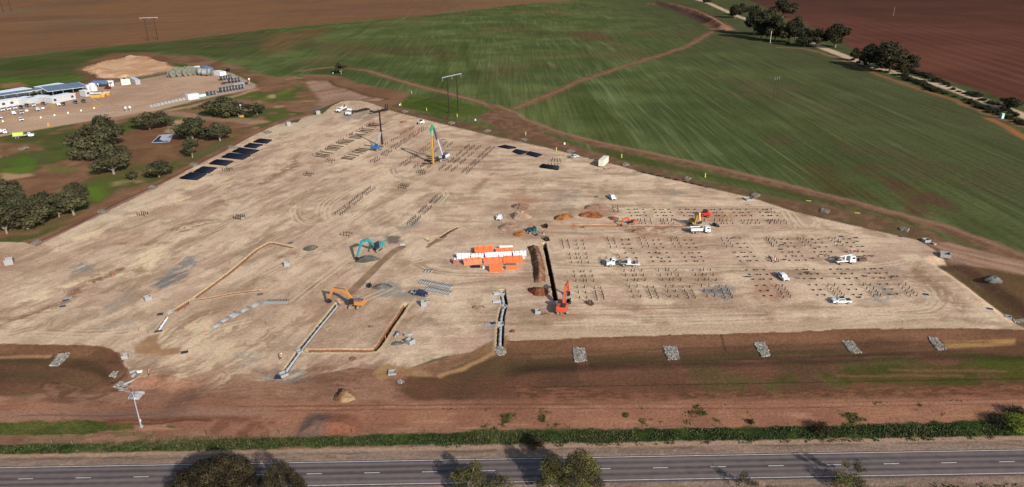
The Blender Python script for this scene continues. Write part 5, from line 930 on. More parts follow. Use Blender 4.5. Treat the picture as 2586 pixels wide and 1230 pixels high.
def lowboy(label, rear, front, ramps):
    e, L = truck_root(label, 'A2', rear, front, 'low_loader', 'trailer'); k = 13.5; e.scale = (1.15, 1.15, 1.15)
    b = MB(); b.box(0, 0, .95, k * .75, 2.6, .22); b.bar((k * .36, 0, 1.1), (k * .5, 0, 1.5), 2.3, .3); b.box(k * .46, 0, 1.55, 2.0, 2.4, .2); b.build('deck', STEELD, e); wheels(e, (-k * .2, -k * .3, -k * .4), 1.1, .45, .5, STEELD)
    for s in (-1, 1):
        if ramps: MB().bar((-k * .38, s * .8, 1.0), (-k * .42, s * .8, 3.6), .7, .2).build('ramp', BLACKP, e)
        for x in (-3, 0, 3): MB().cyl((x, s * 1.3, .95), (x, s * 1.3, 2.4), .06, n=6).build('stake', STEELD, e)
    if ramps: MB().box(k * .5, 0, 1.9, .25, 2.4, .9).build('headboard', BLACKP, e)
lowboy('black low-loader deck coupled behind the white prime mover', (1100,1095), (975,1130), False); lowboy('rusty black low-loader with raised ramps standing unhitched right of the semi-trailer', (1320,1095), (1125,1145), True)
# trucks on the west road
e, L = truck_root('white truck with a lime-green tarped load on the access road near the left edge', 'B1', (150,195), (320,180)); MB().box(0, 0, .9, 9, .9, .25).build('chassis', BLACKP, e); truck_cab(e, 5.6, WHITE, True, 2.4, 1.0)
b = MB(); b.box(-1.6, 0, 1.25, 7.0, 2.4, .15); b.box(-1.6, -1.2, 1.5, 7.0, .06, .5); b.box(-1.6, 1.2, 1.5, 7.0, .06, .5); b.build('tray', MGREY, e); MB().box(-2.2, 0, 2.4, 5.2, 2.3, 1.7).build('tarped_load', LIME, e); wheels(e, (4.0, -2.2, -3.6), 1.05, .52, .4)
e, L = truck_root('white tanker truck cut off by the left edge of the photo on the access road', 'B1', (-90,165), (60,150)); MB().box(0, 0, .9, 8, .9, .25).build('chassis', BLACKP, e); truck_cab(e, 4.8, WHITE, False); MB().cyl((-4, 0, 2.1), (2.3, 0, 2.1), 1.1, n=14).build('tank', WHITE, e); wheels(e, (3.4, -1.8, -3.1), 1.05, .52, .4)
# cars at the compound: photo positions of the wheels' centre
PK = [('white wagon, first of the row at the left edge under the site offices', 25, 1108, WHITE, 'wagon'), ('white wagon, second in the row under the site offices', 88, 1098, WHITE, 'wagon'), ('white wagon, third in the row under the site offices', 150, 1088, WHITE, 'wagon'), ('black hatchback beside the third white wagon under the offices', 212, 1082, NAVY, 'wagon'),
 ('tall black wagon parked at the gap between two site offices', 272, 1065, BLACKP, 'wagon'), ('white van-like wagon right of the tall black one', 335, 1060, WHITE, 'wagon'), ('silver pickup in the second row below the white van-like wagon', 375, 1103, SILV2, 'tub'), ('maroon car parked under the third site office', 435, 1047, MAROON, 'wagon'),
 ('white pickup parked left of the small dark red hatch', 583, 1055, WHITE, 'tub'), ('dark red hatchback beside the white pickup', 636, 1050, MAROON, 'wagon'), ('dark blue hatchback, left of the two dark cars below the solar roof', 755, 1032, NAVY, 'wagon'), ('black sedan, right of the two dark cars below the solar roof', 836, 1022, BLACKP, 'wagon'),
 ('white pickup in the second row behind the wagons', 137, 1142, WHITE, 'tub'), ('small silver hatch in the second row', 214, 1137, SILV2, 'wagon'), ('white hatchback alone in the third row of the car park', 212, 1205, WHITE, 'wagon'), ('white car cut by the left edge in the third row', 0, 1185, WHITE, 'wagon')]
for lb, x, y, m, bd in PK: ute(lb, 'A1', (x - 14, y - 13), (x + 14, y + 13), m, bd, 4.6 if bd == 'wagon' else 5.2, rz=R(-48), name='parked_car' if bd == 'wagon' else 'pickup', cat='car' if bd == 'wagon' else 'pickup truck', group='vehicles parked at the site offices').scale = (1.25, 1.25, 1.25)
# ================================================================== tracked machines
def crawler(e, Lt, gauge, hgt, wt, ang, m=TRKM):
    """two tracks turned by ang against the house"""
    c, s = math.cos(ang), math.sin(ang)
    for sd in (-1, 1):
        r = hgt / 2; P = [(Lt / 2 - r + r * math.cos(t), r + r * math.sin(t)) for t in [(-90 + 30 * i) * math.pi / 180 for i in range(7)]] + [(-Lt / 2 + r + r * math.cos(t), r + r * math.sin(t)) for t in [(90 + 30 * i) * math.pi / 180 for i in range(7)]]
        o = MB().prof(P, wt, y0=sd * gauge / 2).build('track', m, e); o.rotation_euler = (0, 0, ang); o['label'] = 'dusty crawler track'
        f = MB().box(0, sd * gauge / 2 + sd * wt * .5, r, Lt * .6, .06, r).build('track_frame', BLACKP, o)
    o = MB().box(0, 0, hgt * .75, Lt * .35, gauge, hgt * .4).build('undercarriage', BLACKP, e); o.rotation_euler = (0, 0, ang)
def excavator(label, t, base, tip, paint, sc=1.0, trk=0.0, arm=None, railing=False, dark=BLACKP, name='excavator', reach=None):
    """tip: photo position of the bucket; arm: (boom foot to knee, knee to stick end) as (distance, height) pairs"""
    a = pos(t, *base); b = pos(t, *tip); rz = math.atan2(b[1] - a[1], b[0] - a[0]); e = empty(name, label, 'excavator', a, rz); Rr = (reach or math.dist(a[:2], b[:2])) / sc
    crawler(e, 4.4, 2.5, 1.0, .6, trk - rz)
    h = MB(); h.prof([(1.4, 1.2), (1.4, 1.9), (.1, 1.95), (.1, 2.35), (-2.4, 2.35), (-2.75, 2.0), (-2.75, 1.25)], 2.7, 2.6); h.build('house', paint, e)
    MB().prof([(-2.76, 1.3), (-2.76, 2.15), (-3.15, 1.95), (-3.15, 1.35)], 2.6, 2.3).build('counterweight', paint, e)
    MB().box(-1.2, -.35, 2.40, 2.2, 1.3, .12).build('engine_hood', dark, e)
    c = MB().prof([(1.75, 1.3), (1.65, 2.1), (1.2, 3.0), (-.1, 3.0), (-.1, 1.3)], 1.0, .9, y0=.85).build('cab', dark, e); MB().box(.65, .85, 2.2, 1.5, 1.06, 1.1, tx=.85).build('window', GLASS, c)
    A = arm or [(1.0, 1.9), (Rr * .42, 4.9), (Rr * .78, 4.3), (Rr, 1.3)]
    f = MB(); f.bar((A[0][0], -.15, A[0][1]), (A[1][0], -.15, A[1][1]), .6, .95, .56, 1.05); f.bar((A[1][0], -.15, A[1][1]), (A[2][0], -.15, A[2][1]), .56, 1.05, .5, .65); f.build('boom', paint, e)
    s = MB(); s.bar((A[2][0] + .25, -.15, A[2][1] + .5), (A[3][0], -.15, A[3][1]), .5, .9, .42, .5); s.build('stick', paint, e)
    y = MB(); y.cyl((A[0][0] + .5, -.6, 1.5), (A[1][0] * .8 + .2, -.6, A[1][1] - 1.1), .11); y.cyl((A[0][0] + .5, .3, 1.5), (A[1][0] * .8 + .2, .3, A[1][1] - 1.1), .11); y.cyl((A[1][0], -.15, A[1][1] + .6), (A[2][0] + .25, -.15, A[2][1] + .6), .1); y.build('hydraulic_ram', DGREY, e)
    x, z = A[3]; bk = MB(); bk.prof([(x + .35, z - .1), (x + .45, z - .9), (x - .1, z - 1.3), (x - .75, z - 1.15), (x - .6, z - .95), (x - .1, z - 1.05), (x + .2, z - .75), (x + .1, z - .1)], 1.2)
    for sd in (-1, 1): bk.prof([(x + .35, z - .1), (x + .45, z - .9), (x - .1, z - 1.3), (x - .75, z - 1.15)], .06, y0=sd * .6)
    bk.build('bucket', STEELD, e)
    if railing:
        r = MB()
        for px_, py_ in ((-.2, 1.25), (-2.2, 1.25), (-.2, -1.2), (-2.2, -1.2), (-1.2, 1.25)): r.cyl((px_, py_, 2.3), (px_, py_, 3.35), .04, n=6)
        for z_ in (2.85, 3.35): r.bar((-.2, 1.25, z_), (-2.2, 1.25, z_), .06); r.bar((-2.2, 1.25, z_), (-2.2, -1.2, z_), .06); r.bar((-2.2, -1.2, z_), (-.2, -1.2, z_), .06)
        r.build('handrail', SILVER, e)
    e.scale = (sc, sc, sc); return e
trd = head('P', (800,833), (853,768))
excavator('large turquoise excavator scooping a grey gravel heap', 'C2', (1190,128), (1030,215), TEAL, 1.05, head('C2', (1185,165), (1265,105)), [(1.0,1.9),(3.6,5.2),(6.2,5.4),(9.6,1.5)], True)
excavator('yellow-orange excavator lowering its arm over the pipe trench', 'C2', (985,690), (790,670), ORNG, .98, trd, [(1.0,1.9),(3.2,5.0),(6.6,5.2),(8.8,1.9)], True)
excavator('red-orange excavator seen from behind, digging the long dark trench on the right', 'C3', (475,735), (545,540), RORNG, 1.08, head('C3', (475,780), (455,560)), [(1.0,1.9),(3.8,5.3),(7.4,4.9),(9.2,1.6)])
excavator('small teal excavator folded up by an orange sand heap', 'B3', (170,1140), (235,1180), DTEAL, .72, R(20), [(1.0,1.9),(2.4,4.4),(4.4,4.2),(4.6,1.4)])
excavator('compact orange excavator with a black cab reaching left over the orange-edged trench', 'B3', (1170,1050), (1040,1075), RORNG, .62, R(0), [(1.0,1.9),(3.4,4.6),(6.2,4.0),(7.6,1.3)])
excavator('yellow excavator with a black cab, arm raised over the load of the tip truck', 'B3', (1790,1065), (1850,1120), YELL, .95, R(0), [(1.0,1.9),(2.4,5.8),(4.0,6.4),(5.4,4.0)])
def skid(label, t, p, hd, paint, sc=1.0):
    a = pos(t, *p); e = empty('skid_steer_loader', label, 'loader', a, hd); MB().prof([(.9, .5), (.9, 1.0), (.3, 1.15), (-1.5, 1.25), (-1.7, .9), (-1.6, .5)], 1.3).build('body', paint, e)
    c = MB().prof([(.8, 1.0), (.6, 2.1), (-.7, 2.15), (-.8, 1.1)], 1.0, .9).build('cab', BLACKP, e); MB().box(0, 0, 1.65, 1.1, 1.02, .6).build('window', GLASS, c)
    for s in (-1, 1): MB().bar((-1.4, s * .8, 1.6), (1.2, s * .8, 1.0), .16, .22).bar((1.2, s * .8, 1.0), (1.6, s * .8, .4), .14).build('lift_arm', paint, e)
    MB().prof([(1.6, .1), (2.3, .08), (2.3, .15), (1.75, .2), (1.7, .8), (1.6, .8)], 1.9).build('bucket', STEELD, e); wheels(e, (.6, -.9), .78, .42, .32, paint); e.scale = (sc, sc, sc)
skid('red loader with a dark cab working among the pile stubs behind the yellow excavator', 'B3', (1895,975), R(160), REDP, 1.35); skid('small white loader between the two piling rigs near the north edge', 'B2', (1635,50), R(200), WHITE, 1.2); skid('dark red loader parked at the compound behind the water tanks', 'A1', (1080,888), R(160), MAROON, 1.4)
# ---- piling rigs
a = pos('B2', 1195, 312); m0 = pos('B2', 1248, 285); rz = math.atan2(m0[1] - a[1], m0[0] - a[0]); e = empty('piling_rig', 'blue piling rig with a tall near-black mast standing among laid-out steel piles', 'piling rig', a, rz); d = math.dist(a[:2], m0[:2])
crawler(e, 5.2, 3.2, 1.0, .8, head('B2', (1150,330), (1255,290)) - rz, TRKM); MB().prof([(2.0, 1.2), (2.0, 2.3), (-2.6, 2.5), (-3.0, 1.3)], 2.8, 2.6).build('house', BLUEP, e); c = MB().prof([(1.9, 1.3), (1.6, 3.3), (.2, 3.3), (.2, 1.3)], 1.1, 1.0, y0=1.0).build('cab', BLUEP, e); MB().box(.95, 1.0, 2.6, 1.5, 1.16, 1.0, tx=.85).build('window', GLASS, c)
hm = 19.5; b = MB(); b.bar((d, 0, .3), (d, 0, hm), .75, .75, .55, .55); b.box(d, 0, 9.0, 1.0, 1.0, .7); b.box(d, 0, hm - .3, 1.1, .8, .6); mo = b.build('mast', STEELD, e); b = MB(); b.bar((d + .5, 0, .4), (d + .35, 0, 9.5), .55, .8, .3, .3); b.build('leader', NAVY, mo)
b = MB(); b.cyl((.3, -.6, 2.2), (d - .2, -.2, 8.6), .16); b.cyl((.3, .6, 2.2), (d - .2, .2, 8.6), .16); b.build('stay', SILVER, e); MB().box(d + .2, 0, 1.2, 1.6, 1.2, .8).build('pile_gripper', ORNG, e); MB().box(-2.9, 0, 1.9, .7, 2.6, 1.2).build('counterweight', BLUEP, e)
a = pos('B2', 1860, 412); m0 = pos('B2', 1757, 455); rz = math.atan2(m0[1] - a[1], m0[0] - a[0]); e = empty('piling_rig', 'crane-type piling rig with a yellow leader hung from a lattice-grey boom with a green head', 'piling rig', a, rz); d = math.dist(a[:2], m0[:2])
crawler(e, 6.0, 3.6, 1.1, .9, R(25) - rz, TRKM); MB().prof([(2.2, 1.3), (2.2, 2.6), (-3.2, 3.0), (-3.6, 1.4)], 3.0, 2.8).build('house', GREYC, e); c = MB().prof([(2.4, 1.4), (2.1, 3.2), (.9, 3.2), (.9, 1.4)], 1.1, 1.0, y0=1.3).build('cab', BLACKP, e); MB().box(1.6, 1.3, 2.6, 1.2, 1.16, .9).build('window', GLASS, c); MB().box(-1.2, 0, 3.0, 3.0, 2.4, .5).build('winch_deck', DGREY, e)
hm = 19.3; b = MB(); b.bar((d, 0, .2), (d, 0, 14.2), .7, .7); ld = b.build('leader', YELL, e); MB().bar((d - .55, .1, .2), (d - .55, .1, 14.0), .35, .6).build('leader_rail', STEELD, ld); MB().bar((d, 0, 14.2), (d, 0, 18.0), .85, .85).build('hammer_guide', mat('pale_green_paint', (.16, .28, .22), .5), ld)
MB().prof([(d + .9, 16.8), (d + .6, 18.2), (d - .9, 19.7), (d - 1.6, 19.4), (d - .6, 17.6)], 1.2).build('boom_head', GREENP, e)
b = MB(); b.bar((1.2, -.3, 2.2), (d - 1.3, -.05, 19.2), .28, .7, .2, .4); b.bar((1.2, .5, 2.2), (d - 1.3, .15, 19.2), .28, .7, .2, .4); bm = b.build('boom', GREYC, e); MB().bar((d * .55, .1, 11.8), (d - 1.3, .1, 19.3), .9, .7, .6, .5).build('boom_top_section', DGREY, bm)
b = MB()
for k in range(4): b.bar((d - .4, -.9 + .6 * k, 1.0 + .25 * k), (1.6, -.9 + .6 * k, 1.5), .16)
b.build('leader_strut', STEELD, e); b = MB(); b.cyl((-2.6, 0, 3.0), (d - 1.5, 0, 19.3), .05, n=5); b.build('pendant_rope', STEELD, e)
r = MB()
for k in range(7): r.cyl((-3.3 + .0 * k, -1.2 + .4 * k, 3.0), (-3.3, -1.2 + .4 * k, 4.0), .04, n=5)
r.bar((-3.3, -1.2, 4.0), (-3.3, 1.2, 4.0), .07); r.build('handrail', STEELD, e)
# lighting tower, loose buckets
def tower(label, t, p, h=9, foot=YELL):
    e = empty('lighting_tower', label, 'lighting tower', pos(t, *p)); MB().box(0, 0, .8, 2.4, 1.4, 1.1).build('generator', foot, e); MB().cyl((0, 0, 1.2), (0, 0, h), .09, n=8).build('pole', SILVER, e); MB().box(0, 0, h, 1.2, .2, .5).build('lamp_head', WHITE, e)
tower('yellow-footed lighting tower on the grass under the gums north-west of the pad', 'A1', (2418,1172), 8)
def bucket(label, t, p, rz, sc=1.0, m=STEELD):
    b = MB(); b.prof([(.6, 0), (.75, .5), (.55, 1.0), (.45, 1.0), (.6, .5), (.5, .1), (-.5, .1), (-.6, 0)], 1.4)
    for s in (-1, 1): b.prof([(.6, 0), (.75, .5), (.55, 1.0), (-.5, .1), (-.6, 0)], .07, y0=s * .7)
    b.prof([(.55, .8), (.75, 1.3), (.95, 1.25), (.75, .6)], .3); o = one(b, 'excavator_bucket', m, label, 'bucket', pos(t, *p), rz); o.scale = (sc, sc, sc)
bucket('spare excavator bucket lying right of the red-orange excavator', 'C3', (525,655), .4, 1.2); bucket('brown spare bucket alone below the first block of piles', 'C3', (762,668), 2.4, 1.1, RUST); bucket('black spare bucket at the top end of the long dark trench', 'B3', (303,1085), 1.2, 1.2); bucket('black bucket at the near end of the people by the long dark trench', 'B3', (322,1215), 2.0, 1.2)
bucket('black attachment right of the tip truck, left one of two', 'B3', (1985,1068), 1.0, 1.0, BLACKP); bucket('black attachment right of the tip truck, right one of two', 'B3', (2025,1078), 2.0, .8, BLACKP); bucket('dark bucket by the grey heap near the navy pickup', 'C2', (1112,492), 1.0, 1.0, BLACKP)
# ================================================================== heaps
def heap(label, t, p, wpx, hm_, c1, c2, seed, ratio=.8, ridge=False, name='soil_heap', cat='heap', rz=0.0, crater=False):
    x, y, z = pos(t, *p); k = 3.828 if t[0] == 'D' else 3.952; R0 = wpx / k * mppx(PX(t, *p)[1]) / 2; n, m_ = 26, 40; V = []; Fc = []
    for i in range(n + 1):
        for j in range(m_):
            a = 2 * math.pi * j / m_; r = i / n; V.append((r * math.cos(a), r * math.sin(a)))
    V = np.array(V); nx_ = fbm(V[:, 0] * 3 + seed, V[:, 1] * 3, 1, 4, seed); nn_ = fbm(V[:, 0] * 8 + seed, V[:, 1] * 8, 1, 3, seed + 9); rad = np.hypot(V[:, 0], V[:, 1]); az = np.arctan2(V[:, 1], V[:, 0])
    sh = 1 + .16 * np.sin(az * 2 + seed) + .10 * np.sin(az * 3 + seed * 2) + .05 * np.sin(az * 7 + seed)
    h = np.clip(1.02 - rad, 0, 1) ** .85 * (1 + .9 * (nx_ - .5)) * (1 - .25 * np.exp(-(rad / .25) ** 2)) + .12 * (nn_ - .5) * (rad < .97) * 2
    if crater: h = h - .5 * np.exp(-(((V[:, 0] + .15) ** 2 + (V[:, 1] - .1) ** 2) / .05))
    h = np.where(rad > .985, -.15, h); co = np.stack([V[:, 0] * R0 * sh, V[:, 1] * R0 * ratio * sh, h * hm_ * .85], 1); idx = np.arange((n + 1) * m_).reshape(n + 1, m_)
    nxt = np.roll(idx, -1, 1); Q = np.stack([idx[:-1], idx[1:], nxt[1:], nxt[:-1]], -1).reshape(-1, 4)
    col = np.array([.66, .70, .78]) * mixc(lin(*c1), lin(*c2), cc(fbm(co[:, 0] + seed, co[:, 1], 1.6, 4, seed + 20), 1.8)); o = mesh_np(name, co, Q, col, GM[SOIL], smooth=True); o.location = (x, y, z - .02); o.rotation_euler = (0, 0, rz); return tag(o, label, cat)
heap('pale pinkish dirt mound, upper one of the pair right of the white single-cab pickup', 'B3', (70,885), 190, 2.6, (186,150,126), (160,118,94), 3); heap('sharp pale cone of dirt directly beside the white single-cab pickup', 'B3', (55,975), 230, 3.0, (206,172,142), (184,150,122), 4); heap('pale dirt mound with a shaded ridge left of the teal excavator', 'B3', (-60,1085), 230, 2.6, (200,166,138), (176,138,112), 5)
heap('orange sand heap with a dished top beside the teal excavator', 'B3', (45,1155), 125, 1.5, (192,122,70), (168,98,56), 6, crater=True); heap('orange sand heap with a dug-out hollow in the middle of the pad', 'B3', (480,990), 180, 2.4, (190,126,76), (160,100,60), 7, crater=True); heap('pinkish low mound behind the big orange heap', 'B3', (810,885), 210, 2.0, (190,148,124), (168,124,100), 8); heap('long orange heap in front of the pinkish mound', 'B3', (770,970), 230, 2.5, (184,122,74), (150,92,58), 9, .6)
heap('small reddish spill heap left of the compact orange excavator', 'B3', (985,995), 120, .9, (178,118,86), (156,98,70), 10); heap('low pinkish oval heap below the compact orange excavator', 'B3', (1220,1125), 120, 1.0, (190,148,122), (166,124,100), 11); heap('round grey gravel heap near the bend of the orange-edged trench', 'C2', (530,110), 150, 1.7, (132,126,112), (112,106,94), 12, name='gravel_heap'); heap('dark grey gravel heap under the turquoise excavator bucket', 'C2', (1090,225), 230, 2.4, (120,114,102), (100,96,86), 13, .55, name='gravel_heap')
heap('flattened grey gravel heap between the excavators and the navy pickup', 'C2', (1245,490), 180, 1.2, (138,134,118), (118,114,102), 14, name='gravel_heap'); heap('small sandy heap left of the box culvert trench', 'C2', (2210,700), 130, .9, (200,164,132), (170,134,104), 15); heap('large red-brown clod heap at the near end of the dark trench spoil', 'C3', (240,545), 215, 2.4, (150,92,66), (118,70,50), 16); heap('tall broken heap of cream and brown clods on the red soil before the pad', 'D2', (845,350), 245, 2.2, (188,154,112), (128,92,64), 17)
heap('grey gravel dump at the far right beside the side drain', 'C4', (2265,420), 180, 1.6, (150,148,138), (118,118,108), 18, name='gravel_heap'); heap('small orange dirt heap at the north end of the piles', 'B2', (1465,35), 95, 1.6, (200,142,104), (182,122,84), 19); heap('low grey gravel puddle heap left of the concrete pit lids', 'C2', (1395,1055), 120, .4, (142,136,124), (124,118,106), 20, name='gravel_heap'); heap('small clod heap by a dropped pit frame near the red-orange excavator', 'C3', (300,765), 90, .5, (190,154,124), (160,122,94), 21)
heap('small brown clod heap inside the U of trenches', 'C2', (1130,890), 60, .6, (176,138,106), (140,100,74), 22); heap('small clod heap on the fringe of the pad below the U of trenches', 'C2', (950,1210), 90, .6, (170,130,98), (140,100,74), 23); heap('reddish clod heap right of the box culvert trench', 'C2', (2545,935), 70, .6, (150,96,70), (126,78,56), 24)
for i, (x, y) in enumerate([(185,95),(205,150),(222,200),(235,250),(240,300),(235,350),(240,395),(245,430)]): pass
def ridge(label, t, P, w0, h0, c1, c2, seed):
    Q_ = smooth_line(WL(t, P), 10); V = []; n = len(Q_); m_ = 14
    for j, (x, y) in enumerate(Q_):
        a, b = Q_[max(j - 1, 0)], Q_[min(j + 1, n - 1)]; dx, dy = b[0] - a[0], b[1] - a[1]; l = math.hypot(dx, dy) + 1e-6; endf = min(1, (min(j, n - 1 - j) / 7) ** .6)
        for i in range(m_ + 1):
            u = -1 + 2 * i / m_; V.append((x - dy / l * u * w0 / 2, y + dx / l * u * w0 / 2, (1 - abs(u)) * endf))
    V = np.array(V); s = np.repeat(np.arange(n) / n * 40, m_ + 1); lump = 1 + .35 * np.abs(np.sin(s * .9 + seed)) + .5 * (fbm(V[:, 0] * 1.3, V[:, 1] * 1.3, 1, 3, seed) - .5)
    V[:, 2] = V[:, 2] * h0 * lump + .12 * (fbm(V[:, 0] * 3, V[:, 1] * 3, 1, 2, seed + 3) - .5) * (V[:, 2] > .05) - .03; V[:, :2] += (np.stack([fbm(V[:, 0], V[:, 1], 1.1, 2, seed + 5), fbm(V[:, 0], V[:, 1], 1.1, 2, seed + 6)], 1) - .5) * .9
    idx = np.arange(n * (m_ + 1)).reshape(n, m_ + 1); Q = np.stack([idx[:-1, :-1], idx[1:, :-1], idx[1:, 1:], idx[:-1, 1:]], -1).reshape(-1, 4)[:, ::-1]
    col = .72 * mixc(lin(*c1), lin(*c2), cc(fbm(V[:, 0], V[:, 1], 1.5, 4, seed + 7), 1.8)); tag(mesh_np('spoil_ridge', V, Q, col, GM[SOIL]), label, 'spoil ridge')
ridge('long lumpy spoil ridge left of the long dark trench', 'C3', [(175,85),(205,150),(225,220),(240,300),(245,370),(255,450)], 4.0, 1.5, (172,134,108), (140,98,76), 31)
# ================================================================== people
def limb_mesh(name, V, E, Rd, m, parent=None):
    me = bpy.data.meshes.new(name); me.from_pydata(V, E, []); o = bpy.data.objects.new(name, me); link(o); sk = o.modifiers.new('Skin', 'SKIN'); sb = o.modifiers.new('Sub', 'SUBSURF'); sb.levels = 1; sb.render_levels = 1
    for i, r in enumerate(Rd): me.skin_vertices[0].data[i].radius = (r, r * .85)
    me.skin_vertices[0].data[0].use_root = True; dg = bpy.context.evaluated_depsgraph_get(); nm = bpy.data.meshes.new_from_object(o.evaluated_get(dg)); bpy.data.objects.remove(o)
    nm.name = name; nm.materials.clear(); nm.materials.append(m); o = bpy.data.objects.new(name, nm); link(o)
    if parent: o.parent = parent
    return o
def figure(label, shirt, hat, lean=0.0, step=.18):
    J = [(0, 0, .95), (lean * .3, 0, 1.2), (lean * .7, 0, 1.45), (lean, 0, 1.56), (lean + .02, 0, 1.68), (lean + .01, 0, 1.78),
         (step, .1, .52), (step * .6, .1, .08), (step * .6 + .16, .1, .04), (-step, -.1, .52), (-step * 1.4, -.1, .08), (-step * 1.4 + .16, -.1, .04),
         (lean * .7, .2, 1.43), (lean * .7 + .08, .27, 1.17), (lean + .25, .22, 1.0), (lean * .7, -.2, 1.43), (lean * .7 + .05, -.27, 1.17), (lean + .22, -.22, 1.0)]
    E = [(0, 1), (1, 2), (2, 3), (3, 4), (4, 5), (0, 6), (6, 7), (7, 8), (0, 9), (9, 10), (10, 11), (2, 12), (12, 13), (13, 14), (2, 15), (15, 16), (16, 17)]
    Rd = [.14, .13, .14, .055, .095, .08, .08, .05, .04, .08, .05, .04, .06, .045, .035, .06, .045, .035]
    o = limb_mesh('person', J, E, Rd, SKIN)
    limb_mesh('shirt', [J[0], J[1], J[2], J[12], J[13], J[15], J[16]], [(0, 1), (1, 2), (2, 3), (3, 4), (2, 5), (5, 6)], [.165, .165, .175, .085, .065, .085, .065], shirt, o)
    limb_mesh('trousers', [J[0], J[6], J[7], J[9], J[10]], [(0, 1), (1, 2), (0, 3), (3, 4)], [.16, .10, .075, .10, .075], TROUS, o)
    b = MB(); b.cyl((lean + .02, 0, 1.74), (lean + .02, 0, 1.78), .17, .16, 10); b.cyl((lean + .02, 0, 1.78), (lean + .02, 0, 1.9), .14, .07, 10); b.build('hard_hat', hat, o); return tag(o, label, 'person')
PE = [('person in orange and a white hard hat in the pipe trench below the yellow-orange excavator', 'C2', (815,672), HIV, WHITE, .15, 1.0, 0), ('person in an orange shirt and white hard hat walking above the flatbed truck', 'C3', (1028,182), HIV, WHITE, .2, 3.0, 0), ('person in orange kneeling over the piles left of the white pickup', 'C4', (52,246), HIV, WHITE, .35, .5, 0), ('person in a white hard hat right of the one in orange by the piles', 'C4', (82,252), WHITE, WHITE, .1, 2, 0),
 ('person in a yellow vest by the end of the dark trench', 'B3', (291,1185), HIVY, WHITE, .1, 4, 0), ('person in dark clothes above the yellow-vested one', 'B3', (280,1150), TROUS, WHITE, .25, 4.6, 0), ('person in orange crouched left of the pipe trench outlet', 'C2', (232,1218), HIV, WHITE, .35, .3, 0), ('person in a yellow vest near the filled trench strip', 'C2', (1705,42), HIVY, OFFW, .3, 3, 0),
 ('person in red behind the white crane truck', 'C4', (845,165), HIV, WHITE, .1, 2, 0), ('person in dark red bending among black fittings behind the crane truck', 'C4', (912,150), mat('dark_red_cloth', (.09, .02, .02), .9), WHITE, .4, 3, 0), ('person in yellow standing on the ground behind the red-orange excavator', 'C3', (448,770), HIVY, HIVY, .1, 1.5, 0), ('person in red standing on the red soil near the left culvert outlet', 'D1', (1442,148), REDP, REDP, .2, 1, 0)]
for lb, t, p, sh, ht, ln, rz, dz in PE:
    o = figure(lb, sh, ht, ln); o.location = pos(t, *p, dz); o.rotation_euler = (0, 0, rz)
# ================================================================== pipes and stacked stock
def cpipe(t, p0, p1, label, group, L=None, r=.235):
    a, b = pos(t, *p0), pos(t, *p1); rz = math.atan2(b[1] - a[1], b[0] - a[0]); L = L or math.dist(a, b); m = MB().tube((-L / 2, 0, r), (L / 2, 0, r), r, r * .78, 16); m.tube((-L / 2 - .02, 0, r), (-L / 2 + .18, 0, r), r * 1.14, r * .8, 16)
    one(m, 'concrete_pipe', CONC, label, 'pipe', ((a[0]+b[0])/2, (a[1]+b[1])/2, max(a[2], b[2])), rz, group, True)
for i in range(3): cpipe('C2', (1662 + 32 * i, 358 + 1 * i), (1698 + 32 * i, 318), 'grey concrete pipe in the lone trio above the double row', 'trio of concrete pipes', 2.5)
for i in range(14): cpipe('C2', (1612 + 23.5 * i, 462 + 4.4 * i), (1652 + 23.5 * i, 424 + 4.6 * i), 'grey concrete pipe in the long upper row beside the navy pickup', 'upper row of concrete pipes', 2.5)
for i in range(11): cpipe('C2', (1680 + 22.5 * i, 533 + 4.6 * i), (1718 + 22.5 * i, 495 + 4.6 * i), 'grey concrete pipe in the shorter lower row beside the navy pickup', 'lower row of concrete pipes', 2.5)
for i in range(9): cpipe('C2', (68 + 26.5 * i, 666 + .8 * i), (108 + 26.5 * i, 630 - 1.2 * i), 'grey concrete pipe in the slanted row at the right end of the pipe string', 'slanted row of concrete pipes', 2.5)
for (a, b) in [((2120,905),(2200,860)),((2145,905),(2210,866)),((2200,852),(2280,805)),((2218,852),(2290,812)),((2282,798),(2350,752)),((2322,806),(2400,762)),((2300,798),(2375,758)),((2405,745),(2478,700)),((2420,752),(2488,712)),((2515,690),(2580,655)),((2530,700),(2595,665))]: cpipe('C1', a, b, 'grey concrete pipe in the string laid out beside the branch trench', 'string of concrete pipes', 3.4, .28)
for i, (a, b) in enumerate([((1240,322),(1330,328)),((1250,306),(1345,310)),((1262,292),(1355,298)),((1275,270),(1380,276))]): cpipe('D1', a, b, 'grey pipe in the stack of four behind the light pole', 'pipes behind the light pole', None, .42)
cpipe('C2', (1385,1000), (1408,955), 'short concrete pipe lying toward the camera beside the pit lids', None, 2.4, .4); cpipe('C2', (1480,985), (1540,978), 'short concrete pipe lying across, right of the other short one', None, 2.2, .36)
def pipeline(label, t, P, z, r, m=CONC, name='laid_pipe'):
    Q = WL(t, P); b = MB()
    for i, (p, q) in enumerate(zip(Q[:-1], Q[1:])):
        n = max(1, int(math.dist(p, q) / 2.4))
        for k in range(n):
            A = [p[0] + (q[0]-p[0])*k/n, p[1] + (q[1]-p[1])*k/n, z + r]; B_ = [p[0] + (q[0]-p[0])*(k+1)/n, p[1] + (q[1]-p[1])*(k+1)/n, z + r]; b.cyl(A, B_, r, n=12); b.cyl(A, [A[j] + (B_[j]-A[j])*.1 for j in range(3)], r * 1.15, n=12)
    return tag(b.build(name, m, smooth=False), label, 'pipe')
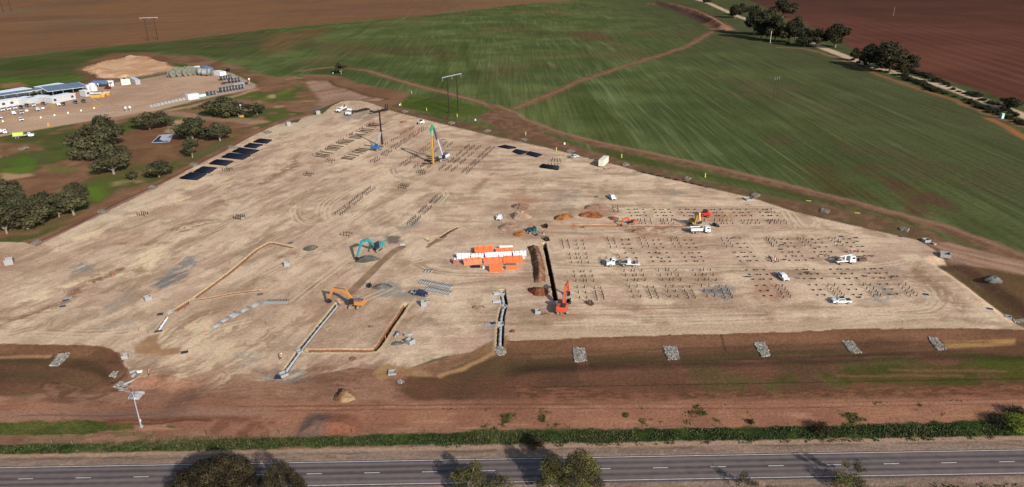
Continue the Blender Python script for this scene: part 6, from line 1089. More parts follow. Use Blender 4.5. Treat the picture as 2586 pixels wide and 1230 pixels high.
pipeline('grey pipeline laid in the trench under the yellow-orange excavator', 'P', [(852,772),(800,835),(757,890),(738,915),(716,945)], -.85, .44, mat('pale_concrete', (.30, .305, .31), .8)); pipeline('pale pipeline in the short trench at the left', 'P', [(426,795),(400,834)], -.7, .36, WPIPE); pipeline('pipe string inside the box culvert trench', 'P', [(1268,742),(1272,768),(1266,800),(1263,850),(1262,876)], -1.5, .5, mat('pale_concrete', (.30, .305, .31), .8))
def pit(label, t, p, s=1.3, h=1.2, rz=.3, z=0.0, m=CONC, hole=True):
    b = MB(); w_ = .16
    for sx, sy, lx, ly in ((0, s/2 - w_/2, s, w_), (0, -s/2 + w_/2, s, w_), (s/2 - w_/2, 0, w_, s - 2*w_), (-s/2 + w_/2, 0, w_, s - 2*w_)): b.box(sx, sy, h / 2, lx, ly, h)
    b.box(0, 0, .08, s - 2*w_, s - 2*w_, .14); x, y, zz = pos(t, *p); return one(b, 'concrete_pit', m, label, 'concrete pit', (x, y, zz + z), rz)
for (lb, t, p, s, h, rz) in [('large concrete headwall box with a round hole at the left edge of the pad', 'C1', (95,262), 2.6, 2.0, .5), ('octagonal-looking concrete pit left of the branch trench', 'C1', (1475,620), 1.9, 1.2, .8), ('concrete pit on bare ground left of the turquoise excavator', 'C2', (292,280), 1.8, 1.3, .5), ('tall concrete pit below the navy pickup', 'C2', (1660,680), 1.6, 1.6, .2), ('low concrete frame right of the tall pit below the navy pickup', 'C2', (1697,634), 1.5, .3, .1),
   ('tilted concrete pit beside the low grey gravel', 'C2', (1528,1055), 1.9, 1.3, .8), ('concrete block with slots beside the red-orange excavator', 'C3', (228,752), 1.6, 1.0, .1), ('white culvert mouth on the drain at the right edge of the pad', 'C4', (1590,40), 2.2, 1.0, .1), ('open concrete culvert mouth with dark opening at the head of the right drain', 'C4', (1778,185), 3.0, 1.2, -.4), ('flat white slab at the edge of the front drain', 'D2', (1305,125), 2.0, .5, .1),
   ('small concrete box at the corner of the left basin', 'C1', (1252,1200), 1.5, 1.0, .3), ('white tank lying in the grit where the western track meets the pad', 'B2', (315,68), 2.4, 2.2, .4), ('pale block at the basin edge north of the pad', 'A2', (608,1138), 2.6, 2.0, .3), ('low stone pit at the north-east corner of the pad', 'B3', (2330,805), 3.2, .6, .2), ('small white block near the right end of the culvert drain', 'C4', (1670,70), 1.0, .6, .3), ('white pipe mouth at the pad corner by the far right rocks', 'C4', (2420,768), 1.6, .7, -.5)]: pit(lb, t, p, s, h, rz)
for (lb, t, p, rz) in [('topmost concrete pit of the box culvert trench', 'P', (1268,738), .05), ('concrete pit turned diagonally at the kink of the box culvert trench', 'P', (1273,772), .8), ('square concrete pit halfway down the box culvert trench', 'P', (1264,816), .05), ('white concrete headwall pit where the box culvert trench reaches the drain', 'P', (1262,878), .0)]: pit(lb, t, p, 1.7, 1.75, rz, -1.65)
pit('concrete pit over the junction of the pipe trench and the U trench', 'P', (756,888), 1.5, 1.4, .8, -1.0); pit('concrete outlet pit at the foot of the pipe trench', 'P', (716,948), 1.9, .7, .7); pit('pale pit at the head of the short left trench', 'P', (430,788), 1.6, .9, .5, -.6)
def plate(lb, t, p, a, b_, rz, m=STEELD, h=.08, name='steel_plate', cat='steel plate'): one(MB().box(0, 0, h / 2 + .02, a, b_, h), name, m, lb, cat, pos(t, *p), rz)
for (lb, t, p, a, b_, rz, m) in [('dark drain grate right of the orange-edged trench bend', 'C2', (333,55), 1.5, 1.0, .2, NAVY), ('dark grate and white lid on the left of the pad, upper one', 'C1', (657,626), 1.8, 1.0, .5, NAVY), ('white concrete lid beside the upper dark grate on the left', 'C1', (680,602), 2.0, 1.1, .5, CONC), ('dark grate in a pale frame on the left of the pad, lower one', 'C1', (626,686), 1.6, 1.1, .3, NAVY), ('black plate left of the head of the short left trench', 'C1', (1600,765), 1.7, 1.4, .15, BLACKP), ('black plate at the foot of the short left trench', 'C1', (1580,936), 2.0, 1.0, .3, BLACKP), ('black butterfly-shaped plate on the brown damp patch', 'C1', (1843,1145), 1.8, 1.3, .4, BLACKP),
   ('dark grate at the right end of the branch trench', 'C2', (28,570), 1.5, 1.0, .2, DGREY), ('dark grate in a taped-off square at the right of the pile rows', 'C4', (1590,568), 1.5, 1.2, -.4, NAVY), ('dark grate by the far right corner of the pad', 'C4', (2228,712), 1.5, 1.1, -.4, NAVY), ('black grate lid standing alone below the shipping container', 'B3', (810,780), 1.6, 1.1, .1, BLACKP), ('dark plate near the upper right grate row', 'B4', (745,1175), 1.6, 1.0, .1, NAVY), ('second dark plate near the upper right grate row', 'B4', (888,1188), 1.6, 1.0, .1, NAVY), ('dark plate left of the upper culvert mouth', 'B4', (1338,1175), 1.5, 1.0, .1, NAVY),
   ('bluish tarp square left of the upper culvert pit', 'C2', (2385,560), 1.8, 1.5, .3, GREYC), ('bluish slab left of the second culvert pit', 'C2', (2390,640), 2.4, 1.2, .1, GREYC), ('grey steel frame left of the middle culvert pit', 'C2', (2305,868), 2.0, 1.2, 0, MGREY), ('dark blue bundle left of the middle culvert pit', 'C2', (2352,855), 1.6, 1.2, .3, NAVY), ('dark plate right of the piling rigs', 'B2', (1855,208), 2.0, .8, 0, STEELD), ('black outlet mat below the pipe trench', 'D2', (205,160), 2.0, 2.0, 0, BLACKP), ('grey timber pallet by the trench head north of the pad centre', 'C2', (1445,72), 1.8, 1.1, .3, GREYC), ('dark pump beside the trench head', 'C2', (1387,52), 1.2, .8, .2, DGREY)]: plate(lb, t, p, a, b_, rz, m, .25 if m in (GREYC, DGREY) else .08)
# ---- orange and white pipe packs
def pack(label, p0, p1, h, wd, m, group, name='pipe_pack', z=0.0, straps=3, rot=None):
    """a strapped pack of plastic pipes; p0-p1 = near lower edge in the photo"""
    a, b = pos('P', *p0), pos('P', *p1); L = math.dist(a[:2], b[:2]); rz = math.atan2(b[1] - a[1], b[0] - a[0]); nx_, ny_ = -math.sin(rz), math.cos(rz); c = ((a[0]+b[0])/2 + nx_ * wd / 2, (a[1]+b[1])/2 + ny_ * wd / 2, z)
    e = empty(name, label, 'pipe pack', c, rz, group); r = .11; ny = max(1, int(round(wd / (2 * r)))); nz = max(1, int(round(h / (2 * r)))); b_ = MB()
    for i in range(ny):
        for j in range(nz):
            if 0 < j < nz - 1 and 0 < i < ny - 1: continue
            b_.cyl((-L / 2 + (.06 * ((i * 7 + j * 3) % 5)), -wd / 2 + r + 2 * r * i, r + 2 * r * j), (L / 2 - (.05 * ((i * 3 + j * 5) % 4)), -wd / 2 + r + 2 * r * i, r + 2 * r * j), r, n=8)
    b_.build('pipes', m, e)
    for k in range(straps): MB().box(-L / 2 + L * (k + .5) / straps, 0, h / 2, .09, wd + .06, h + .06).build('strap', TIMB, e)
GO, GWH = 'packs of orange plastic pipe', 'packs of white plastic pipe'
s = lambda x, y: (1130 + x / 11.67, 610 + y / 11.67)
pack('big orange pipe pack at the back left of the stack', s(800,380), s(1360,360), 1.6, 3.6, ORPIPE, GO); pack('orange pipe pack at the back right, under a row of white bundles', s(1420,350), s(1945,325), 1.1, 2.2, ORPIPE, GO); pack('orange pipe pack at the middle left, its end dark in shade', s(480,710), s(1030,650), 1.6, 2.4, ORPIPE, GO); pack('orange pipe pack in the centre of the middle row', s(1060,670), s(1630,640), 1.6, 2.2, ORPIPE, GO); pack('orange pipe pack at the right of the middle row', s(1640,650), s(2225,635), 1.8, 2.6, ORPIPE, GO)
pack('short square orange pack at the very front', s(1230,905), s(1610,905), 2.2, 1.6, ORPIPE, GO, straps=2); pack('thin orange pack at the front right', s(1710,835), s(2090,828), 1.0, 1.4, ORPIPE, GO, straps=2)
pack('white bundle row at the far left of the stack', s(270,520), s(670,505), 1.5, 1.5, WPIPE, GWH, straps=4); pack('white bundle row second from the left', s(680,505), s(1070,490), 1.4, 1.5, WPIPE, GWH, straps=4); pack('white bundle row in the centre of the stack', s(1110,500), s(1500,470), 1.5, 1.5, WPIPE, GWH, straps=4); pack('white bundle row right of centre', s(1500,480), s(1900,455), 1.5, 1.5, WPIPE, GWH, straps=4); pack('ragged white bundle row at the right end of the stack', s(1930,455), s(2330,430), 1.6, 1.6, WPIPE, GWH, straps=3); pack('small row of white bundles behind the back right orange pack', s(1520,235), s(1930,225), 1.0, .8, WPIPE, GWH, straps=4)
b = MB(); x, y, z = pos('P', *s(840,760)); 
for i in range(5): b.cyl((-1.6, -.5 + .22 * i, .25), (1.5, -.5 + .22 * i, .28), .16, n=8); b.cyl((-1.5, -.4 + .2 * i, .5), (1.4, -.4 + .2 * i, .5), .14, n=8)
one(b, 'black_pipe_bundle', MILLB, 'slumped black pipe bundle in front of the middle left orange pack', 'pipe bundle', (x, y, z)); b = MB(); x, y, z = pos('P', *s(1860,700)); b.cyl((-1.8, 0, .4), (1.8, 0, .4), .4, n=12); one(b, 'black_pipe', DGREY, 'fat black pipe lying behind the thin front orange pack', 'pipe', (x, y, z))
x, y, z = pos('P', *s(215,640)); e = empty('fitting_crate', 'red and white crate of fittings at the far left end of the pipe stack', 'crate', (x, y, z), 0); MB().box(0, 0, .7, .8, 1.8, 1.4).build('crate', mat('dull_red_plastic', (.34, .07, .06), .5), e); MB().box(.1, .4, 1.5, .6, 1.0, .25).build('wrap', WPIPE, e)
x, y, z = pos('P', *s(1065,790)); bb = MB(); bb.box(0, 0, .35, .9, .7, .7, tx=.7, ty=.8); one(bb, 'white_bag', WHITE, 'white bag slumped in front of the short square orange pack', 'bag', (x, y, z), .4)
for i in range(7): b = MB().box(0, 0, .25, .35 + .05 * (i % 3), .3, .5, rx=.1 * i); one(b, 'white_fitting', WPIPE, 'loose white pipe fitting scattered at the right end of the white bundles', 'pipe fitting', pos('P', *s(2200 + 22 * (i % 4), 470 + 16 * (i // 2))), i * .7, 'loose white fittings')
# ---- black steel pile stock
def pilestack(label, t, Q, lay=1, seed=0, group='stacks of dark steel piles beside the western drain'):
    """Q = near-left, near-right, far-right, far-left corners; the piles lie left-right"""
    A, B_, C_, D_ = [Vector(W(t, *p)) for p in Q]; wid = ((D_ - A).length + (C_ - B_).length) / 2; n = max(4, int(wid / .42)); rr = random.Random(seed); b = MB(); o0 = (A + B_ + C_ + D_) / 4
    for l in range(lay):
        for i in range(n - l):
            f = (i + .5 + l * .5) / n; p = A + (D_ - A) * f - o0; q = B_ + (C_ - B_) * f - o0; d = (q - p).normalized(); j0, j1 = rr.uniform(-.5, .4), rr.uniform(-.5, .5); z = .18 + .33 * l
            b.cyl((p.x + d.x * j0, p.y + d.y * j0, z), (q.x + d.x * j1, q.y + d.y * j1, z), .175, n=7)
    one(b, 'pile_stack', MILLB, label, 'stack of piles', (o0.x, o0.y, 0), 0, group, True)
for i, (lb, Q) in enumerate([('lowest stack of dark piles on the western edge', [(1795,602),(1965,615),(2062,555),(1905,542)]), ('second lowest stack of dark piles on the western edge', [(1938,535),(2085,548),(2165,495),(2030,483)]), ('dark pile stack standing slightly apart, third from the lowest', [(2085,455),(2250,472),(2335,428),(2165,412)]), ('wide dark pile stack, fourth from the lowest', [(2210,390),(2420,412),(2505,365),(2290,348)]),
   ('wide dark pile stack, fifth from the lowest', [(2318,335),(2500,360),(2590,320),(2400,295)]), ('narrow dark pile stack, sixth from the lowest', [(2435,285),(2545,298),(2620,262),(2500,250)]), ('dark pile stack, second from the top on the western edge', [(2530,238),(2660,250),(2716,215),(2595,205)])]): pilestack(lb, 'B1', Q, 2, i)
GNE = 'stacks of dark steel piles on the north-east of the pad'
for i, (lb, Q) in enumerate([('slim dark pile stack right of the piling rigs, leftmost of the chain', [(-165,285),(-60,305),(20,293),(-90,270)]), ('dark pile stack second in the chain right of the rigs', [(-20,335),(50,362),(135,335),(20,312)]), ('dark pile stack third in the chain, nearest the container', [(120,360),(215,388),(272,362),(150,332)]), ('dark pile stack with upright posts behind it, alone below the chain', [(250,490),(425,516),(442,480),(285,460)])]): pilestack(lb, 'B3', Q, 2, 30 + i, GNE)
rr = random.Random(12)
for i in range(26):
    f = i / 25; x = 1240 + 680 * f; y = 527 + 155 * f
    if 1480 < x < 1500 or 1640 < x < 1680: continue
    b = MB()
    for k in range(3): b.cyl((-.9, -.35 + .3 * k, .2), (.9, -.35 + .3 * k, .2), .15, n=6)
    one(b, 'pipe_offcut_bundle', MILLB if i % 3 else RUST, 'little bundle of dark offcuts in the line along the north-east edge', 'offcut bundle', pos('B3', x, y), rr.uniform(-.3, .3) - .2, 'offcut bundles along the north-east edge')
# laid-out long piles beside the blue rig
LB = [(570,376,685,388),(595,362,710,378),(615,352,725,365),(645,333,755,348),(680,312,795,318),(697,299,812,306),(715,285,830,297),(750,272,860,280),(790,245,905,258),(815,236,925,244),(835,224,945,235),(850,212,965,222),(912,190,1028,200),(925,178,1038,187),(935,163,1040,176),(975,155,1070,163),(1005,128,1105,140),(1030,115,1135,127),(1032,120,1135,124),(1045,103,1160,110),(1090,78,1185,88),(1110,62,1230,72),(1140,50,1250,60),(1105,70,1200,74),
      (835,398,948,412),(845,388,960,402),(865,375,980,390),(905,357,1015,373),(945,332,1055,348),(970,318,1082,334),(985,310,1098,322),(1010,295,1115,310),(1065,265,1165,278)]
for i, (a, b_, c, d_) in enumerate(LB):
    p, q = pos('B2', a, b_), pos('B2', c, d_); L = math.dist(p, q); b = MB().cyl((-L / 2, 0, .22), (L / 2, 0, .22), .20, n=7); one(b, 'long_pile', STEELD, 'long dark steel pile laid flat left of the blue rig, in the double ladder' if i < 24 else 'long dark steel pile laid flat directly left of the blue rig, in the short ladder', 'steel pile', ((p[0]+q[0])/2, (p[1]+q[1])/2, 0), math.atan2(q[1]-p[1], q[0]-p[0]), 'long piles laid flat in the double ladder' if i < 24 else 'long piles laid flat in the short ladder', True)
for (a, b_, c, d_) in [(1675,415,1745,425),(1700,400,1750,405),(1665,425,1740,430),(1640,450,1745,460),(1690,380,1740,384)]:
    p, q = pos('B2', a, b_), pos('B2', c, d_); L = math.dist(p, q); one(MB().cyl((-L / 2, 0, .5), (L / 2, 0, .5), .2, n=7), 'long_pile', STEELD, 'dark pile laid flat at the foot of the yellow leader', 'steel pile', ((p[0]+q[0])/2, (p[1]+q[1])/2, 0), math.atan2(q[1]-p[1], q[0]-p[0]), 'piles at the foot of the yellow leader', True)
# ================================================================== driven piles
PILEM = MB().cyl((0, 0, -.3), (0, 0, .95), .135, n=7).mesh('driven_pile', STEELD); LOWM = MB().cyl((0, 0, -.3), (0, 0, .34), .23, n=7).cyl((0, 0, .05), (-.45, .12, .22), .09, n=5).mesh('pile_stub', STEELD); PILEF = MB().cyl((0, 0, -.3), (0, 0, 1.2), .15, n=6).mesh('driven_pile_far', STEELD)
allp = []
def piles(t, P, label, group, low=False, far=False):
    for (x, y) in P: a = W(t, x, y); allp.append((a, label, group, low, far))
def seg(x0, y0, x1, y1, n): return [(x0 + (x1 - x0) * i / max(1, n - 1), y0 + (y1 - y0) * i / max(1, n - 1)) for i in range(n)]
# north-western blocks (tile B2)
LAD = [(555,370),(590,355),(610,345),(630,330),(680,305),(710,290),(735,280),(745,268),(790,245),(815,230),(835,217),(858,209),(895,182),(920,165),(935,158),(950,150),(992,130),(1020,110),(1035,102),(1050,95),(1090,78),(1115,62),(1130,52),(1160,42),(600,362),(645,338),(700,300),(720,283),(812,245),(925,178),(945,160),(1050,105),(1120,68)]
piles('B2', LAD, 'dark driven pile standing at the left end of the laid-out ladder of long piles', 'piles standing along the ladder of laid piles', far=True)
G1 = [(1520,112,1565,88,4),(1430,165,1485,135,4),(1340,225,1395,195,4),(1260,270,1300,250,3),(1605,125,1655,95,4),(1640,130,1695,95,4),(1520,180,1575,140,5),(1560,185,1610,150,5),(1430,235,1485,205,5),(1470,245,1525,205,5),(1340,295,1400,260,5),(1380,305,1435,265,5),(1240,365,1305,325,5),(1280,372,1340,330,5),(1130,435,1200,395,5),(1170,440,1220,410,4)]
for g in G1: piles('B2', seg(*g), 'dark driven pile in the slanting bands between the two piling rigs', 'piles in the bands between the rigs', far=True)
G2 = [(1625,330,1680,290,4),(1530,400,1590,360,4),(1425,470,1495,425,5),(1475,475,1535,430,5),(1565,400,1600,378,3),(1655,335,1718,300,4),(1700,270,1720,255,2),(1565,490,1615,455,4),(1630,490,1675,460,4),(1700,495,1730,480,3),(1585,543,1670,550,5),(1605,522,1675,524,5),(1780,330,1805,305,3)]
for g in G2: piles('B2', seg(*g), 'dark driven pile in the groups left of and below the yellow leader', 'piles around the yellow leader', far=True)
G3 = [(1860,270,1890,245,3),(1900,285,1945,250,4),(2070,305,2115,270,5),(2120,312,2170,278,4),(2180,320,2225,285,4),(1990,375,2040,335,5),(2045,378,2100,340,5),(2105,385,2155,350,4),(1910,440,1960,405,4),(1965,445,2020,405,5),(2025,455,2080,415,5),(1820,515,1875,470,5),(1880,520,1935,480,5),(1940,530,1995,485,5),(2275,330,2325,292,5),(2315,340,2365,295,5),(2205,395,2260,350,5),(2245,405,2295,360,5),(2130,470,2180,425,5),(2165,475,2220,430,5),(2045,545,2105,495,5),(2090,550,2145,500,5)]
for g in G3: piles('B2', seg(*g), 'dark driven pile in the slanting rows right of the grey-boomed rig', 'piles right of the grey-boomed rig', far=True)
for nm, gs in (('in the loose cluster below the ladder of laid piles', [(685,433,745,440,3),(705,415,770,422,4)]), ('in the reddish cluster west of the wheel-track loops', [(465,567,535,577,5),(490,550,560,557,5)]), ('in the ten-pile cluster above the two lower bands', [(1410,692,1480,700,4),(1435,670,1505,682,5)]), ('in the cluster north-west of the grey gravel heap', [(835,1163,915,1175,4),(865,1143,945,1152,4)]),
   ('in the left band inside the wheel-track loop', [(1050,755,1130,695,6),(1095,762,1175,700,5),(920,852,1005,785,6),(968,860,1050,795,6),(780,955,875,885,6),(830,965,925,890,6)]), ('in the right band ending near the grey stain', [(1725,845,1795,780,6),(1775,850,1845,785,6),(1615,945,1692,878,6),(1665,955,1740,885,6),(1500,1058,1580,985,6),(1550,1065,1630,990,6)])):
    for g in gs: piles('B2', seg(*g), 'dark driven pile ' + nm, 'piles ' + nm)
for nm, gs in (('in the cluster nearest the lowest western pile stacks', [(1372,966,1440,972,4),(1412,946,1475,954,4)]), ('in the cluster at the middle left of the pad', [(2335,999,2405,1009,5),(2368,979,2445,984,5)]), ('in the small cluster right of the third western stack', [(2225,519,2290,524,4),(2260,502,2318,509,4)])):
    for g in gs: piles('B1', seg(*g), 'dark driven pile ' + nm, 'piles ' + nm)
for g in [(365,430,460,432,4),(378,412,450,418,4),(335,466,430,470,4)]: piles('B3', seg(*g), 'dark driven pile behind the lone stack of piles left of the container', 'piles by the lone stack', far=True)
for g in [(975,905,1025,900,2),(988,932,1030,928,2)]: piles('B3', seg(*g), 'dark driven pile in the group of four between the orange heap and the stub rows', 'four piles by the orange heap')
# eastern field of piles
S_ = lambda P, lb, gr, t='C3', low=False: piles(t, P, lb, gr, low)
rows = []
for k in range(6):
    for y, x0, per in ((908, 1137, 257), (938, 1150, 260), (971, 1166, 262.5)):
        for o_ in (0, 58, 86, 146): 
            x = x0 + per * k + o_
            if x < 2566 and not (1840 < x < 1960 and y > 900): rows.append((x, y))
piles('B3', rows, 'low dark pile stub in the three rows behind the red loader', 'pile stubs in the three northern rows', low=True)
piles('B4', [(10,908),(48,905),(10,936),(50,934),(80,935),(20,968),(50,968),(110,968)], 'low dark pile stub in the three rows behind the red loader', 'pile stubs in the three northern rows', low=True)
tall = []
for L_, y in (([1227,1255,1295,1350,1455,1482,1522,1562,1890,1990,2043,2072,2112,2155,2260,2288,2328,2365,2420,2525,2553], 1026), ([1240,1268,1307,1362,1470,1495,1535,1580,2018,2060,2085,2118,2175,2275,2320,2350,2400,2440,2540], 1050)): tall += [(x, y) for x in L_]
piles('B3', tall, 'dark driven pile in the double row along the orange-edged trench', 'piles in the double row by the orange-edged trench'); piles('B4', [(x, 1022) for x in (15,55,80,118,172)] + [(x, 1045) for x in (35,75,100,138,195)], 'dark driven pile in the double row along the orange-edged trench', 'piles in the double row by the orange-edged trench')
A = [(468,35),(475,55),(480,80),(487,110),(525,35),(532,55),(538,80),(545,108),(612,40),(620,80),(632,118),(678,38),(685,78),(698,115),(548,172),(555,215),(568,256),(608,170),(640,172),(618,213),(655,212),(632,256),(668,254),(712,170),(722,212),(735,255)]
S_(A, 'dark driven pile in the upper block between the long trench and the flatbed truck', 'piles in the upper left block')
B_ = [(590,348),(598,393),(610,442),(658,347),(690,345),(670,392),(702,390),(683,442),(715,440),(760,345),(773,391),(786,441),(622,505),(634,556),(645,610),(695,503),(708,555),(720,608),(795,512),(803,550),(808,575),(815,597),(822,622),(858,510),(868,548),(878,575),(885,597),(890,620)]
S_(B_, 'dark driven pile in the lower block directly right of the long trench', 'piles in the lower left block')
C_ = [(925,20),(935,40),(942,70),(955,103),(982,18),(992,38),(1000,68),(1012,100),(1135,30),(850,215),(860,240),(865,258),(868,275),(910,212),(1240,15),(1250,40),(1262,70),(1278,98),(1298,12),(1310,38),(1322,68),(1335,96),(1555,15),(1565,38),(1580,68),(1598,98),(1612,12),(1625,38),(1640,66),(1658,96),(1042,205)]
S_(C_, 'dark driven pile in the upper columns around the flatbed truck', 'piles in the upper columns by the flatbed')
for nm, P in (('first', [(1090,342),(1105,388),(1122,436),(1162,340),(1192,338),(1178,386),(1210,384),(1194,434),(1228,432),(1265,338),(1282,385),(1300,434),(1145,498),(1162,548),(1180,600),(1218,496),(1238,546),(1256,598),(1320,505),(1332,538),(1342,560),(1352,583),(1362,612),(1382,503),(1398,538),(1408,558),(1418,582),(1430,610)]),
   ('second', [(1435,336),(1452,382),(1475,430),(1505,334),(1535,332),(1525,380),(1560,378),(1545,430),(1580,428),(1608,334),(1630,382),(1655,430),(1505,494),(1525,544),(1550,598),(1578,492),(1602,542),(1625,596),(1678,503),(1695,538),(1708,560),(1720,583),(1732,610),(1745,500),(1762,535),(1775,558),(1787,582),(1800,608)]),
   ('third', [(1778,334),(1803,382),(1830,430),(1850,332),(1882,330),(1872,380),(1908,378),(1895,428),(1935,426),(1952,330),(1980,380),(2008,430),(1862,490),(1888,542),(1918,594),(1936,490),(1965,540),(1992,592),(2038,500),(2058,534),(2072,558),(2084,580),(2098,608),(2105,498),(2122,532),(2138,556),(2152,578),(2168,606)])):
    S_(P, 'dark driven pile in the %s lower block %s' % (nm, 'on the grey rock spill' if nm == 'third' else 'right of the flatbed truck'), 'piles in the %s lower block' % nm)
D_ = [(2060,18),(2070,42),(2090,68),(2112,98),(2118,15),(2130,42),(2150,68),(2170,96),(2510,15),(2530,38),(2545,58),(2560,85),(2540,205),(2555,222)]
S_(D_, 'dark driven pile in the column pairs left of the person kneeling in orange', 'piles in the column pairs by the kneeling person')
ST = [(1070,28),(1140,25),(1080,70),(1130,70),(1150,70),(1095,108),(1165,112),(1385,30),(1440,28),(1395,70),(1460,68),(1420,108),(1485,105),(1700,30),(1765,28),(1720,66),(1790,65),(1745,105),(1812,104),(1345,155),(1410,155),(1445,160),(1520,155),(1365,200),(1430,202),(1470,212),(1540,200),(1385,240),(1465,240),(1495,240),(1550,240),(1670,160),(1740,158),(1775,157),(1840,155),(1700,200),(1770,198),(1800,200),(1865,195),(1715,240),(1795,240),(1825,240),(1885,238),(1105,158),(1190,160),(1120,200),(1210,205)]
S_(ST, 'low dark pile stub among the rows above and right of the flatbed truck', 'pile stubs around the flatbed truck', low=True)
ST2 = [(2225,62),(2295,60),(2255,103),(2325,100),(2195,152),(2265,152),(2295,152),(2360,150),(2230,195),(2295,194),(2325,194),(2395,192),(2255,236),(2325,235),(2355,235),(2420,233),(2315,328),(2390,327),(2420,327),(2490,326),(2345,373),(2420,373),(2455,373),(2525,372),(2380,422),(2450,420),(2485,420),(2560,418),(2420,484),(2495,482),(2455,534),(2530,532),(2490,585)]
S_(ST2, 'low dark pile stub left of the white pickup with the ladder-racked tray', 'pile stubs left of the tray pickup', low=True)
T4 = [(15,30),(30,55),(45,70),(65,92),(62,20),(80,38),(98,60),(125,90),(310,20),(335,30),(355,55),(382,88),(370,18),(395,35),(415,58),(440,88),(620,15),(650,35),(675,55),(700,85),(680,15),(715,35),(735,55),(758,85),(20,200),(35,215),(48,238),(80,205),(98,225),(115,245)]
S_(T4, 'dark driven pile in the upper column pairs behind the white crane truck', 'piles in the upper right column pairs', 'C4')
T5 = [(92,495),(118,528),(138,555),(150,575),(168,602),(155,492),(182,525),(202,552),(215,573),(235,600)]
S_(T5, 'dark driven pile in the two columns on the reddish patch', 'piles on the reddish patch', 'C4')
T6 = [(610,486),(640,520),(662,548),(678,568),(700,590),(675,485),(708,520),(730,546),(745,568),(770,590)]
S_(T6, 'dark driven pile in the two columns above the black-covered pickup', 'piles above the black-covered pickup', 'C4')
T7 = [(962,482),(995,518),(1022,546),(1040,565),(1065,590),(1030,482),(1065,518),(1090,544),(1105,565),(1132,588),(1318,480),(1355,513),(1380,540),(1398,560),(1430,588),(1385,478),(1420,512),(1448,539),(1465,560),(1498,586)]
S_(T7, 'dark driven pile in the last column pairs at the right, by the grey stain', 'piles in the last column pairs', 'C4')
L4 = [(150,22),(210,22),(185,60),(245,58),(215,98),(280,97),(460,22),(520,20),(490,58),(558,57),(530,97),(598,96),(770,18),(832,17),(805,55),(872,54),(845,95),(910,94),(160,150),(225,148),(258,148),(322,147),(195,190),(260,188),(292,188),(358,188),(230,232),(295,231),(327,231),(393,230),(480,147),(545,146),(580,146),(645,145),(518,188),(585,187),(620,187),(800,147),(965,143)]
S_(L4, 'low dark pile stub in the rows behind and left of the white crane truck', 'pile stubs behind the crane truck', 'C4', True)
L5 = [(305,322),(372,322),(405,322),(475,321),(340,368),(408,368),(443,368),(512,367),(378,415),(447,415),(482,415),(552,413),(642,320),(710,319),(743,319),(812,318),(682,365),(750,365),(787,365),(855,363),(725,412),(793,411),(830,411),(900,409),(980,316),(1048,315),(1080,315),(1150,314),(1025,360),(1092,360),(1130,360),(1200,358),(1070,408),(1140,408),(1175,408),(1245,406),(430,477),(500,476),(468,527),(540,526),(508,578),(580,577),(780,474),(850,473),(825,522),(897,521),(870,574),(943,573),(1130,470),(1205,468),(1182,519),(1253,518),(1300,568),(5,372),(45,420),(15,530),(50,583)]
S_(L5, 'low dark pile stub in the rows between the crane truck and the black-covered pickup', 'pile stubs below the crane truck', 'C4', True)
tallp = sorted([p for p in allp if not p[3]], key=lambda p: p[0][1]); rest = tallp[300:]
rr = random.Random(77)
for (a, lb, gr, low, far) in tallp[:300] + [p for p in allp if p[3]]:
    o = bpy.data.objects.new('pile_stub' if low else 'driven_pile', LOWM if low else (PILEF if far else PILEM)); link(o); o.location = (a[0], a[1], 0); o.rotation_euler = (rr.gauss(0, .02), rr.gauss(0, .02), rr.gauss(0, .4)); o.scale = (1, 1, rr.uniform(.85, 1.1)); tag(o, lb, 'pile stub' if low else 'steel pile', gr)
if rest:
    b = MB()
    for (a, lb, gr, low, far) in rest: b.cyl((a[0], a[1], -.2), (a[0] + rr.gauss(0, .03), a[1], 1.35), .15, n=6)
    o = b.build('far_piles', STEELD); tag(o, 'many small dark driven piles in slanting rows at the far side of the pad', 'steel piles', kind='stuff')
# scraps and fittings lying among the piles
def scrap(label, t, p, w_, seed):
    rr = random.Random(seed); q = mppx(PX(t, *p)[1]); n = 7; b = MB(); L = w_ / 3.952 * q
    for i in range(n): b.box(rr.uniform(-.5, .5) * L, rr.uniform(-.3, .3), .10, rr.uniform(.2, .4) * L, rr.uniform(.12, .3), .16, rz=rr.uniform(-.8, .8))
    one(b, 'steel_offcuts', BLACKP, label, 'offcuts', pos(t, *p), 0)
SCR = [('C3',2205,8,110,'black offcuts in a long heap above the stub rows left of the kneeling person'),('C3',2325,392,70,'black splayed fitting left of the tray pickup'),('C4',150,72,40,'black scrap at the top left of the stub rows'),('C4',140,118,35,'black scrap between the stub rows, second down'),('C4',485,110,24,'round black scrap above the crane truck'),('C4',165,222,45,'black scrap right of the kneeling person'),('C4',448,208,60,'flat black scrap left of the crane truck'),('C4',560,168,60,'thin black scrap in the stub row left of the crane truck'),('C4',720,45,40,'black scrap between two column pairs'),
 ('C4',415,348,80,'long black scrap below the crane truck'),('C4',310,408,45,'black scrap right of the tray pickup'),('C4',990,385,60,'black scrap heap right of centre below the crane truck'),('C4',1265,388,90,'long black scrap at the end of the stub rows'),('C4',918,597,55,'black scrap right of the black-covered pickup'),('C4',1230,568,35,'black scrap on the grey stain'),('C4',880,135,70,'black fittings behind the crane truck cab'),('C4',930,190,60,'black fittings right of the crane truck'),('C4',1020,185,90,'large heap of black fittings right of the crane truck'),('C4',900,38,30,'dark scrap near the last stubs of the top row'),('C4',950,90,35,'dark scrap left of the top right stain'),
 ('B3',755,402,50,'rusty scrap by the pad edge left of the container'),('B3',915,500,55,'scrap and tools in front of the container'),('B3',670,1085,35,'small scrap on the orange-edged trench'),('B3',820,512,25,'tools left of the container')]
for i, (t, x, y, w_, lb) in enumerate(SCR): scrap(lb, t, (x, y), w_, i)
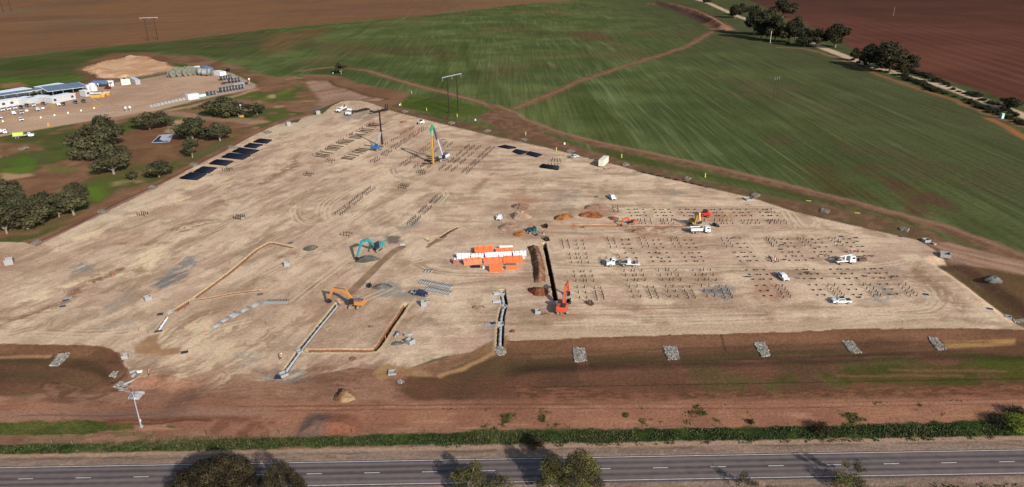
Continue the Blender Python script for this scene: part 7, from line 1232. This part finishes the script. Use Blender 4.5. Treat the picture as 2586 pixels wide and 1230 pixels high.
x, y, z = pos('C4', 950, 232); one(MB().box(0, 0, .5, 2.6, 1.3, 1.0), 'skip_bin', RUST, 'open rusty box lying in front of the black fittings right of the crane truck', 'bin', (x, y, z), .1)
b = MB(); b.bar((-1.0, 0, 0), (0, 0, 1.9), .12); b.bar((1.0, 0, 0), (0, 0, 1.9), .12); b.bar((0, 1.0, 0), (0, 0, 1.9), .1); one(b, 'survey_tripod', YELL, 'yellow A-shaped tripod among the stubs right of the red loader', 'tripod', pos('B3', 2115, 992), .2)
# ================================================================== rock aprons in the drains
ROCK = leafmat("quarry_rock", lin(84,78,72,.6), lin(140,134,126,.6), lin(186,180,172,.6))
ROCKG = leafmat('dusty_rock', lin(84,76,68,.6), lin(122,114,104,.6), lin(150,142,132,.6))
def apron(label, t, Q, n, group, size=.34, seed=0):
    rg = np.random.default_rng(seed); P = [W(t, *p) for p in Q]; c = np.array(P).mean(0); xs = [p[0] for p in P]; ys = [p[1] for p in P]; X = rg.uniform(min(xs), max(xs), n * 3); Y = rg.uniform(min(ys), max(ys), n * 3); k = sdist(X, Y, P) > -.15 * (rg.uniform(0, 1, n * 3)); X, Y = X[k][:n], Y[k][:n]; Z = terrain(X, Y); V = []; Fc = []; VA = []
    base = [(-1,-1,-1),(1,-1,-1),(1,1,-1),(-1,1,-1),(-.7,-.6,1),(.6,-.7,1),(.7,.7,1),(-.6,.6,1)]
    for i in range(len(X)):
        s = size * rg.uniform(.5, 1.25); M = Matrix.Rotation(rg.uniform(0, 6.3), 3, 'Z') @ Matrix.Rotation(rg.uniform(-.7, .7), 3, 'X'); b = len(V); v_ = rg.uniform(0, 1)
        for p in base: q = M @ Vector((p[0] * s * rg.uniform(.4, .62), p[1] * s * rg.uniform(.4, .62), p[2] * s * .4)); V.append((X[i] + q.x - c[0], Y[i] + q.y - c[1], Z[i] + q.z + .12)); VA.append(v_)
        Fc += [tuple(b + j for j in f) for f in [(3,2,1,0),(4,5,6,7),(0,1,5,4),(1,2,6,5),(2,3,7,6),(3,0,4,7)]]
    me = bpy.data.meshes.new('rock_apron'); me.from_pydata(V, [], Fc); at = me.attributes.new("Leaf", 'FLOAT', 'POINT'); at.data.foreach_set("value", np.array(VA, np.float32)); me.materials.append(ROCKG if size > .4 else ROCK); o = link(bpy.data.objects.new('rock_apron', me)); o.location = (c[0], c[1], 0); tag(o, label, 'rock apron', group)
GA = 'rock check dams in the drains'
apron('rock apron in the front drain, leftmost of the five under the pile field', 'C3', [(578,1065),(695,1062),(715,1180),(605,1195)], 700, GA, seed=1); apron('rock apron in the front drain, second of the five from the left', 'C3', [(1485,1042),(1612,1042),(1645,1165),(1535,1175)], 750, GA, seed=2); apron('rock apron in the front drain, third of the five', 'C3', [(2390,1010),(2502,1008),(2555,1125),(2475,1142)], 700, GA, seed=3); apron('rock apron in the front drain, fourth of the five', 'C4', [(768,992),(862,988),(950,1100),(855,1108)], 650, GA, seed=4)
apron('rock apron in the front drain, rightmost of the five beside the sandy strip', 'C4', [(1625,962),(1700,958),(1805,1065),(1720,1078)], 600, GA, seed=5); apron('rock apron crossing the left basin', 'C1', [(570,1122),(690,1118),(570,1230),(478,1232)], 650, GA, seed=6); apron('ragged rock patch lower down in the corner of the left basin', 'D1', [(1070,205),(1160,165),(1240,220),(1200,240)], 280, GA, .3, 7); apron('small rock patch higher in the corner of the left basin', 'D1', [(1045,100),(1090,72),(1135,88),(1100,125)], 160, GA, .3, 8)
for i, (x, y, lb) in enumerate([(358,45,'lowest'),(0,0,''),]): pass
apron('rock patch in the western drain, nearest the left edge', 'C1', [(305,62),(360,28),(405,35),(350,75)], 260, GA, .45, 9); apron('rock patch in the western drain, second from the left edge', 'B1', [(975,930),(1010,908),(1105,925),(1030,955)], 320, GA, .5, 10); apron('rock patch in the western drain, third from the left edge', 'B1', [(1480,690),(1510,668),(1580,685),(1520,710)], 240, GA, .5, 11); apron('rock patch in the western drain, beside the second pile stack', 'B1', [(1888,465),(1920,445),(1990,462),(1930,482)], 220, GA, .55, 12); apron('rock patch in the western drain, beside the wide pile stacks', 'B1', [(2265,288),(2300,272),(2385,290),(2310,302)], 240, GA, .6, 13)
apron('rock patch at the head of the western drain', 'B2', [(50,135),(80,122),(150,135),(100,150)], 160, GA, .6, 14)
for i, (t, Q, lb) in enumerate([('A2',[(1440,1115),(1470,1103),(1505,1115),(1465,1125)],'first from the left'),('B2',[(1905,45),(1935,30),(1975,42),(1935,55)],'second from the left'),('B2',[(2260,130),(2300,112),(2330,122),(2290,136)],'third from the left'),('B3',[(55,215),(90,198),(130,210),(90,226)],'fourth, left of the chained pile stacks'),('B3',[(510,330),(550,312),(595,325),(550,342)],'fifth, by the small silver pickup'),('B3',[(1070,460),(1100,443),(1145,458),(1100,474)],'sixth, right of the container'),('B3',[(1690,605),(1720,583),(1757,598),(1715,618)],'seventh, amid the offcut bundles'),('B3',[(2355,765),(2380,740),(2445,765),(2400,788)],'eighth, beside the stone pit'),('B4',[(535,935),(555,900),(620,915),(615,945)],'ninth'),('B4',[(1325,1110),(1350,1082),(1415,1100),(1400,1132)],'last, near the culvert mouth')]): apron('grey rock apron on the north-east drain, ' + lb, t, Q, 200, 'rock aprons on the north-east drain', .7, 20 + i)
apron('rocks around the headwall at the foot of the box culvert trench', 'C2', [(2370,1120),(2400,1090),(2460,1090),(2480,1130),(2440,1170),(2400,1170)], 260, GA, .35, 40); apron('rocks in the drain at the far right corner of the pad', 'C4', [(2470,770),(2600,760),(2620,840),(2520,825)], 300, GA, .4, 41); apron('pale stones by the dry headwall of the right basin', 'D2', [(1345,205),(1380,195),(1420,212),(1380,228)], 90, GA, .3, 42); apron('broken pale stones on the grass at the far left', 'B1', [(170,300),(240,280),(300,290),(200,320)], 90, None, .5, 43)
# culvert barriers at the left basin
for i, (lb, p, q) in enumerate([('grey concrete pipe outlet at the corner of the left basin, upper of two', (1275,125), (1305,115)), ('grey concrete pipe outlet at the corner of the left basin, lower of two', (1290,160), (1312,135))]): cpipe('D1', p, q, lb, None, 1.6, .35)
one(MB().box(0, 0, .25, 3.6, .15, .5), 'concrete_kerb', CONC, 'long white concrete wing wall below the two pipe outlets of the left basin', 'wing wall', pos('D1', 1265, 195), R(48))
one(MB().box(0, 0, .2, 1.6, 1.0, .4, tx=.6, ty=.6), 'sand_bag_pile', OFFW, 'cream sand bags beside the pipe outlets of the left basin', 'sand bags', pos('D1', 1345, 112), .2)
# ================================================================== power line and poles
def hframe(label, pA, pB, h, arm, m=STEELD, rad=.42, bright=True):
    A, B_ = pos('P', *pA), pos('P', *pB); c = ((A[0]+B_[0])/2, (A[1]+B_[1])/2, 0); dx, dy = (B_[0]-A[0])/2, (B_[1]-A[1])/2; l = math.hypot(dx, dy); e = empty('transmission_tower', label, 'power pole', c)
    for s in (-1, 1): MB().cyl((s * dx, s * dy, -.3), (s * dx, s * dy, h), rad, rad * .62, 8).build('pole', m, e)
    k = arm / 2 / l; MB().bar((-dx * k, -dy * k, h), (dx * k, dy * k, h), .5 if bright else .2, .5 if bright else .2).build('crossarm', SILVER if bright else m, e)
    for q in (-.95, 0, .95): MB().cyl((dx * k * q, dy * k * q, h - .3), (dx * k * q, dy * k * q, h - 2.4), .12, n=6).build('insulator', SILVER, e)
hframe('two-legged power pole with a silver crossarm on the green field above the pad', (1134,286), (1156.8,279.6), 23.4, 19.0); hframe('two-legged power pole with a white crossarm on the brown field at the upper left', (375,103), (399,102), 27.0, 20.5, mat('brown_pole', (.035, .018, .012), .95, spec=.05)); hframe('two-legged power pole cut by the top left corner of the photo', (8,31), (29,29), 30.0, 21.0, mat('brown_pole', (.035, .018, .012), .95, spec=.05)); hframe('faint two-legged power pole out in the eastern crop', (1953,249), (1961,247), 15.0, 6.0, mat('weathered_pole', (.035, .035, .025), .95, spec=.05), .16, False)
def pole(label, p, h, r=.16, m=SILVER, name='pole'): return one(MB().cyl((0, 0, -.2), (0, 0, h), r, r * .7, 8), name, m, label, 'pole', pos('P', *p), 0)
pole('white pole in front of the long roadside tree belt', (1945,109), 12.6, .22, mat('white_pole', (.6, .6, .58), .5)); pole('pale pole alone out on the red paddock', (2256,40), 12, .2, mat('pale_pole', (.24, .19, .16), .8))
x, y, z = pos('P', 356.6, 1077); e = empty('light_pole', 'tall leaning-looking galvanised light pole on the grass by the highway, lower left', 'light pole', (x, y, z)); MB().cyl((0, 0, 0), (0, 0, 9.4), .18, .10, 12).build('pole', MGREY, e); MB().cyl((.25, 0, 0), (.25, 0, .5), .2, n=8).cyl((0, 0, 0), (0, 0, .12), .4, n=12).build('base_plate', CONC, e)
MB().bar((-.1, 0, 9.2), (-2.4, .3, 9.6), .09).build('arm', SILVER, e); MB().box(-2.6, .3, 9.62, .7, .28, .12).build('lamp_head', MGREY, e); MB().box(.22, 0, 7.6, .22, .2, .3).build('junction_box', WHITE, e); MB().box(.2, 0, 1.8, .2, .2, .5).build('control_box', WHITE, e)
YM = mat('yellow_marker', (.30, .30, .06), .6)
for (t, p, lb) in [('A2',(1540,935),'topmost yellow marker on the green field'),('A2',(1433,1052),'yellow marker left of the power pole, beside a white tub'),('A2',(1690,1105),'yellow marker in front of the power pole shadow'),('A2',(1995,1165),'yellow marker right below the power pole'),('B3',(110,163),'yellow marker at the left of the north-east track'),('B3',(416,318),'yellow marker at the pad edge above the chained pile stacks'),('B3',(1067,388),'yellow marker above the container'),('B3',(1901,582),'yellow marker above the offcut bundles')]:
    one(MB().box(0, 0, .95, .42, .16, 1.9).box(0, 0, .05, .7, .7, .1), 'marker_post', YM, lb, 'marker post', pos(t, *p), 0, 'yellow marker posts')
for (t, p, lb) in [('B4',(420,822),'yellow marker lying flat beside the north-east drain, left one'),('B4',(905,943),'yellow marker lying flat beside the north-east drain, right one')]: one(MB().box(0, 0, .15, 2.0, .4, .25), 'marker_post', YM, lb, 'marker post', pos(t, *p), R(-20))
for (t, p, lb) in [('A2',(1420,1052),'white tub beside the second yellow marker'),('B3',(495,255),'white tub on the dirt track above the pile stacks'),('A2',(2175,1203),'white tub where the two tracks meet'),('A2',(755,735),'white drum in the shade of the lone gum')]: one(MB().cyl((0, 0, 0), (0, 0, 1.0), .55, .45, 12), 'white_tub', WHITE, lb, 'tub', pos(t, *p), 0)
b = MB(); e = empty('portable_toilet', 'teal portable toilet with a yellow roof by the hedge at the far right', 'portable toilet', pos('A4', 2345, 1183)); MB().box(0, 0, 1.5, 1.7, 1.7, 3.0).build('cabin', mat('bright_teal', (.03, .26, .27), .5), e); MB().box(0, 0, 3.15, 1.8, 1.8, .3, tx=.7, ty=.7).build('roof', YM, e); MB().box(0, -.87, 1.4, 1.1, .05, 2.5).build('door', WHITE, e)
# witness pegs scattered over the pad
for i, (t, x, y) in enumerate([('C1',430,95),('C1',598,125),('C1',985,352),('C1',1132,390),('C1',645,550),('C1',2300,262),('C1',1415,905),('C1',1482,962),('C1',1385,930),('C1',2060,945),('C2',112,940),('C2',85,862),('B1',1455,755),('C3',300,870),('C3',120,60),('C2',1280,1010),('B3',190,980),('B3',235,1000),('C4',1820,480),('C4',1350,860),('C1',1845,715),('C2',75,520),('B3',700,1100)]):
    one(MB().cyl((0, 0, 0), (.08, 0, 1.0), .06, n=5), 'survey_peg', RUST if i % 3 else HIV, 'thin survey peg stuck in the bare pad', 'survey peg', pos(t, x, y), i, 'survey pegs dotted over the pad')
# ================================================================== site compound
def container(label, t, p, q, m, h=2.6, w_=2.45, z=0.0, name='shipping_container', ribs=True, roofm=None, dark_end=False):
    a, b = pos(t, *p), pos(t, *q); L = math.dist(a[:2], b[:2]); rz = math.atan2(b[1] - a[1], b[0] - a[0]); nx_, ny_ = -math.sin(rz), math.cos(rz); e = empty(name, label, 'container', ((a[0]+b[0])/2 + nx_ * w_ / 2, (a[1]+b[1])/2 + ny_ * w_ / 2, a[2] + z), rz); bd = MB(); bd.box(0, 0, h / 2 + .05, L, w_, h)
    if ribs:
        for i in range(int(L / .45)): x = -L / 2 + .3 + .45 * i; bd.box(x, 0, h / 2 + .05, .16, w_ + .07, h - .3)
    bd.build('body', m, e); MB().box(0, 0, h + .09, L + .05, w_ + .05, .09).build('roof', roofm or m, e)
    dr = MB()
    for s_ in (-1, 1): dr.box(L / 2 + .04, s_ * w_ / 4, h / 2 + .05, .06, w_ / 2 - .08, h - .25)
    dr.build('door', BLACKP if dark_end else m, e); return e, L
e, L = container('tall cream shipping container on legs standing on the north-east edge of the pad', 'B3', (884,488), (936,440), OFFW, 2.9, 2.5, .5)
b = MB()
for sx in (-1, 1):
    for sy in (-1, 1): b.box(sx * (L / 2 - .3), sy * 1.2, -.2, .25, .25, .5)
b.build('leg', STEELD, e)
container('dark grey shipping container with an open black end at the compound', 'A1', (1405,842), (1345,810), MGREY, 3.6, 3.6, dark_end=True, roofm=GREYC); container('cream container, left one of the side-by-side pair', 'A1', (1215,852), (1262,848), OFFW, 4.4, 7.0); container('cream container, right one of the side-by-side pair', 'A1', (1264,848), (1305,842), OFFW, 4.4, 7.0); container('cream container with a door opening, beside the blue shade roof', 'A1', (1090,866), (1140,860), OFFW, 4.2, 6.0)
container('pale green-white long container behind the cable drums', 'A1', (1840,715), (2000,695), mat('pale_green_steel', (.38, .42, .38), .5), 3.2, 3.0); container('blue container behind the silver drums', 'A1', (2020,700), (2085,722), BLUEP, 3.6, 4.2); container('white container at the north corner of the compound', 'A1', (2135,750), (2200,765), WHITE, 3.6, 5.5); container('large white container shed inside the compound fence', 'A1', (1885,1002), (1990,985), WHITE, 3.8, 4.0, roofm=ROOFW)
WIN = mat('dark_window', (.03, .028, .026), .4)
def office(label, t, p, q, depth, h=3.4, wins=(.25, .75), m=mat('office_cladding', (.36, .365, .37), .5), group='white site offices'):
    a, b = pos(t, *p), pos(t, *q); L = math.dist(a[:2], b[:2]); rz = math.atan2(b[1] - a[1], b[0] - a[0]); nx_, ny_ = -math.sin(rz), math.cos(rz); e = empty('site_office', label, 'site office', ((a[0]+b[0])/2 + nx_ * depth / 2, (a[1]+b[1])/2 + ny_ * depth / 2, a[2]), rz, group)
    MB().box(0, 0, h / 2 + .3, L, depth, h).build('wall', m, e); r = MB(); r.prof([(-L / 2 - .3, h + .32), (L / 2 + .3, h + .32), (L / 2 + .3, h + .5), (-L / 2 - .3, h + .5)], depth + .5); r.build('roof', ROOFW, e); MB().box(0, -depth / 2 - .27, h + .25, L + .6, .08, .25).build('fascia', mat('tan_fascia', (.55, .40, .24), .5), e)
    for f in wins: o = MB().box(-L / 2 + L * f, -depth / 2 - .03, h * .6 + .2, 2.0, .06, 1.5).build('window', WIN, e)
    return e, L, rz
office('white site office at the far left edge with two dark windows', 'A1', (-60,1090), (215,1048), 9, 3.9, (.38, .68)); office('white site office second from the left with one dark window', 'A1', (235,1052), (362,1020), 9, 3.8, (.74,)); office('white site office third from the left with one dark window', 'A1', (382,1040), (505,1008), 9, 3.8, (.64,)); office('long white site office fourth from the left with two windows wide apart', 'A1', (530,1040), (762,992), 9, 3.9, (.12, .86)); office('small white cabin at the right end of the offices', 'A1', (862,972), (915,962), 7, 4.2, (.5,))
a, b = pos('A1', 30, 985), pos('A1', 430, 915)
office('long white building row behind the offices at the left', 'A1', (-80,1010), (330,940), 12, 4.0, ()); office('white building with a bright roof behind the solar array', 'A1', (430,935), (665,895), 10, 4.2, ())
def solar(label, p, q, depth, h):
    a, b = pos('A1', *p), pos('A1', *q); L = math.dist(a[:2], b[:2]); rz = math.atan2(b[1] - a[1], b[0] - a[0]); nx_, ny_ = -math.sin(rz), math.cos(rz); e = empty('solar_shelter', label, 'solar shelter', ((a[0]+b[0])/2 + nx_ * depth / 2, (a[1]+b[1])/2 + ny_ * depth / 2, a[2]), rz)
    MB().box(0, 0, h, L, depth, .2, rx=R(4)).build('roof', ROOFW, e); n = max(2, int(depth / 4))
    for k in range(n): MB().box(0, -depth / 2 + depth * (k + .5) / n, h + .22 + math.sin(R(4)) * (-depth / 2 + depth * (k + .5) / n), L * .96, depth / n * .78, .08, rx=R(4)).build('solar_panel', SOLAR, e)
    for k in range(8): x = -L / 2 + L * (k % 4 + .5) / 4; MB().cyl((x, (-1 if k < 4 else 1) * depth * .45, 0), (x, (-1 if k < 4 else 1) * depth * .45, h - .2), .15, n=6).build('post', SILVER, e)
solar('broad shelter roofed with rows of dark blue solar panels over the offices', (490,972), (890,918), 20, 4.8); solar('long low shelter strip with blue solar panels behind the left offices', (0,1020), (480,945), 7, 4.7)
x, y, z = pos('A1', 1030, 862); e = empty('shade_shelter', 'blue-roofed shade shelter at the back fence of the compound', 'shelter', (x, y, z), R(5)); MB().box(0, 0, 3.6, 17, 8, .2, rx=R(6)).build('roof', mat('blue_sheet_roof', (.06, .12, .25), .4), e)
for sx in (-1, 0, 1):
    for sy in (-1, 1): MB().cyl((sx * 7.5, sy * 3.5, 0), (sx * 7.5, sy * 3.5, 3.4), .15, n=6).build('post', STEELD, e)
MB().box(0, 0, .6, 12, 3, 1.2).build('bench_stores', BLACKP, e)
for i, (px_, py_) in enumerate([(878,900),(925,880),(940,905)]):
    x, y, z = pos('A1', px_, py_); e = empty('water_tank', 'white water tank, %s of the three right of the solar roof' % ('left', 'back right', 'front right')[i], 'water tank', (x, y, z)); MB().cyl((0, 0, 0), (0, 0, 3.6), 2.6, n=18).build('tank', WHITE, e); MB().cyl((0, 0, 3.6), (0, 0, 4.2), 2.6, .6, 18).build('lid', ROOFW, e)
for i, (px_, py_, m) in enumerate([(960,972,YELL),(1003,968,YELL),(1072,948,YELL)]):
    x, y, z = pos('A1', px_, py_); e = empty('skip_bin', 'yellow skip bin, %s of the three right of the site offices' % ('left', 'middle', 'right')[i], 'skip bin', (x, y, z), R(8)); k = 1 if i < 2 else .6; MB().prof([(-4.2*k, 2.2), (4.2*k, 2.2), (3.2*k, 0), (-3.2*k, 0)], 2.8).build('bin', m, e); MB().box(0, 0, 2.25, 7.8*k, 2.4, .2).build('contents', WHITE if i else DGREY, e)
for i in range(5):
    for j in range(2): one(MB().box(0, 0, .5, 2.6, 1.6, 1.0), 'crate', mat('pale_crate', (.45, .47, .50), .5), 'pale grey crate in the rows of crates above the yellow skips', 'crate', pos('A1', 930 + 17 * i + 8 * j, 935 + 14 * j), R(8), 'pale crates above the skips')
# cable drums
def drum(label, p, r, w_, rz, m1, m2, group):
    x, y, z = pos('A1', *p); e = empty('cable_drum', label, 'cable drum', (x, y, z), rz, group)
    for s in (-1, 1): MB().tube((s * w_ / 2, 0, r), (s * (w_ / 2 + .15), 0, r), r, r * .25, 18).build('flange', m1, e)
    MB().cyl((-w_ / 2, 0, r), (w_ / 2, 0, r), r * .78, n=18).build('cable', m2, e)
DR = mat('grey_green_timber', (.12, .125, .10), .85); CB = mat('wound_cable', (.11, .09, .07), .6)
for i, (px_, py_) in enumerate([(1718,772),(1780,765),(1845,760),(1890,755),(1938,748),(1755,748),(1805,742),(1870,735),(1910,728),(1975,740),(1990,748)]): drum('large grey-green timber cable drum in the long row at the back of the yard', (px_, py_), 3.1, 3.4, R(-28), DR, CB, 'cable drums along the back fence')
for i, (px_, py_) in enumerate([(2022,752),(2060,758),(2098,754)]): drum('big drum wrapped in silver sheet at the right end of the drum row', (px_, py_), 3.4, 4.4, R(-5), DR, SILVER, 'silver drums')
# black tanks of the yard, concrete pits along the fence
def tank_row(P, lb, gr, r=1.5):
    for (px_, py_) in P:
        x, y, z = pos('A1', px_, py_); e = empty('cable_reel', lb, 'cable reel', (x, y, z), R(10), gr)
        MB().cyl((-1.3, 0, r), (1.3, 0, r), r * .86, n=16).build('winding', BLACKP, e)
        for s in (-1, 1): MB().cyl((s * 1.3, 0, r), (s * 1.5, 0, r), r, n=16).build('flange', SILVER, e)
tank_row([(2212,803),(2238,798),(2262,795),(2285,790),(2305,786)], 'black reel in the back row of reels at the right of the yard', 'back row of black reels', 1.9); tank_row([(2292,830),(2325,826),(2355,822),(2385,816)], 'black reel in the second row of reels', 'second row of black reels', 1.9); tank_row([(2208,925),(2242,920),(2272,914),(2302,909),(2332,904),(2362,899),(2392,894),(2420,888)], 'black reel in the long front row of reels near the yard corner', 'front row of black reels', 2.1); tank_row([(2075,955),(2112,950),(2142,945)], 'black reel in the trio beside the green drums', 'trio of black reels', 1.6)
for i, (px_, py_) in enumerate([(2368,858),(2395,852),(2420,845),(2448,842)]): one(MB().box(0, 0, .9, 4.0, 2.6, 1.8), 'wrapped_crate', SILVER if i < 3 else NAVY, ('silver-wrapped crate in the row between the reel rows' if i < 3 else 'dark wrapped crate at the end of the silver crates'), 'crate', pos('A1', px_, py_), R(8), 'silver-wrapped crates' if i < 3 else None)
for i, (px_, py_) in enumerate([(2008,975),(2025,972),(2043,969)]): one(MB().cyl((-1.1, 0, 1.2), (1.1, 0, 1.2), 1.2, n=14), 'green_drum', mat('mint_plastic', (.30, .48, .42), .5), 'mint-green drum in the row right of the white shed', 'drum', pos('A1', px_, py_), R(20), 'mint-green drums')
for (px_, py_) in [(2228,842),(2240,830),(2262,832),(2322,865)]: one(MB().box(0, 0, .4, 3.4, 2.2, .8), 'pallet_stack', BLACKP, 'low dark pallet stack left of the second row of reels', 'pallets', pos('A1', px_, py_), R(15), 'dark pallets by the reels')
for i in range(10):
    e = one(MB().tube((0, 0, 0), (0, 0, 1.5), 1.5, 1.1, 4), 'concrete_pit', CONC, 'square concrete pit in the row along the inside of the yard fence', 'concrete pit', pos('A1', 1512 + 36 * i, 1070 - 8.2 * i), R(30), 'pits along the yard fence')
def fence(label, t, P, h=2.0, step=4.0):
    Q = WL(t, P); e = empty('mesh_fence', label, 'fence', (Q[0][0], Q[0][1], 0)); ox, oy = Q[0]; n = 0; rl = MB(); pn = []
    for p, q in zip(Q[:-1], Q[1:]):
        L = math.dist(p, q); k = max(1, int(L / step))
        for j in range(k):
            a = (p[0] + (q[0]-p[0])*j/k - ox, p[1] + (q[1]-p[1])*j/k - oy); b = (p[0] + (q[0]-p[0])*(j+1)/k - ox, p[1] + (q[1]-p[1])*(j+1)/k - oy); pn.append(a)
            for z in (.3, h * .5, h): rl.bar((a[0], a[1], z), (b[0], b[1], z), .05)
            for m_ in range(1, 8): f = m_ / 8; rl.bar((a[0] + (b[0]-a[0])*f, a[1] + (b[1]-a[1])*f, .2), (a[0] + (b[0]-a[0])*f, a[1] + (b[1]-a[1])*f, h), .015)
    rl.build('mesh_panel', SILVER, e)
    for a in pn[:100]: MB().cyl((a[0], a[1], 0), (a[0], a[1], h + .1), .06, n=6).build('post', MGREY, e)
fence('steel mesh fence along the access road in front of the car park', 'A1', [(300,1218),(650,1180),(850,1165),(1230,1120)], 2.2, 5.5); fence('steel mesh fence between the car park and the material yard', 'A1', [(895,985),(1040,1080)], 2.2, 6); fence('steel mesh fence along the front of the material yard', 'A1', [(1490,1080),(1880,1010),(2150,960),(2430,912),(2550,880)], 2.2, 5.5); fence('steel mesh fence behind the offices', 'A1', [(0,1000),(420,905),(870,860),(1200,815)], 2.2, 6); fence('dark screened fence between the yard and the sandy stockpile', 'A1', [(1310,800),(1450,765),(1830,705)], 2.2, 6); fence('mesh fence down the right side of the yard', 'A1', [(2200,740),(2490,850),(2550,880)], 2.2, 6)
for (t, p, lb, m) in [('B1', (490,72), 'yellow bin on the access road fence', YELL), ('A1', (985,870), 'white box on a pole behind the crates', WHITE), ('A1', (1262,1112), 'white post head at the yard gate, left', WHITE), ('A1', (1305,1106), 'white post head at the yard gate, right', WHITE), ('A1', (2490,820), 'white lamp post at the yard corner', WHITE)]:
    b = MB(); b.box(0, 0, 1.0 if m == YELL else 2.6, 1.2, 1.2, 2.0 if m == YELL else 1.2)
    if m != YELL: b.cyl((0, 0, 0), (0, 0, 2.2), .12, n=6)
    one(b, 'roadside_bin' if m == YELL else 'post_box', m, lb, 'bin' if m == YELL else 'post', pos(t, *p), 0)
for i, (px_, py_) in enumerate([(268,1108),(428,1083)]): one(MB().cyl((0, 0, 0), (0, 0, .9), 1.2, .9, 14), 'round_planter', WHITE, 'round white bollard base in the car park, ' + ('left one', 'right one')[i], 'bollard', pos('A1', px_, py_), 0)
for i, (px_, py_) in enumerate([(30,1215),(408,1178),(545,1155),(680,1132),(810,1108),(940,1083)]): one(MB().cyl((0, 0, 0), (0, 0, 1.0), .6, .3, 10), 'barrier_weight', mat('cream_plastic', (.62, .52, .40), .5), 'cream barrier foot along the yellow rope of the car park', 'barrier', pos('A1', px_, py_), 0, 'barrier feet along the car park')
# lined pond west of the pad
P = WL('B1', [(1510,245),(1590,165),(1740,155),(1690,238),(1600,245)]); c = np.array(P).mean(0); b = MB(); b.add([(x - c[0], y - c[1], .12) for x, y in P], [tuple(range(5))[::-1]]); o = b.build('pond_liner', mat('liner_rim', (.30, .32, .34), .5)); o.location = (c[0], c[1], .15); tag(o, 'pale rim of the small lined pond among the gums', 'pond liner')
P2 = WL('B1', [(1525,238),(1598,172),(1612,175),(1592,212),(1625,226),(1690,222),(1682,232),(1600,238)]); b = MB(); b.add([(x, y, .32) for x, y in P2], [tuple(range(8))[::-1]]); m, nn, bs = new_mat('pond_water'); bs.inputs['Base Color'].default_value = (.012, .022, .045, 1); bs.inputs['Roughness'].default_value = .08; o = b.build('pond_water', m); o['kind'] = 'structure'
for i, (t, x, y, lb) in enumerate([('B1',60,300,'reddish dead branches on the grass at the far left, upper heap'),('B1',55,378,'reddish dead branches on the grass at the far left, lower heap'),('B1',1290,425,'fallen branch right of the tall gum clump')]):
    rr = random.Random(i); b = MB()
    for k in range(10): a = rr.uniform(0, 6.3); b.cyl((rr.uniform(-1, 1), rr.uniform(-1, 1), .1), (math.cos(a) * rr.uniform(1, 2.6), math.sin(a) * rr.uniform(1, 2.6), rr.uniform(.3, 1.2)), .09, .03, 5)
    one(b, 'dead_branches', RUST, lb, 'dead branches', pos(t, x, y), 0)
# fence posts of the roadside strip
for i, (x, y) in enumerate([(500,800),(885,790),(700,812),(1130-0,1100)]):
    if i < 3: one(MB().box(0, 0, .5, .1, .1, 1.0), 'fence_post', BARKP, 'pale wooden fence post in the roadside grass, ' + ('left', 'right', 'middle')[i] + ' one at lower left', 'fence post', pos('D1', x, y), 0)
for i in range(14):
    x = -100 + 16 * i; one(MB().cyl((0, 0, 0), (0, 0, 1.2), .05, n=5), 'wire_fence_post', STEELD, 'thin dark post of the wire fence along the grass strip', 'fence post', (x, 129.4, 0), 0, 'wire fence posts along the grass strip')
